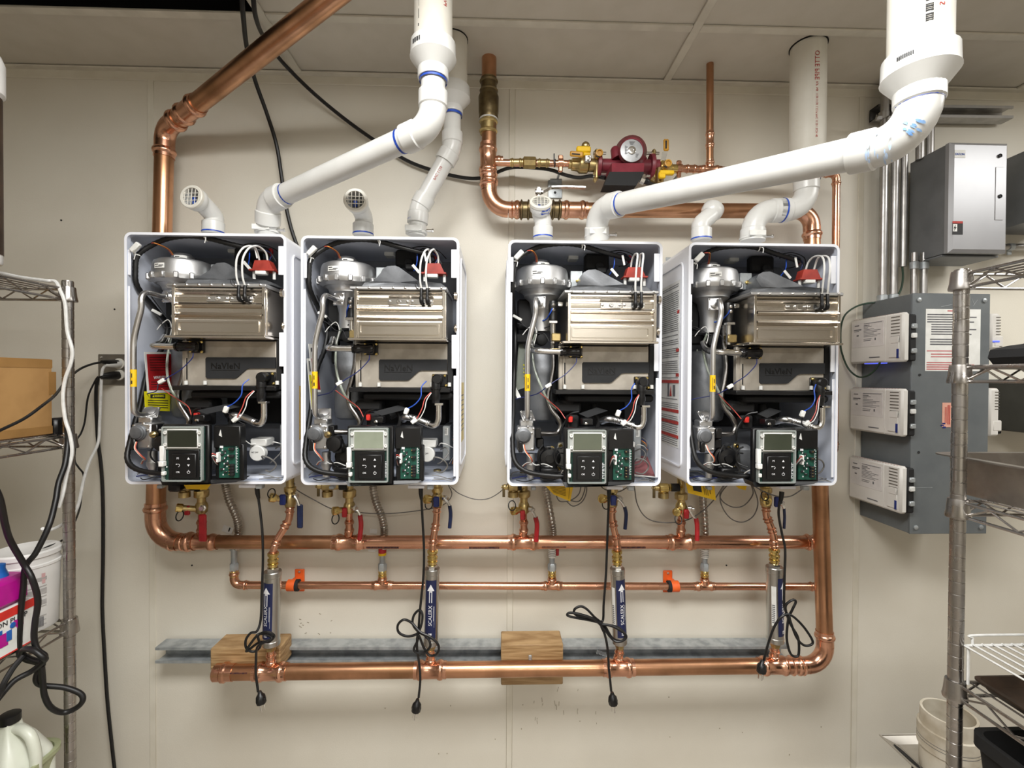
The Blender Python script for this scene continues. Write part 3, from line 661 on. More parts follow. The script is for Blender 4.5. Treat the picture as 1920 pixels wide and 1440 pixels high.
# relay box latch, terminal board with its pieces
MB().prism([q(1151, 822, yc+.028), q(1154, 812, yc+.028), q(1156, 825, yc+.028)], (0, .004, 0)).build('latch', PVC, cp)
cb = bx(1150, 841, 1184, 900, yc+.030, yc+.036, PCB, 'circuit_board', cp, .0005)
tb = bpy.data.objects.new('terminal_board', None); C.objects.link(tb); tb.parent = HT; tb.location = q(1167, 870, yc+.03)-H0
for i, py in enumerate((847, 860, 877, 882.5, 888, 893.5)):
    MB().box(q(1175, py, yc+.026), (.012, .010, .007), .001).build('terminal_block', BLKM, tb)
b = MB()
for i, py in enumerate((847, 860, 877, 882.5, 888, 893.5)): b.lathe(q(1174, py, yc+.019), -Y, [(0, .0016), (.0012, .0016)], 8)
b.build('terminal_screw', BRASS, tb)
b = MB()
for i in range(9):
    b.box(q(1155+(i*7) % 12, 846+i*5.4, yc+.027), (.003+.003*(i % 3), .004, .003+.002*(i % 2)), .0004)
b.build('board_chip', INK, tb)
b = MB()
for i in range(10): b.box(q(1157+(i*5) % 11, 849+i*5, yc+.0285), (.0022, .002, .0035))
b.box(q(1155.5, 843.5, yc+.0285), (.008, .002, .006)); b.lines(q(1180, 843, yc+.0298), X, Z, .006, [(.0035*i, .0014, 0, .5+.4*(i % 2)) for i in range(20)]); b.build('board_print', INKW, tb)
MB().box(q(1153.5, 862, yc+.022), (.006, .014, .026), .001).build('board_plug', PAPER, tb)
for j, m in enumerate((WIRR, WIRW, INK)):
    wire([q(1153+j, 858+3*j, yc+.016), q(1149, 856+4*j, yc+.01), q(1144, 870+3*j, yc+.03), q(1143, 885, yc+.06)], .0013, m)
# ---- right corner: white valve drives, grey supply box, loose wires on the floor
MB().lathe(q(1172, 853, .04), -Y, [(0, .022), (.016, .022), (.018, .020), (.018, .001)], 22).box(q(1172, 833, .05), (.046, .05, .022), .003).box(q(1160, 845, .05), (.02, .03, .03), .004).build('valve_drive', PVC, HT)
MB().text('AC 24V', q(1172, 853, .0215), X, Z, .006, .0006).build('printed_text', INK, HT)
ps = bx(1189, 802, 1202, 866, .08, .20, GALV, 'supply_box', HT, .002)
MB().box(q(1196, 812, .0795), (.010, .0008, .022)).build('sticker', PAPER, HT)
MB().lines(q(1192.5, 806, .079), X, Z, .008, [(.002*i, .0009, .1, .9) for i in range(9)]).build('printed_text', INK, HT)
for i, m in enumerate((WIRG, WIRN, WIRO, WIRG)):
    wire([q(1203, 820+i*3, .10), q(1212, 828+i*3, .09), q(1213, 850, .08), q(1206, 872, .06+.01*i)], .0014, m)
b = MB()
for pts in ([q(1190, 893, .0), q(1205, 895, -.0), q(1225, 902, .01)], [q(1188, 898, .02), q(1212, 899, .02), q(1230, 897, .04)], [q(1192, 902, -.004), q(1210, 901, .0), q(1228, 904, .0)]):
    b.tube(crom(pts, 4), .0013, 6)
b.build('loose_wires', WIRG, HT)
for pts, m in (([q(960, 897, .02), q(985, 893, .03), q(1005, 897, .02), q(1040, 893, .0)], WIRN), ([q(957, 893, .03), q(963, 886, .05), q(985, 884, .06), q(1000, 892, .05)], WIRG), ([q(1070, 880, -.08), q(1058, 881, -.06), q(1052, 890, -.03), q(1056, 902, -.02)], WIRW)):
    wire(pts, .0016, m)
MB().box(H0+V((.02, .1, -hh+.008)), (.36, .12, .01), .003).build('floor_channel', INN, HT)
# underside lip and bracket
bx(1138, 913, 1168, 918, .03, .06, ENAM, 'bottom_label_plate', HT, .001)
MB().box(q(1182, 915, .02), (.018, .02, .012), .002).build('bottom_bracket', GALV, HT); MB().box(q(1000, 915, .03), (.014, .02, .010), .002).build('bottom_bracket', GALV, HT)
bx(1046, 742, 1172, 800, .19, .25, BLKM, 'dark_filler_plate', HT, .006)  # black plate added to darken the space below the tray
for pl, r_, m in (([q(1146, 480, .08), q(1158, 474, .06), q(1172, 476, .05), q(1180, 484, .05), q(1176, 496, .08), q(1160, 500, .1)], .0016, INK), ([q(1134, 478, .06), q(1144, 472, .05), q(1166, 470, .05), q(1188, 478, .06), q(1197, 492, .08)], .0014, INK),
    ([q(1168, 478, .06), q(1178, 481, .05), q(1186, 490, .06), q(1182, 502, .06)], .0014, WIRN), ([q(965, 560, .06), q(968, 590, .1), q(985, 612, .1), q(1008, 618, .08), q(1030, 612, .05)], .0016, INK),
    ([q(980, 628, .06), q(988, 618, .06), q(1000, 610, .06), q(1006, 625, .06), q(1000, 650, .06)], .0014, WIRW), ([q(1018, 834, -.01), q(1010, 846, -.02), q(1008, 862, -.02), q(1018, 876, -.01), q(1034, 884, -.01), q(1058, 886, -.03)], .0022, RUB),
    ([q(1056, 838, -.01), q(1046, 842, -.02), q(1040, 852, -.02), q(1044, 868, -.02), q(1058, 876, -.04)], .0024, RUB), ([q(1058, 850, .0), q(1048, 850, -.01), q(1043, 860, -.01), q(1048, 874, -.01), q(1060, 882, -.02)], .0024, RUB),
    ([q(996, 866, .0), q(1005, 872, .0), q(1020, 870, -.01), q(1036, 876, -.01)], .0014, WIRW), ([q(1190, 846, .06), q(1202, 842, .05), q(1210, 852, .04), q(1200, 868, .03), q(1190, 872, .04)], .0018, WIRG),
    ([q(1188, 866, .02), q(1196, 860, .0), q(1210, 864, .0), q(1216, 876, .01), q(1206, 888, .01), q(1192, 886, .02)], .0022, WIRG), ([q(1190, 838, .05), q(1196, 834, .04), q(1206, 836, .04), q(1212, 842, .06)], .0016, WIRW),
    ([q(1140, 836, .0), q(1148, 826, -.01), q(1158, 830, .01), q(1166, 838, .02), q(1176, 836, .03)], .0014, WIRW), ([q(1086, 772, .0), q(1070, 776, .01), q(1060, 790, .02), q(1052, 806, .02), q(1050, 826, .02)], .0028, RUB),
    ([q(1112, 772, .05), q(1122, 790, .04), q(1118, 806, .04)], .006, BLKM), ([q(968, 900, .02), q(985, 903, .0), q(1006, 898, .0), q(1030, 901, -.01), q(1052, 896, -.02)], .0014, INK)):
    wire(pl, r_, m)
MB().box(q(1030, 884, .0), (.05, .03, .022), .004).build('black_connector', BLK, HT); MB().box(q(1012, 830, .02), (.022, .03, .03), .004).build('black_connector', BLK, HT)
MB().box(q(966, 640, .2), (.02, .03, .16), .004).build('side_duct', BLKM, HT)
heaters = [None]*4; heaters[2] = HT
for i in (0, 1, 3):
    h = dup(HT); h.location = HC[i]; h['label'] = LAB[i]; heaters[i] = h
for i, (px, py) in ((0, (302, 832)), (1, (626, 832))):          # the first two have a black drive on the gas valve
    c = P(px, py, FD+.025); MB().lathe(c+Y*.02, -Y, [(0, .021), (.02, .022), (.024, .019), (.026, .010)], 18).box(c+V((.008, .014, -.012)), (.03, .02, .03), .004).build('valve_drive_black', BLK, heaters[i])
    MB().lathe(c+V((-.014, -.002, .026)), -Y, [(0, .009), (.010, .009), (.014, .005), (.018, .003)], 12).build('brass_tip', BRASS, heaters[i])
def child(root, name): return next(c for c in root.children_recursive if c.name.split('.')[0] == name)
for i, mm in ((1, mat('lcd_lit', '#8d9483', .12, c2='#767c6c', scale=8, coat=.5)), (2, LCD), (3, mat('lcd_grey', '#3d4236', .15, c2='#353a2f', scale=8, coat=.5))):
    s = child(heaters[i], 'screen'); s.data = s.data.copy(); s.data.materials[0] = mm
# ================================================================== copper pipework
def pts_(l, d): return [P(a[0], a[1], a[2] if len(a) > 2 else d) for a in l]
def coupling(root, A, B, r, m=COP, nm='coupling', k=1.0, n=18):
    A, B = V(A), V(B); c = (A+B)/2; h = (B-A).length/2; b = MB(); d = (B-A).normalized()
    b.sleeve(c, d, h, r, n, k); b.sleeve(c, -d, h, r, n, k); return b.build(nm, m, root)
def tee(root, c, ax, br, r, L, rb, Lb, m=COP, nm='tee'):
    c = V(c); ax = V(ax).normalized(); br = V(br).normalized(); b = MB()
    b.sleeve(c, ax, L, r); b.sleeve(c, -ax, L, r); b.sleeve(c+br*(r*.6), br, Lb, rb)
    return b.build(nm, m, root)
def smears(root, A, B, r, n=3, seed=1):
    """dark worn print along a pipe"""
# ---- hot main: falls in from above at left, down beside the first heater, along under the heaters
ph = thing('copper_pipe', 'large copper main falling from upper left to a header under the heaters', 'pipe', P(290, 1016, .085))
rm = .0265
top = P(640, -20, .51); top = top + (top-P(309, 243, .085))*((ZCEIL+.04-top.z)/(top.z-P(309, 243, .085).z))
pa = [top, P(309, 243, .085), P(291, 1016, .085)]
el = P(309, 243, .085)
pa[2] = P(291.8, 960, .085)
run(ph, pa, rm, [0, .045, 0], 'press', COPD, COP, n=22)
d_ = (top-el).normalized(); cpos = el+d_*.15
coupling(ph, cpos-d_*.05, cpos+d_*.05, rm)
rh = .0215
hx0, hx1 = P(291, 1016, .085), P(1536, 1016, .085)
arc, T = fillet(P(297, 437, .085), hx0, hx1, .075)
b = MB().tube(arc, [rm*1.07]*len(arc), 22); b.sleeve(arc[0], Z, .05, rm, 22); b.sleeve(arc[-1], X, .05, rm*.95, 22); b.build('elbow', COP, ph)
hotx = [378, 654, 981, 1276]
MB().tube([arc[-1], P(430, 1016, .085)], rh*1.0, 20).build('pipe', COPD, ph)
def on_header(px): return P(px, 1016.5, .085)
MB().tube([on_header(425), on_header(650)], rh, 20).build('pipe', COPD, ph); MB().tube([on_header(650), on_header(980)], rh, 20).build('pipe', COP, ph)
MB().tube([on_header(980), on_header(1250)], rh, 20).build('pipe', COP, ph); MB().tube([on_header(1250), on_header(1538)], rh, 20).build('pipe', COP, ph)
for px in hotx:
    tee(ph, on_header(px), X, Z, rh, .052 if px < 1000 else .047, .0115, .028)
tee(ph, on_header(1245), X, Z, rh, .001, .001, .001) if False else None
coupling(ph, on_header(318), on_header(352), rh*1.04); coupling(ph, on_header(1510), on_header(1534), rh)
for x0, x1, dz in ((690, 750, -.003), (880, 936, -.004), (1015, 1060, .0), (1162, 1207, -.003)):
    a = on_header(x0)+V((0, -rh*.96, dz-.005)); c = on_header(x1)+V((0, -rh*.96, dz-.005))
    MB().prism([a, c, c+V((0, .0012, -.006)), a+V((0, .0012, -.006))], (0, .0006, 0)).build('printed_text', mat('pipe_print', '#3b2730', .5, .3, c2='#7a4a3a', scale=160), ph)
# ---- cold main: from the ceiling, ball valve, round the fourth heater, up from the bottom header
pc_ = thing('copper_pipe', 'large copper cold main from ceiling round right side to the bottom header', 'pipe', P(1548, 1248, .15))
rc = .0235
cA = P(917, 105, .10); cA.z = ZCEIL+.05
e1 = P(917, 393, .10); e2 = P(1521, 396, .10); e3 = P(1548, 1247, .15); e4 = P(405, 1261, .16)
run(pc_, [cA, e1, e2, e3, e4], rc, [0, .062, .05, .062, 0], 'press', COPD, COP, n=22)
def seg(root, x, y0, y1, r, m, nm, d=.10, k=1):
    return MB().lathe(P(x, y1, d), P(x, y0, d)-P(x, y1, d), [(0, r*.97)]+[(0.0005+t*(P(x, y0, d)-P(x, y1, d)).length, r*s) for t, s in ((0, 1), (.1, 1.12), (.2, 1), (.8, 1), (.9, 1.12), (.995, 1))], 20).build(nm, m, root)
ck = thing('check_valve', 'dark bronze check valve on the copper riser near the ceiling', 'valve', P(916, 200, .1))
coupling(ck, P(916.5, 148, .1), P(916.5, 176, .1), rc, BRZ, 'union')
MB().lathe(P(916, 224, .1), Z, [(0, .029), (.006, .031), (.012, .030), (.02, .0315), (.07, .0325), (.078, .029), (.086, .028)], 22).build('valve_body', BRZ, ck)
coupling(ck, P(915.5, 252, .1), P(916, 224, .1), rc, BRASS, 'union')
MB().lathe(P(916, 226, .1), Z, [(0, .0295), (.004, .0295)], 22).build('tape_ring', PVC, ck)
tee(pc_, P(915, 300, .1), Z, X, rc*1.0, .052, .0115, .034)
coupling(pc_, P(916, 352, .1), P(916, 322, .1), rc)
# ball valve in the horizontal run
bv = thing('ball_valve', 'dark bronze ball valve with long steel lever behind intake elbow', 'valve', P(1012, 393, .1))
b = MB().cyl(P(973, 393.5, .1), P(1052, 393.5, .1), rc*1.1, 20)
for x in (977, 990, 1036, 1048): b.lathe(P(x-2, 393.5, .1), X, [(0, rc*1.1), (.003, rc*1.35), (.006, rc*1.35), (.009, rc*1.1)], 20)
b.ico(P(1012, 393.5, .1), .034, 14, (1, 1, .95)); b.build('valve_body', BRZ, bv)
b = MB().cyl(P(1010, 378, .13), P(1010, 358, .13), .009, 12).lathe(P(1010, 360, .13), Z, [(0, .012), (.008, .012), (.009, .006), (.014, .006)], 6); b.build('stem', CHROME, bv)
LE = P(1010, 361, .14)
b = MB()
hp = [P(1004, 362, .14), P(1018, 362, .145), P(1034, 353, .16), P(1060, 352, .16), P(1097, 354, .16)]
for i in range(len(hp)-1):
    a, c = hp[i], hp[i+1]; u = (c-a).normalized()
    b.prism([a-Y*.009, c-Y*.009, c+Y*.009, a+Y*.009], V((0, 0, .004)))
b.build('lever', CHROME, bv)
coupling(pc_, P(957, 393.5, .1), P(973, 393.5, .1), rc); coupling(pc_, P(1052, 393.5, .1), P(1101, 394, .1), rc*1.03)
# bottom header fittings
coldx = [(509, 1258), (808, 1254), (1160, 1250), (1452, 1248)]
def onb(px): return P(px, 1261+(px-405)*(1247-1261)/(1548-405), .16-.01*(px-405)/1143)
for px, py in coldx: tee(pc_, onb(px-1), X, Z, rc, .050, .0125, .024)
MB().lathe(onb(408), -X, [(-.05, rc*1.07), (-.03, rc*1.08), (-.026, rc*1.25), (-.018, rc*1.25), (-.014, rc*1.1), (.006, rc*1.1), (.010, rc*.95), (.010, .001)], 22).build('end_cap', COP, pc_)
coupling(pc_, onb(443), onb(482), rc*1.01) if False else None
coupling(pc_, onb(1478), onb(1508), rc)
for x0, x1, dz in ((437, 470, .012), (1290, 1420, .006)):
    a = onb(x0)+V((0, -rc*.9, dz)); c = onb(x1)+V((0, -rc*.9, dz))
    MB().prism([a, c, c+V((0, -.001, -.004)), a+V((0, -.001, -.004))], (0, .0008, 0)).build('printed_text', MATS['pipe_print'], pc_)
# ---- gas line with its tees
pg_ = thing('copper_pipe', 'thin copper pipe on the wall with two orange clamps', 'pipe', P(1000, 1098, .045))
rg = .0125
run(pg_, [P(439, 1068, .045), P(439, 1097, .045), P(1546, 1100, .045)], rg, [0, .022, 0], 'press', COP, COP)
for px in (717, 1035, 1321):
    tee(pg_, P(px, 1097+(px-439)*.0027, .045), X, Z, rg, .036, rg, .022)
coupling(pg_, P(1518, 1099.7, .045), P(1534, 1099.7, .045), rg)
for px, sd, lb in ((548, 1, 'orange pipe clamp screwed to the wall, left one'), (1264, -1, 'orange pipe clamp screwed to the wall, right one')):
    t = thing('pipe_clamp', lb, 'clamp', P(px, 1097, .02), 'orange clamps on the thin copper pipe'); c = P(px, 1097+(px-439)*.0027, .045)
    MB().lathe(c-X*.014, X, [(0, rg+.006), (.028, rg+.006)], 22).build('clamp_band', ORANGE, t)
    MB().lathe(c+X*sd*.012, X*sd, [(0, rg+.0065), (.010, rg+.0065)], 22).build('rubber_liner', CHAR, t)
    f = MB().box(c+V((sd*.008, .0395-.0, .0)), (.032, .006, .076), .002).box(c+V((0, .025, .0)), (.026, .03, .02), .002).build('wall_foot', ORANGE, t)
    for dz in (.029, -.029): MB().lathe(c+V((sd*.008, .037, dz)), -Y, [(0, .005), (.003, .004), (.004, .001)], 10).build('screw', CHROME, t)
# ---- recirculation line
pr_ = thing('copper_pipe', 'slim copper recirculation pipe from ceiling to the red pump and down at right', 'pipe', P(1330, 316, .10))
rr_ = .0112
tp = P(1331, 130, .10); tp.z = ZCEIL+.04
MB().tube([tp, P(1331, 312, .10)], rr_, 14).build('pipe', COPD, pr_)
coupling(pr_, P(1331, 246, .1), P(1331, 278, .1), rr_)
MB().tube([P(925, 305, .1), P(1078, 307, .1)], rr_, 14).build('pipe', COP, pr_)
run(pr_, [P(1266, 316, .1), P(1568, 326, .1), P(1564, 850, .1), P(1541, 850, .105)], rr_, [0, .018, .018, 0], 'press', COP, COP)
tee(pr_, P(1331, 318, .1), X, Z, rr_, .036, rr_, .024)
coupling(pr_, P(1285, 316.5, .1), P(1305, 317, .1), rr_)
c2 = thing('check_valve', 'small bright brass check valve beside the red circulation pump', 'valve', P(993, 305, .1))
coupling(c2, P(956, 305, .1), P(980, 305, .1), rr_, BRASS, 'union'); coupling(c2, P(1007, 305.5, .1), P(1030, 306, .1), rr_, BRASS, 'union')
b = MB().lathe(P(980, 305, .1), X, [(0, .013), (.004, .0195), (.04, .0195), (.044, .013)], 8); b.build('valve_body', BRASS, c2)
for px, py, lb in ((1051, 306, 'split copper hanger left of the red pump'), (1273, 316, 'split copper hanger right of the red pump')):
    t = thing('pipe_hanger', lb, 'hanger', P(px, py, .05), 'split hangers on the recirculation pipe'); c = P(px, py, .1)
    MB().lathe(c-X*.008, X, [(0, rr_+.003), (.016, rr_+.003)], 18).box(c+Z*.018, (.016, .010, .016), .003).box(c-Z*.019, (.014, .010, .02), .003).build('hanger_ring', COP, t)
    pl = MB().box(c+V((-.006, .095, -.046)), (.048, .006, .06), .001).box(c+V((-.006, .08, -.024)), (.04, .03, .005), .001).build('wall_plate', GALV, t)
    MB().cyl(c+V((0, .092, -.02)), c+V((0, .01, -.018)), .004, 10).build('rod', GALV, t); MB().lathe(c+V((-.006, .0925, -.058)), -Y, [(0, .005), (.003, .003)], 8).build('screw', INK, pl)
# ---- pump with its two isolation valves
pu = thing('circulation_pump', 'dark red circulation pump with round grey faceplate', 'pump', P(1180, 310, .1))
def at(px, py, d=.1): return P(px, py, d)
fcn = at(1184, 283, .19)
MB().lathe(at(1182, 287, .06), fcn-at(1182, 287, .06), [(0, .05), (.02, .052), (.05, .040), (.07, .036), (.085, .0385), (.128, .0385), (.131, .036), (.131, .033), (.129, .033)], 30).build('motor_housing', MAROON, pu)
fp = MB().lathe(fcn-Y*.000, -Y, [(0, .0345), (.002, .0345), (.0025, .033)], 30).build('faceplate', mat('faceplate_silver', '#b9bbbd', .4, .4, c2='#a8aaac', scale=30), pu)
MB().lathe(fcn-Y*.002, -Y, [(0, .012), (.004, .012), (.005, .010), (.005, .006), (.003, .006)], 18).build('centre_plug', CHROME, fp)
b = MB().lines(fcn+V((-.021, -.0032, .014)), X, Z, .010, [(.003*i, .0012, 0, .4+.5*((i*5) % 3)/2) for i in range(9)])
b.lines(fcn+V((-.008, -.0032, .027)), X, Z, .02, [(.0028*i, .0011, .05*i, .9-.1*i) for i in range(4)]); b.lines(fcn+V((.012, -.0032, -.01)), X, Z, .012, [(.003*i, .001, 0, .8-.1*i) for i in range(4)])
b.build('printed_text', INKG, pu)
b = MB().cyl(at(1122, 311), at(1240, 313), .022, 18).ico(at(1182, 308, .09), .05, 16, (1.15, .8, .85)); b.build('pump_casing', MAROON, pu)
a0 = [at(1147, 306, .19), at(1208, 306, .19), at(1207, 322, .20), at(1147, 322, .20)]
MB().prism(a0, (0, .09, 0)).build('terminal_box', MAROON, pu)
a0 = [at(1148, 322, .205), at(1207, 322, .205), at(1207, 326, .205), at(1193, 348, .205), at(1133, 347, .205), at(1143, 322, .205)]
MB().prism(a0, (0, .055, 0)).build('terminal_lid', BLKM, pu)
for px, s in ((1121, 1), (1220, -1)):
    MB().lathe(at(px-3, 311 if s > 0 else 313), X, [(0, .038), (.004, .040), (.011, .040), (.013, .036)], 20).build('flange', MAROON, pu)
    for dz in (.036, -.036): MB().cyl(at(px, 311)+V((-.018, -.01, dz)), at(px, 311)+V((.024, -.01, dz)), .0045, 6).build('flange_bolt', CHROME, pu)
MB().lathe(at(1158, 296, .12), V((-.35, 0, 1)), [(0, .020), (.03, .014), (.036, .008)], 14).build('casing_ear', MAROON, pu)
MB().tube(crom([at(1205, 338, .19), at(1212, 340, .19), at(1220, 345, .17), at(1230, 349, .15)], 5), .010, 12).build('cable_gland', BLK, pu)
MB().cyl(at(1201, 337, .19), at(1208, 340, .19), .012, 8).build('gland_nut', CHROME, pu)
for k, (x0, x1, sd, lb) in enumerate(((1066, 1116, 1, 'brass isolation valve with yellow levers left of red pump'), (1226, 1272, -1, 'brass isolation valve with upright gold lever right of red pump'))):
    t = thing('isolation_valve', lb, 'valve', at((x0+x1)/2, 311), 'isolation valves of the pump')
    y0 = 308 if k == 0 else 315
    b = MB().lathe(at(x0, y0), at(x1, y0+2)-at(x0, y0), [(0, .014), (.008, .014), (.010, .019), (.03, .021), (.036, .027), (.06, .026), (.066, .020), (.085, .02)] if k == 0 else [(0, .02), (.012, .020), (.016, .026), (.035, .026), (.04, .019), (.055, .0185), (.058, .014), (.075, .014)], 18)
    b.build('valve_body', BRASSY if k else BRASS, t)
    px = 1117 if k == 0 else 1224
    fl = [at(px, 278, .13), at(px, 342, .13)]
    MB().box(at(px, 311), (.013, .035, .098), .005).build('valve_flange', BRASS, t)
    if k == 0:
        MB().ico(at(1098, 274, .10), .014, 12).cyl(at(1098, 276, .1), at(1098, 300, .1), .012, 12).build('drain_port', BRASS, t)
        MB().box(at(1094, 281, .12), (.046, .016, .020), .004).box(at(1100, 290, .12), (.022, .014, .010), .002).build('drain_lever', YEL, t)
        MB().box(at(1081, 289, .145), (.042, .008, .018), .006, (0, .08, 0)).build('main_lever', mat('lever_gold', '#c9963a', .4, c2='#b58430', scale=30), t)
        MB().box(at(1080, 289, .1495), (.026, .001, .004), 0, (0, .08, 0)).build('printed_text', INK, t)
        MB().box(at(1102, 298, .14), (.020, .012, .020), .002).lathe(at(1103, 297, .147), -Y, [(0, .006), (.005, .006), (.006, .003)], 6).build('lever_nut', CHROME, t)
        cpx, cpy = 1121, 293
    else:
        MB().box(at(1249, 272, .13), (.018, .008, .038), .006, (0, -.02, 0)).build('main_lever', MATS['lever_gold'], t)
        MB().box(at(1249, 271, .1345), (.005, .001, .025)).build('printed_text', INK, t)
        MB().prism([at(1243, 284, .13), at(1252, 284, .13), at(1249, 296, .12), at(1246, 303, .12), at(1238, 302, .12), at(1241, 294, .12)], (0, .004, 0)).build('lever_arm', CHROME, t)
        MB().cyl(at(1236, 318, .11), at(1236, 346, .12), .014, 14).build('drain_port', BRASS, t)
        MB().box(at(1250, 324, .145), (.046, .014, .014), .003).box(at(1241, 329, .145), (.022, .012, .020), .003).build('drain_lever', YEL, t)
        cpx, cpy = 1248, 312
    cpo = MB().lathe(at(cpx, cpy, .12), -Y, [(0, .0115), (.025, .0115), (.026, .009), (.026, .0075), (.022, .0075), (.022, .001)], 18).build('port_cap', MATS['lever_gold'], t)
    MB().box(at(cpx, cpy, .1435), (.012, .002, .003)).box(at(cpx+1, cpy, .1435), (.003, .002, .010)).build('cap_slot', INK, cpo)
# ---- scale-control canisters with the copper risers over them
CAN = [((495, 528), 1070, (492, 525), 1209, [(545, 945), (541, 975), (522, 1008), (513, 1030), (512, 1047)]),
       ((796.5, 824.5), 1065, (794, 822), 1208, [(820, 945), (818, 978), (813, 1006), (811, 1030), (811.5, 1042)]),
       ((1144, 1171), 1065, (1148, 1176), 1206, [(1148, 944), (1148, 973), (1153, 999), (1157, 1018), (1157, 1040)]),
       ((1437, 1467), 1062, (1438, 1469), 1203, [(1436, 946), (1437, 967), (1445, 986), (1451, 1008), (1453, 1040)])]
CL = ['steel water conditioner canister on the leftmost riser, above left wood block', 'steel water conditioner canister on the second riser from the left',
      'steel water conditioner canister on the third riser, tilted, with white side sticker', 'steel water conditioner canister on the right riser, blue label turned away']
SMALL = MATS['pipe_print']
for i, (tx, ty, bx_, by, rz) in enumerate(CAN):
    A = P(sum(tx)/2, ty, .16); B_ = P(sum(bx_)/2, by, .16); ax = (A-B_).normalized(); Lc = (A-B_).length
    r = (.0245, .0225, .0222, .0245)[i]
    t = thing('water_conditioner', CL[i], 'canister', B_, 'conditioner canisters on the cold risers')
    MB().lathe(B_, ax, [(0, r*.62), (.001, r*1.0), (.003, r*1.05), (.016, r*1.05), (.018, r), (Lc-.018, r), (Lc-.016, r*1.05), (Lc-.002, r*1.05), (Lc, r*1.0), (Lc, r*.6)], 28).build('canister', mat('canister_steel', (.52, .51, .48), .3, 1, c2=(.46, .45, .43), scale=8, r2=.34), t, sharp=25)
    b = MB().lathe(A-ax*.002, ax, [(0, r*.72), (.012, r*.72), (.013, r*.6)], 6); b.build('top_hex', CHROME, t)
    MB().lathe(B_+ax*.002, -ax, [(0, r*.66), (.010, r*.66), (.02, r*.5)], 6).build('bottom_hex', BRASS, t)
    # blue label bent round the front, text reading upwards
    fr = V((0, -1, 0)); fr = (fr-ax*fr.dot(ax)).normalized(); sd = fr.cross(ax).normalized(); sd = ax.cross(fr)
    off = (-.30, -.02, .28, .62)[i]; half = .78
    def sp(h, a, e=.0004): return B_+ax*h+(fr*math.cos(a)+sd*math.sin(a))*(r+e)
    if sd.x < 0: sd = -sd
    h0, h1 = .028, Lc-.03; n = 10
    vs = [sp(h, off-half+2*half*j/n) for j in range(n+1) for h in (h0, h1)]
    MB().add(vs, [(2*j, 2*j+2, 2*j+3, 2*j+1) for j in range(n)]).build('blue_label', mat('label_navy', '#192149', .45, c2='#161d41', scale=16), t)
    b = MB()
    def quadc(b, hA, hB, aA, aB):
        m = 4; vs = [sp(h, aA+(aB-aA)*j/m, .0008) for j in range(m+1) for h in (hA, hB)]; b.add(vs, [(2*j, 2*j+2, 2*j+3, 2*j+1) for j in range(m)])
    ht = h1-.012; m_ = 6
    vs = []
    for j in range(m_+1):
        a = off-.48+.96*j/m_; vs += [sp(ht-.020, a, .0008), sp(ht-.020*abs(j/m_*2-1), a, .0008)]
    b.add(vs, [(2*j, 2*j+2, 2*j+3, 2*j+1) for j in range(m_)])
    quadc(b, ht-.056, ht-.0205, off-.2, off-.1); quadc(b, ht-.056, ht-.0205, off+.1, off+.2); quadc(b, ht-.024, ht-.0205, off-.2, off+.2)
    ot = sp(h0+.075, off, .0)
    b.text('SCALE', ot-ax*.013, ax, -(sd*math.cos(off)-fr*math.sin(off)), .0150, .0003, (B_, ax, r+.0004)); b.text('RX', ot+ax*.0185, ax, -(sd*math.cos(off)-fr*math.sin(off)), .0160, .0003, (B_, ax, r+.0006))
    quadc(b, h0+.055, h0+.10, off+.40, off+.44); quadc(b, h0+.035, h0+.10, off+.5, off+.52)
    quadc(b, h0+.012, h0+.018, off-.2, off-.05); quadc(b, h0+.012, h0+.018, off+.0, off+.2); quadc(b, h0+.008, h0+.010, off-.2, off+.2)
    b.build('label_print', INKW, t)
    if i in (2, 3):
        MB().add([sp(h, off-half-.75+.55*j/6, .0004) for j in range(7) for h in (.06, Lc-.055)], [(2*j, 2*j+2, 2*j+3, 2*j+1) for j in range(6)]).build('side_sticker', PAPER, t)
        b = MB(); [quadc(b, .07+.006*j, .073+.006*j, off-half-.7, off-half-.35) for j in range(10)]; b.build('sticker_print', INKG, t)
    # riser above: press elbows between brass unions
    u = thing('copper_riser', ('offset copper riser of press elbows over the leftmost canister', 'nearly straight copper riser over the second canister', 'offset copper riser over the third canister', 'offset copper riser over the right canister')[i], 'pipe', P(*rz[-1], .16), 'copper risers over the canisters')
    pp = pts_(rz, .16); r1 = .0105
    MB().tube(crom(pp, 6), r1, 14).build('pipe', COP, u)
    for j in range(len(pp)-1):
        a, c = pp[j], pp[j+1]; dd = (c-a).normalized(); l = min((c-a).length*.46, .022)
        coupling(u, a+dd*.006, a+dd*(.006+l), r1, COP, 'press_fitting', 1.08)
    top_ = A+ax*.012
    MB().lathe(top_, ax, [(0, .0125), (.004, .0125), (.006, .0155), (.010, .0155), (.012, .012), (.016, .013), (.018, .016), (.024, .016), (.027, .0125), (.034, .0135), (.036, .0165), (.042, .0165), (.045, .0125)], 18).build('brass_union', BRASSY, u)
    px, py = coldx[i]
    c0 = B_-ax*.016; c1 = onb(px-1)+Z*.015
    v = thing('copper_stub', 'short copper stub joining the bottom header to %s canister' % ('the leftmost', 'the second', 'the third', 'the right')[i], 'pipe', c1, 'copper stubs under the canisters')
    MB().tube([c1, c0], .0115, 14).build('pipe', COP, v)
    dd = (c0-c1).normalized(); coupling(v, c1+dd*.012, c1+dd*.042, .0115, COP, 'coupling', 1.05)
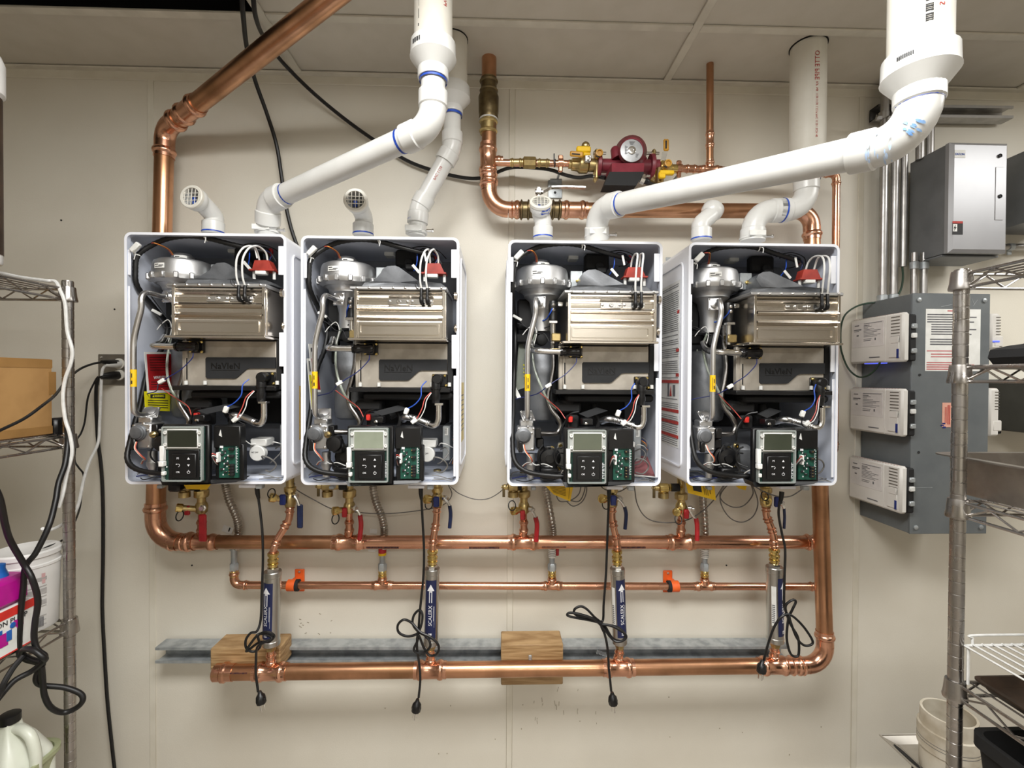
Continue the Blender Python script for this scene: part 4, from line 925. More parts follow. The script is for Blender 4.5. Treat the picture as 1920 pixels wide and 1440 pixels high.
# ---- hot valves (red), cold valves (blue), gas connectors, relief valves
def lever(root, p, m, wd, nm):
    b = MB(); b.tube(crom(p, 5), [wd]*(5*(len(p)-1)+1), 8); return b.build(nm, m, root)
HV = [dict(x=378, nut=(919, 932), bot=955, cap=(334, 952), loop=(337, 967, 1), red=(351, 957), arm=None, hd=[(378, 967), (381, 990), (381, 1014)]),
      dict(x=655, nut=(919, 932), bot=972, cap=(627, 958), loop=(629, 973, 1), red=(646, 961), arm=[(662, 952), (670, 957), (675, 966)], hd=[(675, 966), (677, 985), (674, 1012)]),
      dict(x=982, nut=(921, 932), bot=974, cap=(963, 958), loop=(960, 948, -1), red=(980, 966), arm=[(993, 954), (999, 960), (1004, 970)], hd=[(1004, 970), (1007, 985), (1005, 1015)]),
      dict(x=1277, nut=(925, 936), bot=974, cap=(1269, 960), loop=(1272, 974, 1), red=(1287, 964), arm=[(1291, 953), (1298, 966), (1305, 972)], hd=[(1305, 972), (1307, 985), (1307, 1013)])]
HL = ['brass service valve under leftmost heater with red lever hanging straight down', 'brass service valve under second heater with bent red lever', 'brass service valve under third heater with bent red lever', 'brass service valve under right heater with red lever']
dh = .115
for i, h in enumerate(HV):
    x = h['x']; t = thing('service_valve', HL[i], 'valve', P(x, h['bot'], dh), 'red lever valves on the hot outlets')
    b = MB().tube([P(x, 885, dh), P(x, 955, dh)], .0125, 14)
    b.lathe(P(x, h['nut'][1], dh), Z, [(0, .019), (.003, .0215), ((h['nut'][1]-h['nut'][0])*.00165, .0215), ((h['nut'][1]-h['nut'][0])*.00165+.003, .018)], 8)
    b.lathe(P(x, 962, dh), Z, [(0, .013), (.004, .017), (.022, .0185), (.030, .0165), (.036, .013)], 14); b.build('valve_body', BRASS, t)
    MB().tube([P(x, 960, dh), P(x, 1003, .09)], .0105, 14).build('stub_pipe', COP, t); coupling(t, P(x, 975, dh-.004), P(x, 998, .095), .0108, COP, 'coupling', 1.1)
    cx, cy = h['cap']; A = P(cx, cy, dh+.03); B_ = P(x, 955, dh)
    MB().tube([B_, A+(B_-A).normalized()*.01], .0095, 12).build('drain_port', BRASS, t)
    dd = (A-B_).normalized(); MB().lathe(A-dd*.012, dd, [(0, .0125), (.004, .0135), (.016, .0135), (.018, .010), (.018, .004)], 12).build('drain_cap', BRASSY, t)
    lx, ly, s = h['loop']; c = P(lx, ly, dh+.035)
    MB().tube([c+V((math.cos(a)*.011, .006*math.sin(a), math.sin(a)*.014)) for a in [2*math.pi*j/18 for j in range(19)]], .0018, 7).build('cap_strap', RUB, t)
    MB().box(P(h['red'][0], h['red'][1], dh+.02), (.016, .010, .030), .003).build('drain_lever', REDH, t)
    if h['arm'] is None:
        MB().lathe(P(x+3, 952, dh+.022), -Y, [(0, .011), (.004, .011), (.006, .007), (.012, .007)], 6).build('lever_nut', CHROME, t)
        MB().box(P(380, 990, dh+.03), (.024, .008, .085), .004).build('lever', REDH, t)
    else:
        MB().lathe(P(*h['arm'][0], dh+.015), V((.8, -.5, 0)), [(0, .009), (.010, .009), (.012, .005), (.018, .005)], 10).build('lever_nut', CHROME, t)
        lever(t, pts_(h['arm'], dh+.02), CHROME, .0045, 'lever_arm'); lever(t, pts_(h['hd'], dh+.02), REDH, .0075, 'lever')
CV = [dict(x=544, cap=(509, 933), loop=(509, 925, -1), blu=(530, 937), arm=[(552, 930), (557, 937), (561, 948)], hd=[(562, 946), (563, 965), (562, 988)], flat=1),
      dict(x=820, cap=(800, 936), loop=(804, 946, 1), blu=(818, 941), arm=[(832, 934), (839, 942), (843, 949)], hd=[(843, 948), (845, 965), (843, 990)]),
      dict(x=1148, cap=(1129, 935), loop=(1136, 946, 1), blu=(1150, 938), arm=[(1158, 934), (1166, 942), (1171, 951)], hd=[(1171, 950), (1174, 965), (1172, 992)]),
      dict(x=1436, cap=(1438, 940), loop=(1434, 930, -1), blu=(1457, 941), arm=[(1460, 942), (1467, 947), (1470, 953)], hd=[(1470, 952), (1471, 970), (1470, 991)])]
VL = ['brass service valve under leftmost heater with flat dark blue lever', 'brass service valve under second heater with thin blue lever', 'brass service valve under third heater with thin blue lever', 'brass service valve under right heater with blue lever behind the black cord']
dc = .16
for i, h in enumerate(CV):
    x = h['x']; t = thing('service_valve', VL[i], 'valve', P(x, 950, dc), 'blue lever valves on the cold inlets')
    b = MB().tube([P(x, 880, dc), P(x, 950, dc)], .012, 14).lathe(P(x, 950, dc), Z, [(0, .0125), (.004, .016), (.024, .018), (.034, .0165), (.040, .013), (.048, .0175), (.060, .0175), (.062, .013)], 14); b.build('valve_body', BRASS, t)
    A = P(*h['cap'], dc+.03); B_ = P(x, 937, dc); dd = (A-B_).normalized() if i < 3 else V((0, -1, -.1)).normalized()
    MB().tube([B_, A-dd*.008], .0095, 12).build('drain_port', BRASS, t); MB().lathe(A-dd*.012, dd, [(0, .0125), (.004, .0138), (.016, .0138), (.018, .010), (.018, .004)], 12).build('drain_cap', BRASSY, t)
    c = P(h['loop'][0], h['loop'][1], dc+.035)
    MB().tube([c+V((math.cos(a)*.011, .005*math.sin(a), math.sin(a)*.013)) for a in [2*math.pi*j/18 for j in range(19)]], .0017, 7).build('cap_strap', RUB, t)
    MB().box(P(h['blu'][0], h['blu'][1], dc+.022), (.018, .010, .032), .003).build('drain_lever', BLUV, t)
    MB().lathe(P(*h['arm'][0], dc+.01), V((.8, -.5, 0)), [(0, .009), (.010, .009), (.012, .005), (.016, .005)], 10).build('lever_nut', CHROME, t)
    lever(t, pts_(h['arm'], dc+.02), CHROME, .0045, 'lever_arm')
    if h.get('flat'): MB().box(P(562.5, 968, dc+.02), (.018, .007, .073), .005).build('lever', BLUH, t)
    else: lever(t, pts_(h['hd'], dc+.02), BLUH, .0058 if i < 3 else .0042, 'lever')
RV = [(346, 918, 'brass relief valve outlet under leftmost heater beside black knob', 0), (614, 917, 'brass relief valve under second heater', 1), (962, 918, 'brass relief valve at lower left of third heater', 1), (1244, 920, 'brass relief valve between third and right heaters', 1)]
for i, (x, y, lb, full) in enumerate(RV):
    t = thing('relief_valve', lb, 'valve', P(x, y, .13), 'brass relief valves under the heaters'); dd = .13
    xh = HV[i]['x']
    MB().tube([P(x-6, y-5, dd), P(xh, y-7, dd-.01)], .0115, 14).lathe(P(x-10, y-5, dd), X, [(0, .010), (.004, .0155), (.03, .0155), (.034, .011)], 12).build('valve_body', BRASSY if i == 3 else BRASS, t)
    MB().lathe(P(x, y-4, dd), -Z, [(0, .011), (.012, .011), (.014, .0165), (.03, .0165), (.030, .012), (.02, .012)], 16).build('outlet', BRASS, t)
    if full:
        MB().lathe(P(x-10, y-5, dd), -X, [(0, .009), (.012, .009), (.013, .006), (.02, .004)], 12).build('spring_cap', BRASS, t)
        MB().prism([P(x-20, y-9, dd+.005), P(x-15, y-9, dd+.005), P(x-15, y+14, dd+.005), P(x-20, y+14, dd+.005)], (0, .003, 0)).build('test_lever', BRZ, t)
    MB().cyl(P(xh-18, y-6, dd), P(xh-4, y-6, dd), .013, 12).build('heater_union', BLKM, t)
    if not full: MB().box(P(330, 913, .16), (.036, .03, .026), .006).build('black_knob', BLK, t)
FX = [([(421, 900), (424, 916), (430, 938), (442, 966), (447, 985), (447, 1000), (444, 1030)], 439, (1020, 1042)), ([(700, 900), (700, 918), (706, 944), (715, 966), (720, 988), (720, 1003), (718, 1030)], 717, (1026, 1044)),
      ([(1022, 900), (1024, 920), (1029, 948), (1035, 982), (1037, 1003), (1036, 1030)], 1035, (1028, 1044)), ([(1318, 900), (1318, 935), (1320, 965), (1322, 1003), (1322, 1030)], 1321, (1029, 1045))]
FL = ['corrugated steel gas connector under leftmost heater', 'corrugated steel gas connector under second heater with red tag band', 'corrugated steel gas connector under third heater with red shutoff', 'corrugated steel gas connector under right heater']
for i, (pl, px, tg) in enumerate(FX):
    t = thing('gas_connector', FL[i], 'pipe', P(px, 1050, .045), 'corrugated gas connectors under the heaters')
    ps = crom(pts_(pl, .045), 14); b = MB(); b.tube(ps, [.0128*(1 if j % 3 else .84) for j in range(len(ps))], 14); b.build('corrugated_hose', mat('corrugated_steel', (.5, .47, .43), .3, 1, c2=(.36, .34, .31), scale=30), t)
    MB().tube([P(px, 1028, .045), P(px, 1060, .045)], .0095, 12).build('nipple', GALV, t)
    MB().lathe(P(px, 1070, .045), Z, [(0, .013), (.004, .0145), (.022, .0145), (.026, .011)], 6).build('union_nut', GALV, t)
    MB().lathe(P(px, 1082, .045), Z, [(0, .0115), (.004, .014), (.008, .014), (.010, .0115), (.015, .0135), (.02, .0135), (.024, .011)], 14).build('brass_union', BRASSY, t)
    a, c = P(px, tg[1], .045), P(px, tg[0], .045)
    if i == 1:
        MB().cyl(c, a+(c-a)*.45, .0132, 16).build('tag_band', REDH, t); MB().cyl(a+(c-a)*.45, a+(c-a)*.2, .0132, 16).build('tag_stripe', YEL, t)
        for cx, cy in ((700, 996), (697, 1030)): MB().box(P(cx, cy, .03), (.024, .001, .016), 0, (0, .1, 0)).build('paper_tag', PAPER, t)
        MB().box(P(705, 1030, .034), (.012, .0006, .010), 0, (0, .1, 0)).build('paper_tag', PAPER, t)
    elif i == 0:
        MB().cyl(c, a+(c-a)*.5, .013, 16).build('tag_band', GALV, t)
        MB().box(P(427, 993, .03), (.034, .001, .022), 0, (0, .35, 0)).build('paper_tag', PAPER, t); MB().box(P(430, 993, .031), (.004, .0005, .014), 0, (0, .35, 0)).build('tag_print', INK, t)
    else:
        MB().cyl(a, c, .0135, 18).build('tag_band', PAPER, t)
        b = MB(); [b.lathe(a+(c-a)*(.15+.2*j), Z, [(0, .01385), (.0013, .01385)], 18, cap=False) for j in range(4)]; b.build('tag_print', INKG, t)
        if i == 2: MB().box(P(1045, 1033, .045), (.010, .012, .03), .002).build('shutoff', REDH, t)
# ================================================================== white vent pipes
def hub(b, A, ax, r, L, h=1.2, n=22):
    return b.lathe(A, ax, [(0, r*1.02), (.003, r*h), (L-.003, r*h), (L, r*h*.97), (L, r)], n)
def reducer(root, A, ax, r1, r2, L):
    b = MB().lathe(A, ax, [(0, r1*1.02), (.0, r1*1.17), (.030, r1*1.19), (.034, r1*1.22), (.060, r2*1.16), (.066, r2*1.2), (L-.003, r2*1.2), (L, r2*1.17), (L, r2)], 28)
    return b.build('reducer', PVC, root)
def collar(root, p, r):
    MB().lathe(p, Z, [(0, r*1.25), (.006, r*1.25), (.008, r*1.16), (.022, r*1.16), (.024, r)], 24).build('collar', PVC, root)
    MB().box(p+V((-.004, -r*1.18, .010)), (.05, .006, .016), .001).build('collar_band', PAPER, root)
    MB().lathe(p+V((r*1.2, -.01, .008)), X, [(0, .004), (.016, .004), (.018, .006), (.022, .006)], 8).build('collar_screw', CHROME, root)
def ptext(root, body, A, ax, r, size, px_side, m=INKR, up=None):
    """print on a pipe; A on the axis, px_side turns it round the pipe from the front"""
    ax = V(ax).normalized(); fr = (CAM-V(A)); fr = (fr-ax*fr.dot(ax)).normalized(); sd = ax.cross(fr)
    n = fr*math.cos(px_side)+sd*math.sin(px_side); t = ax.cross(n)
    MB().text(body, V(A)+n*r, ax, t, size, .0003, (V(A), ax, r)).build('printed_text', m, root)
rp = .0300
# vent of the leftmost heater
v1 = thing('vent_pipe', 'white vent pipe slanting up right from leftmost heater to a thicker riser', 'pipe', P(502, 437, .22), 'white vent pipes')
a = [P(502, 440, .20), P(503, 379, .24), P(812, 238, .50), P(808, -60, .53)]; a[3].x, a[3].y = a[2].x-.002, a[2].y; a[3].z = ZCEIL+.05
zr = P(808, 150, .5).z
run(v1, [a[0], a[1], a[2], V((a[2].x, a[2].y, zr))], .0285, [0, .05, .055, 0], 'pvc', PVC, PVC, n=24)
d12 = (a[2]-a[1]).normalized()
collar(v1, P(502, 438, .20), .0285); ring(v1, a[1]+d12*.078, d12, .0292, .004); ring(v1, a[2]-d12*.094, d12, .0292, .006)
t_ = V((a[2].x, a[2].y, P(808, 83, .5).z)); reducer(v1, t_, -Z, .0445, .0300, t_.z-P(808, 150, .5).z+.0)
ring(v1, V((a[2].x, a[2].y, P(808, 152, .5).z)), Z, .0325, .006)
MB().tube([t_-Z*.0, V((t_.x, t_.y, ZCEIL+.05))], .0445, 28).build('riser', PVCC, v1)
ptext(v1, 'PVC PIPE 1120 PR', t_+Z*.11, Z, .0445, .012, .62); ptext(v1, '|| ||| | ||| ||', t_-Z*.022, X, .0001, .011, 0, INKG) if False else None
b = MB(); rb = .0445*1.195
for j in range(14):
    an = -.9+.033*j; w_ = .004+.004*((j*7) % 3)
    p0 = t_+V((math.sin(an)*rb, -math.cos(an)*rb, -.018))
    if j % 4 != 3: b.box(p0, (.0009, .0008, .010), 0, (0, 0, an))
b.build('barcode', INK, v1)
b = MB()
for j in range(9): b.box(t_+V((math.sin(-.7+.02*(j % 3))*.0447, -math.cos(-.7)*.0447, .02+.025*j)), (.002, .001, .006+.010*((j*3) % 4)/2))
b.build('scuff_marks', INK, v1)
# vent of the second heater
v2 = thing('vent_pipe', 'white offset vent pipe behind the slanting one, over second heater', 'pipe', P(782, 430, .17), 'white vent pipes')
a = [P(781, 442, .17), P(785, 392, .17), P(848, 278, .18), P(845, 100, .18)]; top = V((a[2].x, a[2].y, P(846, 214, .18).z))
run(v2, [a[0], a[1], a[2], top], .0262, [0, .06, .06, 0], 'pvc', PVC, PVC, n=24)
collar(v2, P(781, 439, .17), .0262); ring(v2, top-Z*.004, Z, .0295, .007); d12 = (a[2]-a[1]).normalized()
ptext(v2, 'PVC 1120', (a[1]+a[2])/2+d12*.012, d12, .0262, .011, -.1)
ring(v2, P(783, 413, .17), Z, .031, .004)
t_ = V((a[2].x, a[2].y, P(846, 165, .18).z)); reducer(v2, t_, -Z, .0445, .027, (t_-top).length)
MB().tube([t_, V((t_.x, t_.y, ZCEIL+.05))], .0445, 28).build('riser', PVCC, v2)
MB().lathe(V((t_.x, t_.y, ZCEIL-.001)), Z, [(0, .0465), (.003, .0465)], 28).build('ceiling_hole', BLACKV, v2)
# vent of the third heater
v3 = thing('vent_pipe', 'long white vent pipe with blue primer smears rising right to front riser', 'pipe', P(1119, 445, .2), 'white vent pipes')
a = [P(1119, 446, .20), P(1119, 392, .23), P(1722, 262, .84), P(1722, 100, .84)]; top = V((a[2].x, a[2].y, P(1722, 186, .84).z))
run(v3, [a[0], a[1], a[2], top], .0300, [0, .06, .055, 0], 'pvc', PVC, PVC, n=26)
d12 = (a[2]-a[1]).normalized(); collar(v3, P(1119, 446, .20), .0300)
ring(v3, a[1]+d12*.094, d12, .0308, .005); ring(v3, P(1119, 430, .20), Z, .0355, .004); ring(v3, a[2]-d12*.078, d12, .0308, .006); ring(v3, top-Z*.004, Z, .0335, .011)
t_ = V((a[2].x, a[2].y, P(1725, 105, .84).z)); reducer(v3, t_, -Z, .0445, .030, (t_-top).length-.004)
MB().tube([t_, V((t_.x, t_.y, ZCEIL+.05))], .0445, 28).build('riser', PVCC, v3)
ptext(v3, 'S CE  ■ PVC 1120 PR 260 PSI', t_+Z*.125, Z, .0445, .012, .62); ptext(v3, '4 PIPE 60HS40', t_+Z*.11, Z, .0445, .006, .32, INKG)
b = MB(); rb = .0446
def onp(c, r, an, z): return V((c.x+math.sin(an)*r, c.y-math.cos(an)*r, z))
face = math.atan2(CAM.x-t_.x, -(CAM.y-t_.y))
for j in range(13):
    if j % 5 != 4: b.box(onp(t_, rb, face+.26, t_.z+.03+.0032*j), (.010, .0008, .0014+.001*(j % 2)), 0, (0, 0, face+.26))
for j in range(9): b.box(onp(t_, .0445*1.196, face-.55+.05*j, t_.z-.017), (.0016, .0008, .006), 0, (0, 0, face-.55+.05*j))
b.build('barcode', INK, v3)
def patch(root, c, ax, r, h0, h1, a0, a1, seed, m):
    """an uneven smear on a pipe"""
    rnd = random.Random(seed); ax = V(ax).normalized(); fr = CAM-V(c); fr = (fr-ax*fr.dot(ax)).normalized(); sd = ax.cross(fr); b = MB()
    for _ in range(16):
        aa = rnd.uniform(a0, a1); hh = rnd.uniform(h0, h1); l = rnd.uniform(.1, .4)*(a1-a0); w_ = rnd.uniform(.0006, .0024); n = 5; vs = []
        for j in range(n+1):
            an = aa+l*(j/n-.5); rr2 = r+.0004+rnd.uniform(0, .0002); u = fr*math.cos(an)+sd*math.sin(an); s = w_*math.sin(math.pi*(j+.4)/(n+.8))
            vs += [V(c)+ax*(hh-s)+u*rr2, V(c)+ax*(hh+s)+u*rr2]
        b.add(vs, [(2*j, 2*j+2, 2*j+3, 2*j+1) for j in range(n)])
    return b.build('primer_smear', m, root)
patch(v3, a[2]-d12*.083, d12, .0302, -.012, .012, -1.1, 1.1, 1, SMEAR); patch(v3, a[2]-d12*.045, d12, .0362, -.02, .02, -.8, .8, 2, mat('smear_pale', '#c3d5ee', .45, c2='#aac5e8', scale=60)); arc_, T_ = fillet(a[1], a[2], top, .055); patch(v3, arc_[4], arc_[5]-arc_[3], .0335, -.011, .011, -.5, .5, 3, SMEAR)
# vent of the right heater
v4 = thing('vent_pipe', 'short white swan-neck vent with blue ring into the red-lettered riser', 'pipe', P(1411, 445, .2), 'white vent pipes')
a = [P(1411, 450, .19), P(1413, 396, .19), P(1512, 393, .19), P(1512, 300, .19)]
run(v4, a, .0300, [0, .062, .062, 0], 'pvc', PVC, PVC, n=24)
collar(v4, P(1411, 449, .19), .0300); ring(v4, P(1466, 394.5, .19), X, .0368, .005); ring(v4, V((a[2].x, a[2].y, P(1512, 337, .19).z)), Z, .0368, .007)
t_ = V((a[2].x, a[2].y, P(1513, 292, .19).z)); reducer(v4, t_, -Z, .049, .030, .075)
MB().tube([t_, V((t_.x, t_.y, ZCEIL+.05))], .0495, 30).build('riser', PVCC, v4)
MB().lathe(V((t_.x, t_.y, ZCEIL-.001)), Z, [(0, .0525), (.003, .0525)], 28).build('ceiling_hole', BLACKV, v4)
ptext(v4, 'OTTE PIPE', V((t_.x, t_.y, P(1513, 142, .19).z)), -Z, .0495, .019, -.50); ptext(v4, 'PLP  NB  1120 1120 1.12 P PVC 1120 / SCH 40', V((t_.x, t_.y, P(1513, 222, .19).z)), -Z, .0495, .0085, -.50)
# ---- intake elbows with grilles
IT = [((400, 440, .17), (400, 405, .17), (361, 370, .245), (-.12, -1, .10), 'white intake elbow with round grille on leftmost heater', .0262, 1),
      ((681, 443, .17), (682, 408, .17), (667, 376, .245), (.05, -1, .05), 'white intake elbow with round grille on second heater', .0262, 1),
      ((1018, 449, .17), (1018, 415, .17), (1014, 381, .205), (-.05, -1, .8), 'white intake elbow with grille facing up on third heater', .0262, 1),
      ((1315, 452, .17), (1314, 420, .17), (1338, 391, .15), (.55, .35, .85), 'white intake elbow leaning right on the right heater', .0262, 0)]
for i, (p0, p1, p2, nn, lb, r, grl) in enumerate(IT):
    t = thing('intake_elbow', lb, 'vent', P(*p0), 'intake elbows on the heaters'); A, B_, Cc = P(*p0), P(*p1), P(*p2); nn = V(nn).normalized()
    pts = crom([A, (A+B_)/2, B_, Cc-nn*.034, Cc-nn*.006], 6)
    b = MB(); n = len(pts); b.tube(pts, [r]*n, 24, cap=False); b.lathe(A, Z, [(0, r*1.02), (.004, r*1.17), (.036, r*1.17), (.040, r)], 24)
    b.lathe(Cc-nn*.030, nn, [(0, r), (.008, r*1.22), (.016, r*1.26), (.030, r*1.26), (.032, r*1.2), (.032, r*1.05), (.004, r*.95)], 24, cap=False); b.build('elbow', PVC, t)
    ring(t, A+Z*.006, Z, r*1.185, .004)
    if grl:
        MB().lathe(Cc-nn*.003, nn, [(0, r*1.30), (.008, r*1.30), (.010, r*1.22), (.010, r*.98), (.002, r*.96)], 24, cap=False).build('grille_rim', PVCC, t)
        x, y, z = frame(nn); 
        for k in range(-2, 3):
            h = math.sqrt(max(.01, .96-(k*.40)**2))*r
            for u, w_ in ((x, y), (y, x)):
                if u is y and abs(k) == 2: continue
                c = Cc+nn*.004+u*(k*.40*r); MB().cyl(c-w_*h, c+w_*h, .0011, 6).build('grille_bar', PVCC, t)
        MB().box(Cc-nn*.012+V((-.004, 0, -.003)), (.010, .004, .022), .001).build('inner_smear', BLUEP, t)
    if i == 2: patch(t, Cc-nn*.012, nn, r*1.28, -.010, .010, .1, .9, 5, BLUEP)
# ================================================================== cords
def cord(name, label, pts, d, r, m, cat='cord', group=None, k=8, n=8):
    ps = pts_(pts, d); o = MB().tube(crom(ps, k), r, n).build(name, m, None, loc=ps[0]); return tag(o, label, cat, group)
def powercord(label, pts, d, plug, tilt, boot):
    t = thing('plug_cord', label, 'cord', P(*boot[0], d), 'black heater power cords')
    MB().tube(crom(pts_(pts, d), 8), .0036, 8).build('cable', RUB, t)
    MB().tube(pts_(boot, d), [.0068, .0064, .0045], 10).build('strain_relief', BLK, t)
    c = P(*plug, d); u = V((math.sin(tilt), -.1, -math.cos(tilt))).normalized(); s = u.cross(Y).normalized()
    x, y, z = frame(u); R = Matrix((s, s.cross(u), u)).transposed()
    b = MB().lathe(c-u*.022, u, [(0, .0045), (.008, .007), (.014, .0125), (.026, .0145), (.036, .0125), (.038, .006)], 8)
    b.box(c+u*.006, (.026, .018, .022), .005, R); b.build('plug', BLK, t)
    for e in (-.0065, .0065): MB().box(c+u*.024+s*e, (.0018, .005, .016), .0004, R).build('prong', CHROME, t)
    MB().cyl(c+u*.016-y*.006, c+u*.034-y*.006, .0022, 8).build('prong', CHROME, t)
    return t
powercord('black power cord under leftmost heater, bundled above the wood block', [(484, 930), (488, 960), (492, 1000), (493, 1050), (491, 1110), (489, 1160), (482, 1183, .245), (470, 1187, .25), (461, 1200, .25), (462, 1215, .245), (475, 1222, .24), (488, 1212, .235), (484, 1192, .25), (500, 1185, .255), (514, 1192, .25), (505, 1203, .24), (485, 1205, .235), (462, 1221, .245), (478, 1196, .255), (490, 1188, .25), (510, 1196, .255), (492, 1206, .26), (482, 1215, .25), (480, 1240), (480, 1265), (484, 1297)], .235, (489, 1310), .22, [(482, 915), (483, 925), (485, 935)])
powercord('black power cord under second heater with tied open loops', [(790, 932), (792, 970), (795, 1030), (794, 1080), (790, 1120), (787, 1150), (785, 1178, .235), (783, 1200, .245), (776, 1217, .25), (783, 1224, .25), (797, 1223, .25), (807, 1210, .255), (800, 1194, .25), (784, 1184, .245), (774, 1170, .24), (776, 1154, .235), (786, 1144, .235), (792, 1152, .24), (790, 1172, .245), (782, 1188, .25), (764, 1193, .25), (748, 1186, .25), (746, 1172, .25), (757, 1162, .25), (772, 1168, .245), (788, 1185, .255), (808, 1195, .26), (822, 1210, .26), (820, 1225, .255), (806, 1229, .25), (795, 1215, .25), (784, 1190, .255), (782, 1215, .25), (786, 1245), (788, 1275), (785, 1308)], .235, (781, 1325), -.13, [(789, 915), (789, 925), (790, 936)])
powercord('black power cord under third heater with long loops reaching left', [(1142, 930), (1140, 975), (1138, 1030), (1136, 1080), (1132, 1130), (1130, 1164), (1118, 1160, .25), (1100, 1142, .255), (1088, 1137, .255), (1077, 1143, .255), (1080, 1153, .25), (1108, 1160, .25), (1130, 1170, .245), (1158, 1176, .25), (1172, 1190, .255), (1166, 1202, .25), (1148, 1196, .25), (1132, 1172, .25), (1110, 1164, .25), (1078, 1158, .26), (1064, 1154, .26), (1068, 1149, .26), (1085, 1151, .26), (1112, 1160, .26), (1130, 1176, .255), (1145, 1195, .25), (1156, 1203, .255), (1170, 1200, .26), (1173, 1190, .26), (1150, 1175, .26), (1128, 1172, .255), (1134, 1190, .25), (1139, 1215), (1142, 1255), (1146, 1296)], .235, (1149, 1312), .10, [(1142, 915), (1142, 925), (1142, 934)])
powercord('black power cord under right heater, looped beside the copper riser', [(1462, 940), (1460, 965), (1466, 1000), (1472, 1030), (1471, 1080), (1470, 1130), (1473, 1146), (1480, 1152, .24), (1487, 1140, .245), (1492, 1128, .245), (1486, 1125, .245), (1474, 1134, .24), (1474, 1148, .24), (1482, 1170, .245), (1496, 1195, .25), (1498, 1222, .25), (1494, 1231, .25), (1482, 1225, .25), (1475, 1195, .25), (1479, 1155, .245), (1482, 1165, .25), (1494, 1196, .255), (1508, 1210, .255), (1522, 1208, .255), (1522, 1198, .255), (1504, 1172, .25), (1482, 1153, .245), (1466, 1156, .245), (1452, 1175, .24), (1441, 1205, .235), (1432, 1238, .225)], .235, (1428, 1252), -.15, [(1466, 922), (1465, 932), (1463, 944)])
GRP = 'black cables from the ceiling opening'
cord('cable', 'black cable hanging from ceiling opening, running down behind leftmost heater', [(452, -30, .40), (456, 30, .33), (463, 90, .22), (478, 150, .12), (500, 212, .06), (518, 270, .03), (527, 325, .022), (534, 375, .02), (545, 425, .02), (560, 470, .02)], .02, .0062, RUB, 'cable', GRP)
cord('cable', 'black cable swooping from ceiling opening to the red pump', [(474, -20, .42), (479, 30, .36), (495, 70, .24), (530, 117, .1), (585, 172, .05), (645, 222, .03), (705, 265, .022), (765, 302, .02), (820, 322, .02), (868, 333, .02), (900, 334, .03), (925, 326, .045), (955, 315, .05), (990, 314, .06), (1030, 318, .07), (1060, 328, .075), (1085, 333, .085), (1110, 330, .09), (1135, 334, .12)], .02, .0060, RUB, 'cable', GRP)
MB_tie = tag(MB().lathe(P(1040, 306, .1)-X*.002, X, [(0, .013), (.004, .013)], 14).box(P(1039, 297, .115), (.004, .004, .03)).build('cable_tie', BLK, None, loc=P(1040, 306, .1)), 'black cable tie round the recirculation pipe', 'tie')
GW = 'thin grey control wires under the heaters'
cord('control_wire', 'thin grey wire sagging from leftmost to second heater', [(552, 905, .18), (556, 918), (590, 938), (622, 954), (650, 958), (700, 963), (745, 962), (800, 955), (832, 946), (847, 928), (840, 908)], .07, .0017, WIRG, 'wire', GW)
cord('control_wire', 'thin grey wire sagging between second and third heaters', [(836, 905, .2), (848, 915), (862, 926), (890, 936), (915, 935), (938, 922), (958, 900, .2)], .08, .0016, WIRG, 'wire', GW)
cord('control_wire', 'thin grey wire coil behind yellow tag under third heater', [(1090, 900, .14), (1086, 925), (1070, 938), (1050, 940), (1044, 928), (1060, 935), (1085, 940), (1096, 920), (1097, 900), (1100, 920), (1092, 940), (1075, 949), (1062, 940)], .09, .0019, WIRG, 'wire', GW)
cord('control_wire', 'thin grey wire drooping from third heater across to right heater', [(1120, 905, .2), (1135, 918), (1160, 922), (1182, 910), (1189, 912), (1194, 942), (1206, 965), (1225, 977), (1255, 980), (1285, 976), (1312, 962), (1338, 938), (1358, 908, .2)], .09, .0019, WIRG, 'wire', GW)
cord('control_wire', 'thin grey wire in two open rings under right heater', [(1362, 905, .2), (1350, 925), (1355, 940), (1375, 951), (1396, 947), (1412, 925), (1405, 902), (1415, 920), (1421, 945), (1412, 968), (1392, 979), (1370, 972), (1354, 950), (1351, 928), (1366, 908), (1385, 900, .2)], .10, .0019, WIRG, 'wire', GW)
cord('control_wire', 'thin grey wire arcing to the right corner of right heater', [(1400, 900, .2), (1425, 918), (1455, 930), (1480, 931), (1500, 920), (1514, 908, .2)], .2, .0018, WIRG, 'wire', GW)
# ---- tags and papers
def card(name, label, cat, quad, m, group=None, th=.0012):
    ps = [P(*c) for c in quad]; n = (ps[1]-ps[0]).cross(ps[3]-ps[0]).normalized()
    if n.dot(CAM-ps[0]) < 0: n = -n
    t = thing(name, label, cat, ps[0], group); MB().prism(ps, n*th).build('sheet', m, t)
    return t, ps, n, th
def printrows(t, ps, n, th, rows, m=INK, nm='printed_text'):
    b = MB()
    def S(u, v): return ps[0]*(1-u)*(1-v)+ps[1]*u*(1-v)+ps[2]*u*v+ps[3]*(1-u)*v + n*(th+.0004)
    for u0, u1, v0, v1 in rows: b.prism([S(u0, v0), S(u1, v0), S(u1, v1), S(u0, v1)], n*.0003)
    b.build(nm, m, t); return S
t, ps, n, th = card('warning_tag', 'yellow tag hanging under the third heater', 'tag', [(1012, 900, .2), (1076, 905, .2), (1069, 940, .19), (1038, 927, .19)], YEL, 'yellow tags under the heaters')
printrows(t, ps, n, th, [(.15, .75, .3+.09*j, .34+.09*j) for j in range(6)]+[(.88, .9, .2, .9)], mat('tag_print', '#9a7c10', .6, c2='#86690c', scale=40))
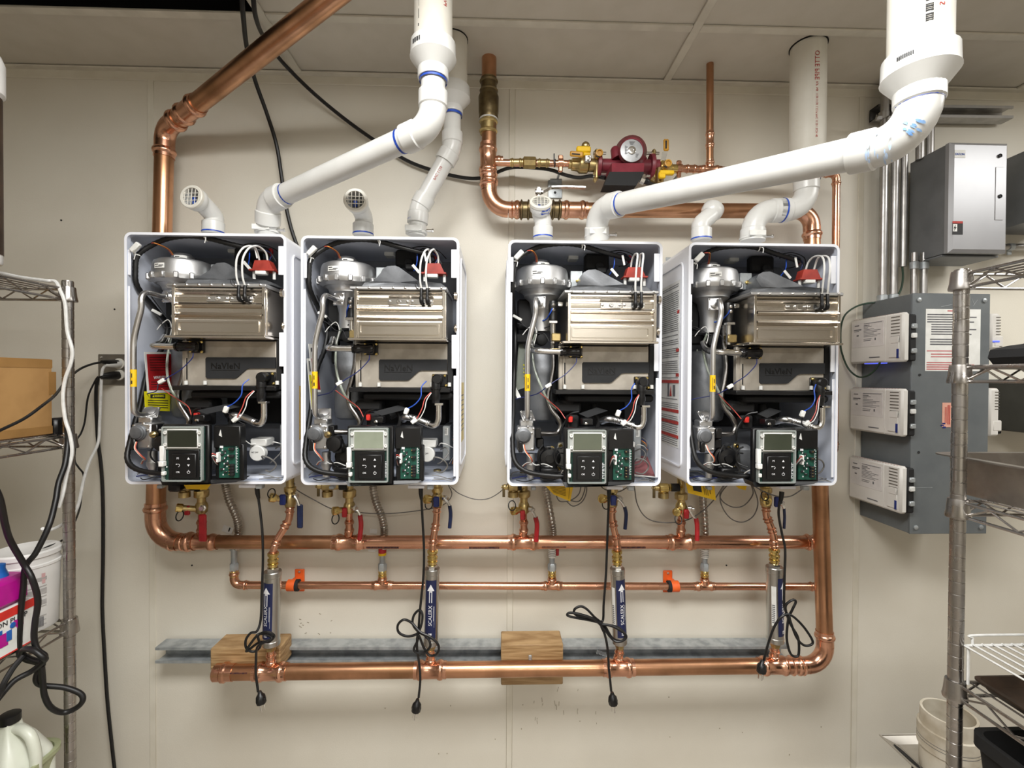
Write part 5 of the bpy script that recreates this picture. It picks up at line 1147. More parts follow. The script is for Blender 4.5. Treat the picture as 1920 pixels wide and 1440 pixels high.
t, ps, n, th = card('warning_tag', 'yellow tag with black patch under the right heater', 'tag', [(1283, 895, .2), (1338, 898, .2), (1342, 938, .19), (1290, 924, .19)], YEL, 'yellow tags under the heaters')
printrows(t, ps, n, th, [(.22, .52, .25, .75)]); printrows(t, ps, n, th, [(.6+.06*j, .63+.06*j, .3, .85) for j in range(3)]+[(.80, .84, .35, .75)], MATS['tag_print'], 'printed_lines')
t, ps, n, th = card('warning_tag', 'yellow tag peeping out under the leftmost heater', 'tag', [(340, 900, .2), (402, 900, .2), (388, 918, .2), (350, 917, .2)], YEL, 'yellow tags under the heaters')
for x0, x1 in ((1370, 1405),):
    t, ps, n, th = card('warning_tag', 'tiny yellow tag edge beside the wire rings', 'tag', [(1368, 900, .16), (1402, 900, .16), (1398, 919, .16), (1385, 916, .16)], YEL, 'yellow tags under the heaters')
t, ps, n, th = card('warning_card', 'red printed warning card leaning inside leftmost heater', 'card', [(270, 660, .268), (322, 660, .152), (325, 736, .150), (276, 737, .258)], PAPER)
S = printrows(t, ps, n, th, [(.06, .97, .05, .93)], CARDR, 'red_print')
n2 = n; th2 = .0022
b = MB(); ux = (ps[1]-ps[0]).normalized(); uz = (ps[0]-ps[3]).normalized(); o = S(.5, .62)+n*.0008
b.text('WARNING', o, ux, uz, .012, .0003); b.build('lettering', INKW, t)
printrows(t, ps, n, .0016, [(.14, .86, .12+.062*j, .14+.062*j) for j in range(6)]+[(.14, .86, .72+.06*j, .74+.06*j) for j in range(3)], mat('ink_dark_red', '#5e1114', .7, c2='#4c0d10', scale=60))
t, ps, n, th = card('warning_card', 'yellow printed warning card below the red card in leftmost heater', 'card', [(270, 734, .270), (319, 734, .160), (318, 771, .162), (272, 769, .268)], YEL2)
S = printrows(t, ps, n, th, [(.2, .78, .14, .36)]+[(.1, .9, .45+.12*j, .49+.12*j) for j in range(4)])
b = MB(); ux = (ps[1]-ps[0]).normalized(); uz = (ps[0]-ps[3]).normalized(); b.text('▲WARNING', S(.5, .25)+n*.0006, ux, uz, .0085, .0003); b.build('lettering', YEL2, t)
t, ps, n, th = card('warning_card', 'white and yellow card leaning at the left of second heater', 'card', [(578, 645, .272), (590, 645, .228), (601, 735, .215), (587, 735, .258)], PAPER)
printrows(t, ps, n, th, [(.15, .95, .30, .95)], CARDR, 'red_print'); printrows(t, ps, n, .0016, [(.2, .9, .08, .16)], INK)
t, ps, n, th = card('warning_card', 'yellow card at the left edge of second heater, in front', 'card', [(575, 672, .282), (585, 672, .25), (593, 766, .24), (583, 768, .272)], PAPER)
printrows(t, ps, n, th, [(.1, .95, .32, .98)], YEL2, 'yellow_print'); printrows(t, ps, n, .0016, [(.2, .8, .05, .25)]+[(.3, .8, .45+.12*j, .49+.12*j) for j in range(4)], INKG)
t, ps, n, th = card('manual_bag', 'clear bag with papers standing inside third heater behind the tube', 'bag', [(973, 632, .13), (985, 660, .12), (1015, 715, .16), (966, 733, .18)], CLEARB, None, .004)
printrows(t, ps, n, .0042, [(.3, .8, .5+.08*j, .53+.08*j) for j in range(4)], YEL2)
t, ps, n, th = card('manual_bag', 'clear bag with papers standing at the left inside right heater', 'bag', [(1306, 655, .17), (1312, 670, .15), (1331, 722, .17), (1307, 732, .2)], CLEARB, None, .004)
printrows(t, ps, n, .0042, [(.45, .75, .45, .92)], PAPER, 'paper_strip'); printrows(t, ps, n, .005, [(.5, .7, .5+.06*j, .53+.06*j) for j in range(6)], INK)
t, ps, n, th = card('barcode_card', 'white card with barcode hanging beside the flue plate of right heater', 'card', [(1385, 668, .25), (1391, 668, .25), (1388, 714, .25), (1381, 714, .25)], PAPER)
printrows(t, ps, n, th, [(.25, .75, .05+.05*j, .08+.05*j) for j in range(18) if j % 5 != 4])
t, ps, n, th = card('booklet', 'maroon booklet lying in the lower right corner of third heater', 'booklet', [(1188, 857, .16), (1215, 860, .20), (1228, 893, .268), (1188, 889, .262)], BOOK, None, .008)
MB().prism([ps[0]-n*.001, ps[1]-n*.001, ps[2]-n*.001, ps[3]-n*.001], -n*.004).build('pages', PAPER, t); printrows(t, ps, n, .008, [(.35, .6, .4, .43)])
t, ps, n, th = card('white_tag', 'small white tag leaning at the left inside third heater', 'tag', [(961, 727, .22), (967, 725, .22), (977, 745, .24), (970, 748, .24)], PAPER)
# stickers on the flanks of the cases (parts of the heaters)
def flank(h, s, y0, y1, z0, z1, m, nm, e=.0006):
    o = h.location; x = o.x+s*(hw+e)
    return MB().prism([V((x, o.y+y0, o.z+z0)), V((x, o.y+y1, o.z+z0)), V((x, o.y+y1, o.z+z1)), V((x, o.y+y0, o.z+z1))], V((s*.0004, 0, 0))).build(nm, m, h)
h = heaters[3]
flank(h, -1, .062, .235, -.25, .255, PAPER, 'instruction_label')
lw = MB(); o = h.location; xx = o.x-hw-.0014
def rowsx(y0, y1, z0, z1): lw.prism([V((xx, o.y+y0, o.z+z0)), V((xx, o.y+y1, o.z+z0)), V((xx, o.y+y1, o.z+z1)), V((xx, o.y+y0, o.z+z1))], V((-.0004, 0, 0)))
rnd = random.Random(3); z = .245
while z > -.245:
    if not (-.10 < z < -.04): rowsx(.068+.006*rnd.random(), .20+.03*rnd.random(), z-.0016, z)
    z -= .0062 if rnd.random() > .12 else .014
rowsx(.09, .11, -.095, -.06); rowsx(.14, .155, -.097, -.055)
lw.build('printed_text', INKG, h)
xx = o.x-hw-.0018
for z, yA, yB in ((.165, .062, .078), (.05, .062, .085), (.045, .21, .235), (-.025, .062, .085), (-.025, .21, .235), (-.045, .062, .235), (-.135, .062, .235), (-.17, .062, .235), (-.212, .062, .235)):
    lw = MB(); rowsx(yA, yB, z-.0095, z); lw.build('red_bar', INKR, h)
lw = MB(); lw.prism([V((xx, o.y+.118, o.z-.095)), V((xx, o.y+.136, o.z-.095)), V((xx, o.y+.127, o.z-.062))], V((-.0004, 0, 0))); lw.build('warning_triangle', INKR, h)
h = heaters[0]; flank(h, 1, .085, .235, -.235, -.075, EYEL, 'energy_label'); lw = MB(); o = h.location; xx = o.x+hw+.0014
def rowsx(y0, y1, z0, z1): lw.prism([V((xx, o.y+y0, o.z+z0)), V((xx, o.y+y1, o.z+z0)), V((xx, o.y+y1, o.z+z1)), V((xx, o.y+y0, o.z+z1))], V((.0004, 0, 0)))
rowsx(.092, .228, -.108, -.092); rowsx(.10, .2, -.16, -.15); rowsx(.10, .15, -.17, -.166)
for j in range(6): rowsx(.095, .22, -.205-.005*j, -.203-.005*j)
lw.build('printed_text', INK, h)
flank(h, 1, .11, .22, .13, .235, mat('label_pale', '#d5d7dd', .5, c2='#cccfd6', scale=20), 'data_label'); lw = MB()
for j in range(14): rowsx(.115, .21, .225-.0065*j, .2265-.0065*j)
lw.build('printed_lines', INKG, h)
h = heaters[1]; flank(h, 1, .05, .18, -.24, -.06, mat('energy_pale', '#d9c377', .5, c2='#cdb76a', scale=20), 'energy_label'); lw = MB(); o = h.location; xx = o.x+hw+.0014
for j in range(8): rowsx(.06, .165, -.10-.015*j, -.097-.015*j)
lw.build('printed_text', INKG, h)
# ================================================================== electrical gear on the right
# grey panel with power modules on its flanks
pL, pR = P(1708, 770, .2).x, P(1851, 770, .2).x; pT, pB = P(1780, 551, .2).z, P(1780, 1000, .2).z
pn = thing('breaker_box', 'tall grey metal wall panel behind the right shelf post', 'panel', ((pL+pR)/2, -.10, pB))
MB().box(((pL+pR)/2, -.099, (pT+pB)/2), (pR-pL, .196, pT-pB), .002).build('housing', PANG, pn)
MB().box(((pL+pR)/2, -.2005, (pT+pB)/2), (pR-pL+.004, .004, pT-pB+.002), .0015).build('cover', PANG, pn)
for x in (pL+.018, pR-.018):
    for z in (pT-.02, pB+.02): MB().lathe((x, -.2025, z), -Y, [(0, .007), (.003, .007), (.005, .003)], 10).build('cover_screw', GALV, pn)
def pp_(px, py): return P(px, py, .203)
def fsheet(root, x0, y0, x1, y1, m, nm, d=.203):
    a, c = P(x0, y0, d), P(x1, y1, d); return MB().box(((a.x+c.x)/2, a.y, (a.z+c.z)/2), (abs(c.x-a.x), .0006, abs(a.z-c.z))).build(nm, m, root)
fsheet(pn, 1736, 579, 1837, 696, PAPER, 'notice_sheet')
b = MB(); a = P(1737, 579, .2035); wd = P(1836, 579, .2035).x-a.x
rnd = random.Random(8)
b.lines(a, X, Z, wd, [(.0155+.0075*j, .0036, .02, .78+.18*rnd.random()) for j in range(4)]+[(.046+.0075*j, .0036, .1, .7+.25*rnd.random()) for j in range(5)]+[(.092+.0075*j, .004, .08, .6+.35*rnd.random()) for j in range(3)]); b.build('printed_text', INKG, pn)
b = MB(); b.lines(a, X, Z, wd, [(.004, .0035, .4, .58), (.128, .003, .02, .8), (.138, .003, .1, .6), (.146, .003, .1, .7)]+[(.164+.0068*j, .003, .02, .75+.2*rnd.random()) for j in range(4)]); b.build('red_text', mat('ink_rose', '#c26a6a', .7, c2='#b55c5c', scale=60), pn)
fsheet(pn, 1767, 755, 1786, 801, mat('label_rose', '#dba592', .6, c2='#d39a87', scale=30), 'warning_label')
b = MB(); a = P(1768, 757, .2035); b.lines(a, X, Z, .028, [(.004, .06, .72, .82), (.004, .06, .55, .65), (.01, .05, .25, .3), (.01, .05, .4, .45)]); b.build('label_text', INKR, pn)
b = MB(); b.lines(P(1764, 793, .2035), X, Z, .016, [(0, .004, .3, .9), (.006, .003, 0, .6), (.011, .005, .4, 1)]); b.build('small_decal', BLUV, pn)
for px, py in ((1724, 703), (1722, 848)): MB().lathe(P(px, py, .202), -Y, [(0, .004), (.002, .004)], 8).build('screw_hole', INK, pn)
MB().box(P(1790, 708, .2022), (.19, .001, .0012)).build('cover_seam', BOXG, pn)
for x0, y0, x1, y1 in ((1764, 575, 1786, 571), (1824, 574, 1833, 562), (1822, 560, 1827, 572), (1716, 915, 1748, 914)): MB().tube([P(x0, y0, .2025), P(x1, y1, .2025)], .0008, 5).build('scratch', GALV, pn)
# modules on the left flank
fx = pL-.048; K1 = []
def module(s, zc, hgt, y0, y1, label, led, thick=.048):
    """s=-1 on the left flank, +1 on the right; y0..y1 depth in front of the wall"""
    x0 = pL if s < 0 else pR; t = thing('power_module', label, 'module', (x0, -(y0+y1)/2, zc-hgt/2), 'white power modules on the grey panel')
    w_ = y1-y0; yc_ = -(y0+y1)/2
    MB().box((x0+s*.013, yc_+(.0 if s < 0 else .012), zc-.002), (.024, w_-(.006 if s < 0 else .05), hgt*.95), .004).build('base', BLKM, t)
    MB().box((x0+s*((.025 if s < 0 else .002)+thick)/2, yc_, zc), (thick-(.025 if s < 0 else .002), w_, hgt), .006).build('cover', UPSW, t)
    xf = x0+s*(thick+.0002)
    MB().box((xf-s*.001, -(y0+w_*.36), zc+hgt*.13), (.003, w_*.62, hgt*.55), .0006).build('label_plate', mat('module_label', '#d4d0cd', .5, c2='#cbc7c4', scale=30), t)
    xx = xf+s*.0008; ux = V((0, -1 if s < 0 else 1, 0)); b = MB()
    og = V((xx, -(y0+w_*.07), zc+hgt*.38))
    b.lines(og, V((0, -1, 0)), Z, w_*.6, [(.0, .0018, .36, .95), (.006, .0022, .36, .55), (.0105, .0016, .36, .62), (.015, .0016, .36, .5)]+[(.020+.0048*j, .0013, .36, .7+.2*((j*5) % 3)/2) for j in range(6)]+[(.052, .0016, .36, .62), (.057, .0016, .36, .6), (.051, .008, .72, .76), (.003, .003, .05, .2), (.017, .0036, .03, .28), (.023, .0014, .03, .2), (.036, .005, .12, .19)])
    b.lines(V((xx-s*.0002, -(y0+w_*.4), zc-hgt*.37)), V((0, -1, 0)), Z, w_*.2, [(0, .0032, 0, 1)]); b.build('printed_text', INKG, t)
    v = MB()
    for j in range(8): v.box((xf, -(y0+w_*.87), zc+hgt*(.42-.066*j)), (.0018, w_*.15, .0032), .0005)
    v.build('vent_slots', mat('slot_shadow', '#6b665e', .7, c2='#5d5850', scale=30), t)
    MB().box((xf-s*.0005, -(y0+w_*.70), zc), (.002, .003, hgt*.97), .0008).build('edge_ridge', UPSW, t)
    MB().box((xf+s*.001, -(y0+w_*.86), zc-hgt*.20), (.004, w_*.17, hgt*.42), .001).box((xf+s*.002, -(y0+w_*.88), zc-hgt*.045), (.005, w_*.13, hgt*.14), .001).build('cable_door', UPSW, t)
    MB().box((xf+s*.0032, -(y0+w_*.93), zc-hgt*.33), (.001, w_*.035, hgt*.19)).build('blue_strip', BLUV, t)
    for dz, m in () if s > 0 else ((.22, GALV), (.03, PVC), (-.28, GALV)): MB().box((x0+s*.012, -(y1-.001), zc+hgt*dz), (.016, .008, .015), .002).build('clip', m, t)
    vv = MB()
    for j in range(18): vv.box((x0+s*(.029+thick)/2, -(y0+w_*(.06+.05*j)), zc+hgt/2), (.012, .003, .001))
    vv.build('top_slots', mat('slot_pink', '#b79d95', .6, c2='#a98f87', scale=30), t)
    if led: MB().box((x0+s*.03, -(y0+w_*.42), zc-hgt/2-.001), (.02, w_*.34, .004), .001).build('blue_led', mat('led_blue', (.10, .14, .9), .4, emit=.9), t)
zs = [(P(1690, 585, .22).z, P(1690, 678, .22).z), (P(1689, 729, .22).z, P(1688, 819, .22).z), (P(1687, 875, .22).z, P(1684, 964, .22).z)]
for (a, c), lb, led in zip(zs, ('white power module on left flank of grey panel, topmost', 'white power module on left flank of grey panel, middle', 'white power module on left flank of grey panel, lowest'), (1, 0, 0)):
    module(-1, (a+c)/2, a-c, .008, .222, lb, led)
zs = [(P(1860, 588, .2).z, P(1860, 655, .2).z), (P(1858, 728, .2).z, P(1858, 818, .2).z)]
for (a, c), lb, led in zip(zs, ('white power module on right flank of grey panel, upper', 'white power module on right flank of grey panel, lower'), (1, 0)):
    module(1, (a+c)/2, a-c, .0, .205, lb, 0, .036)
    t = [o for o in sc.objects if o.name.startswith('power_module')][-1]
    b = MB(); v = MB()
    x0 = pR
    for j in range(7): v.box((x0+.026, -.2056, a-.012-.0088*j), (.014, .001, .0024))
    v.build('end_slots', MATS['slot_shadow'], t)
    MB().box((x0+.028, -.200, c+(a-c)*.22), (.03, .012, .034), .003).build('end_bulge', UPSW, t)
    if led: MB().box((x0+.018, -.2068, c+.024), (.022, .002, .005), .001).build('blue_led', mat('led_blue', (.10, .14, .9), .4, emit=.9), t)
# steel box above
bL, bR = P(1781, 370, .185).x, P(1890, 370, .185).x; bT, bB = P(1835, 267, .185).z, P(1835, 474, .185).z
eb = thing('electrical_box', 'brushed steel electrical box with small blue letters at upper right', 'box', ((bL+bR)/2, -.1, bB))
MB().box(((bL+bR)/2, -.105, (bT+bB)/2), (bR-bL-.002, .13, bT-bB-.002), .001).build('housing', BOXG, eb)
cxx, czz, hx_, hz_ = (bL+bR)/2, (bT+bB)/2, (bR-bL)/2, (bT-bB)/2
o1 = [(-hx_, -hz_), (hx_, -hz_), (hx_, hz_), (-hx_, hz_)]; ins = .010
f = lambda s, y: [V((cxx+x-math.copysign(s, x), y, czz+z_-math.copysign(s, z_))) for x, z_ in o1]
vs = f(0, -.168)+f(0, -.180)+f(ins, -.188); MB().add(vs, [(4*k+i, 4*k+(i+1) % 4, 4*k+4+(i+1) % 4, 4*k+4+i) for k in range(2) for i in range(4)]+[(8, 9, 10, 11), (3, 2, 1, 0)]).build('door', BOXS, eb, sharp=20)
fl = MB().box((P(1873, 370, .188).x, -.1885, czz+.012), (.026, .002, .165), .001).build('latch_plate', BOXS, eb)
for py in (292, 368): MB().lathe(P(1875, py+.0, .190), -Y, [(0, .006), (.002, .006), (.003, .004), (.001, .003)], 12).build('latch_screw', INK, eb)
fsheet(eb, 1790, 281, 1810, 296, PAPER, 'maker_label', .1885); MB().text('EATON', P(1800, 289, .1895), X, Z, .0095, .0005, space=.9).build('lettering', INKB, eb)
fsheet(eb, 1786, 415, 1805, 440, INK, 'warning_label', .1885); fsheet(eb, 1786, 414.5, 1805, 419, INKR, 'label_bar', .1889); fsheet(eb, 1787, 420, 1794.5, 434, PAPER, 'label_field', .1889)
b = MB(); b.prism([P(1792, 421, .1895), P(1788, 428, .1895), P(1790.5, 428, .1895), P(1789, 433, .1895), P(1793.5, 426, .1895), P(1791, 426, .1895)], (0, -.0004, 0)); b.build('bolt_sign', INK, eb)
MB().box((cxx, -.10, bB-.004), (bR-bL, .12, .006), .001).build('bottom_plate', BOXG, eb)
MB().box(P(1793, 470, .12), (.028, .028, .024), .005).build('cable_clamp', BLKM, eb)
t = thing('electrical_box', 'dark grey box at the right edge beside the steel box', 'box', (1.72, -.12, 2.02))
MB().box((1.80, -.12, 2.135), (.17, .235, .235), .002).build('housing', BOXG, t); MB().box((1.80, -.24, 2.135), (.175, .006, .24), .001).build('door', BOXS, t)
t = thing('wall_cabinet', 'dark box on the wall between the right shelf levels', 'box', (1.75, -.1, 1.32))
xl = P(1868, 760, .05).x
MB().box((xl+.13, -.16, (P(1868, 714, .05).z+P(1868, 806, .05).z)/2), (.26, .30, P(1868, 714, .05).z-P(1868, 806, .05).z), .003).build('housing', DKBOX, t)
MB().box((xl+.13, -.16, P(1868, 713, .05).z), (.265, .31, .006), .001).build('lid', GALV, t); MB().box((xl-.004, -.05, P(1868, 809, .05).z), (.03, .02, .014), .003).build('bracket', BLKM, t)
# conduits, strut channel, cable
def conduit(lb, px, y0, y1, d, r, clips=()):
    A, B_ = P(px, y0, d), P(px, y1, d); B_.x = A.x = P(px, 350, d).x
    if y0 < 170: A.z = ZCEIL+.03
    t = thing('conduit', lb, 'conduit', B_, 'steel conduits on the right'); MB().tube([A, B_], r, 16).build('pipe', CONDT, t)
    for z in clips: MB().lathe(V((A.x, A.y, z)), Z, [(0, r+.003), (.022, r+.003), (.024, r+.001)], 16).build('connector', GALV, t)
    return t
zc_ = P(1717, 476, .09).z
conduit('steel conduit from ceiling to grey panel, leftmost of the long ones', 1657, 150, 570, .06, .0122, (pT-.004,))
conduit('steel conduit from ceiling to grey panel, second long one', 1677.5, 150, 566, .065, .0122, (pT-.002,))
conduit('steel conduit ending above the grey panel with green wire below', 1695, 150, 500, .07, .0105)
conduit('steel conduit behind the vent elbow into steel box, left one', 1724, 150, 300, .08, .0122)
conduit('steel conduit behind the vent elbow into steel box, right one', 1742, 150, 296, .08, .0122)
conduit('short steel conduit between steel box and grey panel, left one', 1716, 474, 560, .09, .0095, (bB-.03,))
conduit('short steel conduit between steel box and grey panel, right one', 1734.5, 474, 560, .09, .0105, (bB-.03,))
t = thing('conduit', 'horizontal steel conduit at the right edge under the boxes', 'conduit', P(1855, 463, .03), 'steel conduits on the right')
MB().tube([P(1845, 464, .03), P(1990, 461, .03)], .0105, 14).build('pipe', CONDT, t); MB().lathe(P(1890, 463, .03), X, [(0, .0125), (.016, .0125)], 14).box(P(1892, 471, .02), (.016, .004, .026), .001).build('clip', GALV, t)
def channel(root, A, B_, w_, dp, m, lips=True, slots=0):
    """C-shaped strut, open to the room, from A to B (middle of its back)"""
    A, B_ = V(A), V(B_); u = (B_-A).normalized(); y = V((0, -1, 0)); b = MB(); h = w_/2; t_ = .003; l = .009
    pr = [(0, -h), (0, h), (dp, h), (dp, h-l), (dp-.006, h-l), (dp-.006, h-l+t_), (dp-t_, h-l+t_), (dp-t_, h-t_), (t_, h-t_), (t_, -h+t_), (dp-t_, -h+t_), (dp-t_, -h+l-t_), (dp-.006, -h+l-t_), (dp-.006, -h+l), (dp, -h+l), (dp, -h)]
    z = u.cross(y); n = len(pr); v = [A+y*a+z*c for a, c in pr]+[B_+y*a+z*c for a, c in pr]
    b.add(v, [(i, (i+1) % n, n+(i+1) % n, n+i) for i in range(n)]); b.build('channel', m, root, sharp=20)
    L_ = (B_-A).length
    for i in range(slots):
        c = A+u*(L_*(i+.5)/slots)+y*(t_+.0006); MB().box(c, (.028, .001, .013), .0004).ico(c-u*.014, .0064, 10, (1, .08, 1)).ico(c+u*.014, .0064, 10, (1, .08, 1)).build('slot', WALL, root)
t = thing('strut_channel', 'slotted steel strut channel on the wall behind the right vent riser', 'channel', P(1755, 221, .0))
channel(t, P(1630, 219, .012), P(1877, 222, .012), .042, .040, CONDT, slots=6)
for px in (1657, 1677): MB().lathe(P(px, 218, .06)-Z*.012, Z, [(0, .0155), (.024, .0155)], 16).box(P(px-9, 222, .075), (.02, .012, .016), .003).build('conduit_strap', CONDT, t)
cord('ground_wire', 'green wire curling from conduit end behind the grey panel', [(1692, 500, .07), (1693, 520), (1690, 540), (1682, 554), (1660, 566, .06), (1630, 568, .05), (1605, 575, .04), (1585, 590, .03), (1577, 612, .02), (1576, 640, .015), (1578, 660, .015), (1590, 690, .02), (1608, 706, .05), (1625, 705, .09), (1640, 694, .12), (1650, 680, .15)], .07, .0030, WIRGN, 'wire')
# strut rail and wood blocks below
t = thing('strut_channel', 'long galvanised strut rail on the wall behind the bottom header', 'channel', P(870, 1217, .0))
channel(t, P(312, 1212, .012), P(1463, 1210, .012), .052, .052, GALV)
for px, sz, yy, lb in ((473, (.215, .085, .072), 1222, 'weathered wood block behind the left end of the bottom header'), (996, (.198, .085, .13), 1232, 'weathered wood block behind the middle of the bottom header')):
    c = P(px, yy, .09); t = thing('wood_block', lb, 'block', c, 'wood blocks under the bottom header')
    MB().box(c, sz, .003).build('block', WOOD, t)
    if px > 800: MB().box(P(994, 1233, .135), (.010, .003, .016), .001).lathe(P(994, 1232, .137), -Y, [(0, .003), (.002, .002)], 8).build('strap_end', GALV, t)
t = tag(MB().tube([P(1118+(j*.37), 1222+4*math.sin(j*.9)+j*.12, .075+.004*math.cos(j*.9)) for j in range(60)], .0008, 5).build('wire_coil', GALV, None, loc=P(1125, 1224, .07)), 'small loose coil of bare wire caught in the strut rail', 'wire')
# outlet with its plugs at left
t = thing('wall_outlet', 'steel double outlet plate beside the leftmost heater', 'outlet', P(211, 693, .0))
a, c = P(184, 664, .004), P(240, 722, .004); MB().box(((a.x+c.x)/2, -.003, (a.z+c.z)/2), (c.x-a.x, .006, a.z-c.z), .002).build('plate', mat('plate_steel', (.33, .31, .29), .4, 1, c2=(.26, .25, .23), scale=20), t)
for py in (682, 703): MB().lathe(P(224, py, .006), -Y, [(0, .018), (.004, .018), (.005, .015)], 18).build('receptacle', PVCC, t)
MB().lathe(P(190, 670, .006), -Y, [(0, .004), (.003, .003)], 8).build('screw', CHROME, t)
def plugc(name, lb, quad, m, pts, d, r, cm, group):
    t = thing(name, lb, 'cord', P(*quad[0]), group); A, B_ = P(*quad[0]), P(*quad[1])
    MB().tube([A, A+(B_-A)*.4, B_, B_+(B_-A)*.25], [.012, .0125, .008, .005], 10).build('plug', m, t); MB().tube(crom(pts_(pts, d), 8), r, 8).build('cable', cm, t)
G2 = 'cords at the wall outlet'
plugc('plug_cord', 'white cord from the outlet falling past the shelf post', ((224, 682, .01), (203, 684, .05)), PVC, [(203, 684, .05), (195, 688, .055), (191, 700, .055), (189, 740, .05), (187, 790, .05), (184, 830, .06), (168, 865, .10), (157, 900, .15), (148, 942, .2), (138, 965, .25), (122, 980, .3), (102, 991, .34), (84, 994, .36), (80, 991, .37)], .05, .0042, WIRW, G2)
plugc('plug_cord', 'thin black cord from the outlet sweeping down left past cardboard box', ((222, 682, .012), (197, 679, .06)), BLK, [(194, 679, .06), (175, 682, .07), (150, 692, .10), (126, 712, .2), (104, 740, .36), (80, 760, .45), (45, 785, .5), (0, 807, .55), (-30, 822, .6)], .05, .0034, RUB, G2)
plugc('plug_cord', 'black cord from the outlet dropping straight to the floor', ((222, 703, .012), (199, 703, .045)), BLK, [(190, 706, .045), (182, 716, .04), (180, 750, .03), (182, 800, .025), (184, 830, .02), (190, 880, .02), (193, 950, .02), (193, 1050, .02), (192, 1100, .02), (192, 1150, .02), (196, 1230, .02), (201, 1310, .02), (209, 1390, .02), (218, 1470, .02)], .02, .0052, RUB, G2)
plugc('plug_cord', 'wavy thin black cord from the outlet behind the white one', ((222, 704, .01), (196, 707, .05)), BLK, [(184, 706, .06), (178, 715, .06), (165, 745, .06), (159, 790, .06), (152, 812, .06), (143, 828, .07), (140, 862, .08), (147, 876, .08), (156, 888, .09), (157, 905, .1), (153, 925, .11), (150, 950, .13), (143, 972, .2), (128, 1003, .28), (110, 1017, .32), (90, 1025, .36), (68, 1036, .38)], .06, .0026, RUB, G2)
# ================================================================== wire shelving
def shelving(name, lb, X0, dpost, depth_x, y_end, levels, r, zpost, s, nw):
    """post nearest the wall at X0; shelf spreads by depth_x (s = side) and runs from the wall side towards the camera to y_end"""
    t = thing(name, lb, 'shelf', (X0, -dpost, 0)); yf_ = -dpost; X1 = X0+s*depth_x
    pr = []; z = .0
    while z < zpost-.004:
        pr += [(z, r), (z+.0225, r), (z+.0232, r*.93), (z+.0248, r*.93)]; z += .0254
    pr += [(zpost-.004, r), (zpost, r*.8)]
    post = MB().lathe((X0, yf_, 0), Z, pr, 16).build('post', WIREC, t, loc=V((X0, yf_, 0))-t.location)
    for x, y in ((X1, yf_), (X0, y_end), (X1, y_end)): sib(post, t, V((x, y, 0))-t.location)
    wires = {}
    for z in levels:
        for x, y in ((X0, yf_), (X1, yf_), (X0, y_end), (X1, y_end)):
            MB().lathe((x, y, z-.026), Z, [(0, r*1.62), (.004, r*1.66), (.014, r*1.5), (.034, r*1.36), (.038, r*1.3), (.038, r)], 16).build('collar', WIREC, t)
        for x in (X0, X1):
            for zz in (z+.006, z-.022): MB().tube([(x, yf_-r, zz), (x, y_end+r, zz)], .0032, 8).build('rail', WIREC, t)
            n = int(abs(y_end-yf_)/.05); MB().tube([V((x, yf_-r+(y_end-yf_+2*r)*i/n, z+.004 if i % 2 else z-.020)) for i in range(n+1)], .0022, 6).build('truss_wire', WIREC, t)
        for y in (yf_, y_end):
            for zz in (z+.006, z-.022): MB().tube([(X0+s*r, y, zz), (X1-s*r, y, zz)], .0032, 8).build('rail', WIREC, t)
            n = int(depth_x/.04); MB().tube([V((X0+s*(r+(depth_x-2*r)*i/n), y, z+.004 if i % 2 else z-.020)) for i in range(n+1)], .0022, 6).build('truss_wire', WIREC, t)
        for i in range(1, nw):
            c = V((X0+s*depth_x*i/nw, (yf_+y_end)/2, z+.010))
            if 'w' in wires: sib(wires['w'], t, c-t.location)
            else: wires['w'] = MB().tube([c+V((0, abs(y_end-yf_)/2, 0)), c-V((0, abs(y_end-yf_)/2, 0))], .0018, 6).build('deck_wire', WIREC, t, loc=c-t.location)
        for k in (1, 2): MB().tube([(X0, yf_+(y_end-yf_)*k/3, z+.006), (X1, yf_+(y_end-yf_)*k/3, z+.006)], .003, 6).build('deck_brace', WIREC, t)
    return t
D1 = .34; XS = P(128, 712, D1).x
zl = [P(125, y, D1).z for y in (547, 822, 1168)]; zl.append(.36)
shelving('wire_shelf', 'chrome wire shelf unit at the left edge with boxes and buckets', XS, D1, .45, -1.36, zl, .0127, zl[0]+.022, -1, 17)
D2 = .685; XQ = P(1800, 712, D2).x
zr_ = [P(1800, y, D2).z for y in (520, 695, 946, 1285)]; zr_.append(.50)
shelving('wire_shelf', 'chrome wire shelf unit at the right edge holding pans', XQ, D2, .45, -1.40, zr_, .0127, zr_[0]+.016, 1, 19)
MB().lathe(P(1799, 965, D2), Z, [(0, .0165), (.018, .0165)], 14).build('black_clip', BLK, [o for o in sc.objects if o.name == 'wire_shelf.001'][0])
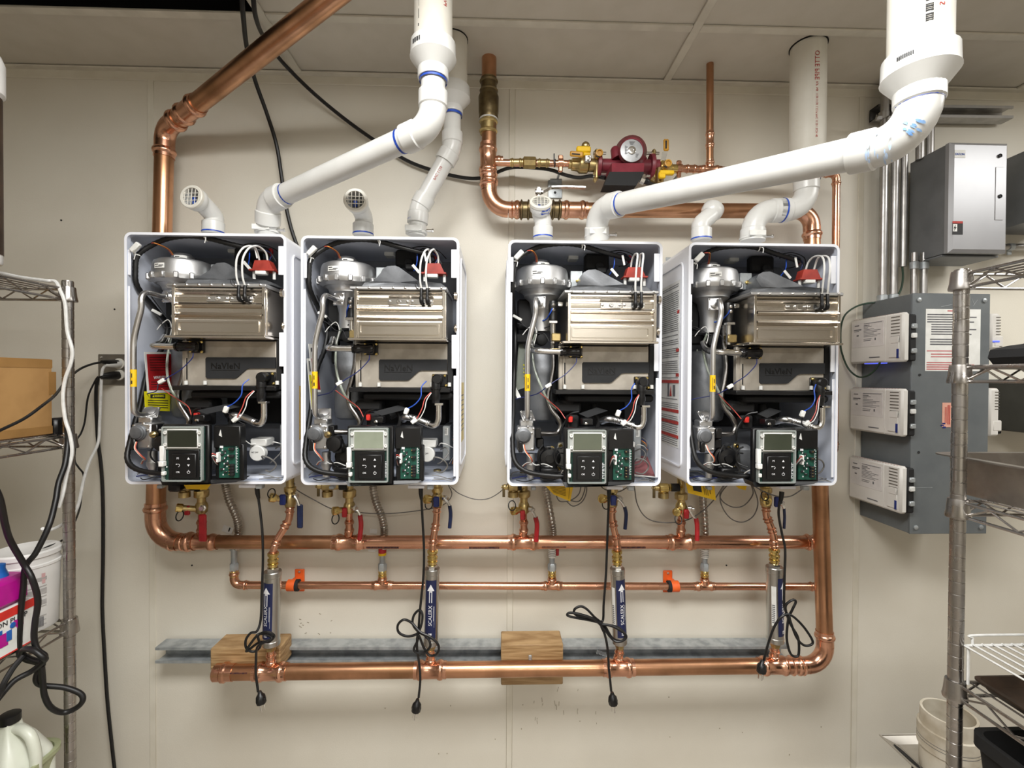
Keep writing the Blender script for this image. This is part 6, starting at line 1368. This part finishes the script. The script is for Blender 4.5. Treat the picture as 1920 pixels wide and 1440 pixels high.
# ---- things on the left shelf
t = thing('cardboard_box', 'brown taped cardboard box on the middle left shelf', 'box', (XS-.16, -.55, zl[1]+.012))
zb_, zt_ = zl[1]+.013, P(104, 674, D1+.005).z
MB().box((XS-.185, -.58, (zb_+zt_)/2), (.31, .46, zt_-zb_), .004).build('carton', CARDB, t)
MB().box((XS-.185, -.58, zt_+.0006), (.312, .06, .001)).box((XS-.0298, -.352, (zb_+zt_)/2+.035), (.001, .02, .06)).box((XS-.0296, -.58, zt_-.012), (.001, .455, .022)).box((XS-.0296, -.58, zb_+.012), (.001, .455, .020)).build('tape', CARDT, t)
t = tag(MB().box(P(114, 800, .32), (.03, .06, .05), .006).build('power_adapter', BLK, None, loc=P(114, 800, .32)), 'black power adapter beside the cardboard box', 'adapter')
zl3 = zl[2]+.012
def bucket(lb, cx, cy, r, h):
    t = thing('bucket', lb, 'bucket', (cx, cy, zl3), 'white plastic buckets on the lower left shelf')
    MB().lathe((cx, cy, zl3), Z, [(0, r*.90), (.003, r*.93), (h*.86, r), (h*.87, r*1.03), (h*.90, r*1.03), (h*.91, r*.98), (h, r*.985)], 36).build('body', PLW, t)
    MB().lathe((cx, cy, zl3+h*.99), Z, [(0, r*.99), (.002, r*1.04), (.012, r*1.04), (.016, r*.98), (.014, r*.9), (.012, .01)], 36).build('lid', PLW, t)
    b = MB(); g = MB()
    def arc(m, a0, a1, z0, z1):
        n = 8; vs = []
        for j in range(n+1):
            a = a0+(a1-a0)*j/n; vs += [V((cx+math.sin(a)*r*(.935+.06*z0/h)+math.sin(a)*.0016, cy-math.cos(a)*(r*(.935+.06*z0/h)+.0016), zl3+z0)), V((cx+math.sin(a)*r*(.935+.06*z1/h)+math.sin(a)*.0016, cy-math.cos(a)*(r*(.935+.06*z1/h)+.0016), zl3+z1))]
        m.add(vs, [(2*j, 2*j+2, 2*j+3, 2*j+1) for j in range(n)])
    for z, hh in ((.68, .05), (.60, .012), (.50, .075), (.46, .012), (.36, .06), (.33, .01), (.2, .012), (.14, .008), (.08, .008)): arc(g, -.1, 1.35, z*h, (z+hh)*h)
    g.build('label_bands', mat('label_grey', '#a8a5a2', .6, c2='#9c9996', scale=50), t)
    for j in range(9): arc(b, 1.0+.03*j, 1.016+.03*j+.008*(j % 2), .06*h, .19*h)
    b.build('barcode', INKG, t)
    r_ = MB(); arc(r_, 1.18, 1.3, .72*h, .78*h); arc(r_, 1.2, 1.3, .64*h, .70*h); r_.build('hazard_mark', mat('ink_pale_rose', '#c9a3a3', .6, c2='#bf9797', scale=50), t)
bc = P(70, 1100, .45)
bucket('white plastic bucket with grey label bands beside the left post', XS-.072, -.378, .064, .187)
bucket('white plastic bucket at the left edge behind the pink pump', XS-.225, -.42, .064, .195)
xf = XS+.010; t = thing('product_box', 'white carton with red band and pump picture on the lower left shelf', 'box', (xf-.08, -.6, zl3))
ybx0, ybx1 = -.446, -.74; zq = P(63, 1119, .415).z; zq = zl3+.108
MB().box((xf-.075, (ybx0+ybx1)/2, (zl3+zq)/2), (.15, ybx0-ybx1, zq-zl3), .0015).build('carton', PAPER, t)
MB().box((xf+.0004, (ybx0+ybx1)/2, zq-.012), (.001, ybx0-ybx1, .02)).box((xf+.0004, (ybx0+ybx1)/2, zl3+.003), (.001, ybx0-ybx1, .003)).build('red_band', INKR if False else mat('band_red', '#d0312a', .5, c2='#bd2821', scale=30), t)
MB().text('BALLOON PUMP', V((xf+.001, -.522, zq-.032)), Y, Z, .016, .0006).build('lettering', INK, t)
MB().box((xf+.0006, -.525, zl3+.04), (.001, .036, .03), .0004).ico((xf+.001, -.490, zq-.042), .008, 10, (.1, 1, 1)).ico((xf+.001, -.480, zq-.050), .009, 10, (.1, 1, 1)).build('pump_picture', PINK, t)
MB().box((xf+.0012, -.505, zl3+.045), (.001, .012, .024), .0004).box((xf+.0012, -.535, zl3+.06), (.001, .03, .010), .0003).ico((xf+.0016, -.497, zq-.043), .007, 10, (.1, 1, 1)).build('picture_blue', BLUK, t)
MB().box((xf+.0008, -.480, zl3+.035), (.001, .008, .010)).build('picture_green', mat('mark_green', '#4c8a35', .5, c2='#407729', scale=30), t)
MB().text('CE', V((xf+.001, -.480, zl3+.016)), Y, Z, .010, .0006).build('small_mark', INK, t)
t = thing('balloon_pump', 'magenta balloon pump with blue nozzles on the white carton', 'pump', (xf-.08, -.6, zq))
MB().box((xf-.068, -.546, zq+.034), (.135, .19, .066), .010).build('housing', PINK, t)
for y in (-.490, -.560): MB().lathe((xf-.035, y, zq+.066), Z, [(0, .016), (.006, .015), (.020, .010), (.030, .0105), (.032, .006)], 16).build('nozzle', BLUK, t)
MB().box((xf-.0001, -.575, zq+.03), (.001, .05, .04)).build('sticker', PAPER, t)
# bottom shelf: tub and jugs
zb4 = zl[3]+.012; tx = XS+.028
t = thing('storage_tub', 'pale green open plastic tub on the bottom left shelf', 'tub', (tx-.18, -.6, zb4))
b = MB(); o1 = rr(.175, .2, .04, 5); n = len(o1); cxy = V((tx-.182, -.575, 0))
f = lambda k, z: [cxy+V((x*k, y*k, z)) for x, y in o1]
vs = f(.88, zb4)+f(1, zb4+.178)+f(1.03, zb4+.178)+f(1.03, zb4+.188)+f(.98, zb4+.188)+f(.86, zb4+.006)
b.add(vs, [(k*n+i, k*n+(i+1) % n, (k+1)*n+(i+1) % n, (k+1)*n+i) for k in range(5) for i in range(n)]+[tuple(range(n))[::-1], tuple(range(5*n, 6*n))]); b.build('tub', GREEN, t)
def jug(lb, cx, cy, h, rot, tilt=0):
    z0 = zb4+.007; t = thing('jug', lb, 'jug', (cx, cy, z0), 'milky jugs in the green tub'); b = MB(); s = .056
    def ringz(k, z, dx=0): return [V((cx, cy, z0+z))+Matrix.Rotation(rot, 3, 'Z') @ V((x*k+dx, y*k, 0)) for x, y in rr(s, s, .02, 4)]
    n = len(rr(s, s, .02, 4)); R_ = [ringz(.95, 0), ringz(1, .008), ringz(1, h*.58), ringz(.92, h*.66, -.002), ringz(.60, h*.82, -.012), ringz(.33, h*.91, -.018), ringz(.29, h*.96, -.018)]
    b.add(sum(R_, []), [(k*n+i, k*n+(i+1) % n, (k+1)*n+(i+1) % n, (k+1)*n+i) for k in range(len(R_)-1) for i in range(n)]+[tuple(range(n))[::-1], tuple(range((len(R_)-1)*n, len(R_)*n))]); b.build('body', JUG, t)
    hp = [V((cx, cy, z0))+Matrix.Rotation(rot, 3, 'Z') @ V(p) for p in ((-.02, 0, h*.86), (.012, 0, h*.90), (.045, 0, h*.85), (.060, 0, h*.70), (.060, 0, h*.55))]
    MB().tube(crom(hp, 6), .0115, 12).build('handle', JUG, t)
    c = V((cx, cy, z0+h*.95))+Matrix.Rotation(rot, 3, 'Z') @ V((-.018, 0, 0)); MB().lathe(c, Z, [(0, .021), (.018, .021), (.020, .018)], 18).build('cap', BLK, t)
jug('milky jug with black cap standing in the green tub', tx-.072, -.437, .285, -.2); jug('milky jug at the left edge in the green tub', tx-.19, -.455, .280, .5)
GB = 'thick black cables hanging by the left shelf'
cord('cable', 'thick black cable at the left edge crossing to a knot', [(-15, 905, .62), (0, 937, .6), (10, 985, .56), (20, 1015, .53), (45, 1058, .5), (60, 1085, .5), (71, 1125, .49), (66, 1165, .49), (64, 1195, .49), (70, 1218, .49), (84, 1230, .49), (78, 1240, .49), (58, 1236, .49), (42, 1226, .49), (46, 1217, .5), (62, 1219, .51), (80, 1232, .51), (84, 1238, .5), (60, 1258, .5), (25, 1278, .52), (-10, 1318, .55)], .5, .0062, RUB, 'cable', GB, 8, 10)
cord('cable', 'thick black cable falling beside the left post to a hanging loop', [(126, 800, .36), (127, 830, .36), (122, 870, .38), (110, 905, .40), (104, 940, .42), (92, 985, .45), (68, 1035, .47), (48, 1062, .48), (44, 1100, .48), (38, 1160, .48), (36, 1222, .48), (48, 1236, .47), (70, 1242, .47), (80, 1246, .47), (70, 1262, .47), (68, 1276, .47), (80, 1285, .46), (120, 1289, .44), (150, 1300, .43), (155, 1314, .43), (142, 1328, .43), (118, 1336, .44), (95, 1326, .46), (83, 1302, .47), (80, 1270, .48), (78, 1248, .49)], .47, .0062, RUB, 'cable', GB, 8, 10)
cord('cable', 'black cable tail running from the knot to lower left', [(44, 1230, .5), (25, 1252, .52), (8, 1280, .54), (-5, 1308, .55), (-30, 1340, .56)], .5, .0058, RUB, 'cable', GB)
cord('extension_cord', 'white flat cord draped over top left shelf and round the post', [(-30, 508, .55), (0, 512, .5), (40, 520, .44), (85, 526, .37), (104, 528, .36), (113, 545, .365), (122, 570, .365), (126, 620, .365), (135, 655, .365), (133, 680, .365), (122, 712, .365), (118, 745, .365), (122, 785, .365), (131, 815, .365), (135, 850, .365), (125, 890, .37), (118, 925, .38), (110, 952, .39)], .36, .0042, WIRW, 'cord')
t = thing('canister', 'tall white rounded container at the left edge on the top shelf', 'container', P(-10, 400, .8))
ct = P(-34, 92, .60); cb_z = zl[0]+.013; kx = P(-44, 300, .60); rw = P(-4, 300, .60).x-kx.x
MB().lathe((kx.x, kx.y, cb_z), Z, [(0, rw*.82), (.004, rw*.87), (ct.z-cb_z-.09, rw*.87), (ct.z-cb_z-.085, rw), (ct.z-cb_z-.02, rw), (ct.z-cb_z-.004, rw*.86), (ct.z-cb_z, rw*.6)], 24).build('body', PLW, t)
MB().lathe((kx.x, kx.y, cb_z+.02), Z, [(0, rw*.885), (ct.z-.092-cb_z-.02, rw*.885)], 24, cap=False).build('brown_wrap', PAND, t)
# ---- things on the right shelf
t = thing('hotel_pan', 'deep dull steel pan on the middle level of right shelf', 'pan', (1.1, -.75, zr_[2]+.012))
zA, zB_ = zr_[2]+.012, P(1815, 863, .70).z; xA = XQ+.038; yA, yB2 = -.605, -.98
cx_, cy_ = xA+.19, (yA+yB2)/2; hx2, hy2 = .19, abs(yA-yB2)/2
o1 = rr(hx2, hy2, .03, 4); n = len(o1); f = lambda k, z, e=0: [V((cx_+x*k+math.copysign(e, x), cy_+y*k+math.copysign(e, y), z)) for x, y in o1]
vs = f(.94, zA)+f(.99, zB_-.003)+f(1, zB_-.003, .014)+f(1, zB_, .014)+f(.98, zB_)+f(.93, zA+.002)
MB().add(vs, [(k*n+i, k*n+(i+1) % n, (k+1)*n+(i+1) % n, (k+1)*n+i) for k in range(5) for i in range(n)]+[tuple(range(n))[::-1], tuple(range(5*n, 6*n))]).build('pan', PANM, t, sharp=30)
t = thing('tool_case', 'black tool with small red detail on the second level of right shelf', 'tool', (XQ+.12, -.70, zr_[1]+.012))
z0 = zr_[1]+.012; 
o1 = [(XQ+.064, 0), (XQ+.052, .014), (XQ+.056, .030), (XQ+.07, .034), (XQ+.10, .040), (XQ+.125, .043), (XQ+.14, .049), (XQ+.27, .056), (XQ+.28, 0)]
MB().prism([V((x, -.69, z0+z_)) for x, z_ in o1], (0, -.11, 0)).build('body', BLKM, t); MB().ico((XQ+.085, -.802, z0+.022), .009, 10, (.8, .4, 1.1)).build('red_button', mat('button_red', '#c2402c', .5, c2='#ae3624', scale=30), t)
MB().box((XQ+.075, -.801, z0+.026), (.07, .004, .004), .001).build('seam', BLK, t)
t = thing('sheet_pan', 'shallow brown baking tray on the lower level of right shelf', 'pan', (XQ+.2, -.76, zr_[3]+.012)); z0 = zr_[3]+.013
cx_, cy_ = XQ+.20, -.81; o1 = rr(.185, .10, .012, 3); n = len(o1); f = lambda k, z: [V((cx_+x*k, cy_+y*k, z)) for x, y in o1]
MB().add(f(.93, z0)+f(1, z0+.018)+f(1.03, z0+.018)+f(1.03, z0+.021)+f(.99, z0+.021)+f(.92, z0+.002), [(k*n+i, k*n+(i+1) % n, (k+1)*n+(i+1) % n, (k+1)*n+i) for k in range(5) for i in range(n)]+[tuple(range(n))[::-1], tuple(range(5*n, 6*n))]).build('tray', PAND, t, sharp=30)
t = thing('wire_rack', 'white coated wire rack standing over the brown tray on right shelf', 'rack', (XQ+.2, -.8, zr_[3]+.013))
zk = P(1808, 1208, .69).z; xk = XQ+.008
for i in range(18):
    x = xk+.021*i
    if i == 0: w0 = MB().tube([V((x, -.69, zk)), V((x, -1.02, zk))], .0019, 6).build('rack_wire', WIRW, t, loc=V((x, -.85, zk))-t.location)
    else: sib(w0, t, V((x, -.85, zk))-t.location)
for y in (-.69, -.85, -1.02): MB().tube([(xk, y, zk-.003), (xk+.36, y, zk-.003)], .003, 8).build('cross_wire', WIRW, t)
MB().tube(crom([V((xk+.022, -.69, zk)), V((xk+.022, -.69, zk+.012)), V((xk+.028, -.69, zk+.018)), V((xk+.2, -.69, zk+.018)), V((xk+.35, -.69, zk+.018)), V((xk+.357, -.69, zk))], 5), .0025, 8).build('back_rail', WIRW, t)
for x in (xk+.003, xk+.357):
    for y in (-.70, -1.01): MB().tube([(x, y, zk), (x, y, zr_[3]+.012)], .0026, 6).build('leg', WIRW, t)
t = thing('black_tub', 'black plastic tub on the bottom level of right shelf', 'tub', (XQ+.2, -.8, zr_[4]+.012)); z0 = zr_[4]+.012; zt_ = P(1808, 1357, .69).z
cx_, cy_ = XQ+.21, -.90; o1 = rr(.20, .20, .025, 4); n = len(o1); f = lambda k, z: [V((cx_+x*k, cy_+y*k, z)) for x, y in o1]
MB().add(f(.86, z0)+f(.97, zt_-.025)+f(1, zt_-.025)+f(1, zt_)+f(.95, zt_)+f(.85, z0+.004), [(k*n+i, k*n+(i+1) % n, (k+1)*n+(i+1) % n, (k+1)*n+i) for k in range(5) for i in range(n)]+[tuple(range(n))[::-1], tuple(range(5*n, 6*n))]).build('tub', BLKM, t, sharp=30)
MB().tube([(cx_-.19, cy_+.1, zt_-.03), (cx_-.05, cy_-.15, zt_-.02)], .008, 10).build('handle', BLK, t)
# tray with the cut pipe piece on a low stand by the wall
zp = P(1652, 1378, .17).z-.02
t = thing('low_stand', 'low dark stand by the wall under the steel tray', 'stand', (1.25, -.3, 0)); 
for x in (1.36, 1.60):
    for y in (-.16, -.42): MB().box((x, y, zp/2-.01), (.03, .03, zp-.02), .002).build('leg', BLKM, t)
MB().box((1.48, -.29, zp-.012), (.28, .30, .02), .003).build('top', BLKM, t)
t = thing('sheet_pan', 'steel tray with an oval handle hole by the wall at lower right', 'pan', (1.3, -.3, zp)); A = P(1650, 1376, .17)
xa, ya = A.x, A.y; x2, y2 = xa+.46, ya-.34
TRM = mat('tray_steel', (.60, .57, .52), .45, .8, c2=(.52, .49, .44), scale=14)
MB().box(((xa+.04+x2)/2, (ya+y2)/2-.01, zp+.003), (x2-xa-.04, ya-y2-.02, .004), .001).build('tray_floor', TRM, t)
MB().prism([V((xa, ya, zp+.02)), V((x2, ya, zp+.02)), V((x2, ya-.02, zp+.004)), V((xa+.04, ya-.02, zp+.004))], (0, 0, -.002)).build('sloped_side', TRM, t)
fl = [V((xa, ya, zp+.020)), V((xa, y2, zp+.020)), V((xa+.04, y2, zp+.004)), V((xa+.04, ya, zp+.004))]
MB().prism(fl, (0, 0, -.002)).build('sloped_side', TRM, t)
c = (fl[0]+fl[3])/2+V((-.0, -.075, .0015)); u = (fl[3]-fl[0]).normalized(); b = MB(); pl = []
for i in range(16): a_ = 2*math.pi*i/16; pl.append(c+u*math.cos(a_)*.012+Y*math.sin(a_)*.045+Z*.0006)
MB().prism(pl, (0, 0, -.003)).build('handle_hole', INK, t)
for p0, p1 in (((xa, ya), (x2, ya)), ((xa, ya), (xa, y2))): MB().tube([(p0[0], p0[1], zp+.02), (p1[0], p1[1], zp+.02)], .003, 8).build('rolled_rim', TRM, t)
t = thing('pipe_offcut', 'grubby white open plastic pipe offcut standing on the steel tray', 'pipe', (1.3, -.3, zp+.006))
pc = P(1779, 1336, .30); tx_ = V((0, 0, 1)).normalized(); base = V((pc.x, pc.y, zp+.012)); Lh = (pc.z-base.z); rO = .066
MB().lathe(base, tx_, [(0, rO*.98), (Lh*.38, rO), (Lh*.39, rO*1.07), (Lh*.74, rO*1.07), (Lh*.75, rO*.99), (Lh, rO*.97), (Lh, rO*.88), (.006, rO*.86)], 36, cap=False).build('body', mat('offcut_white', '#d6cfbf', .6, c2='#b8ad98', scale=14), t)
MB().lathe(base+tx_*.004, tx_, [(0, rO*.95), (.002, rO*.95)], 30).build('bottom', MATS['offcut_white'], t)
b = MB()
for h in (.50, .55): b.lathe(base+tx_*Lh*h, tx_, [(0, rO*1.074), (.0016, rO*1.074)], 36, cap=False)
b.build('blue_print', INKG, t)
# scuffs on the wall
def scuff(px, py, w_, h_, a): return MB().box(P(px, py, .0)+V((0, -.0005-.001*0, 0)), (w_, .0006, h_), 0, (0, a, 0)).build('scuff', SCUFF, wallb)
rnd = random.Random(12)
for _ in range(16): scuff(rnd.uniform(1000, 1120), rnd.uniform(1290, 1360), .0014, rnd.uniform(.004, .022), rnd.uniform(-.2, .3))
for _ in range(10): scuff(rnd.uniform(560, 640), rnd.uniform(1150, 1190), rnd.uniform(.004, .012), .002, rnd.uniform(-.6, .6))
for _ in range(14): scuff(rnd.uniform(560, 1560), rnd.uniform(1290, 1420), .003, rnd.uniform(.002, .004), 0)
for px, py in ((115, 413), (215, 580), (360, 1060), (1362, 1060), (1605, 971)): MB().lathe(P(px, py, .0), -Y, [(0, .003), (.001, .003)], 8).build('nail_hole', INK, wallb)
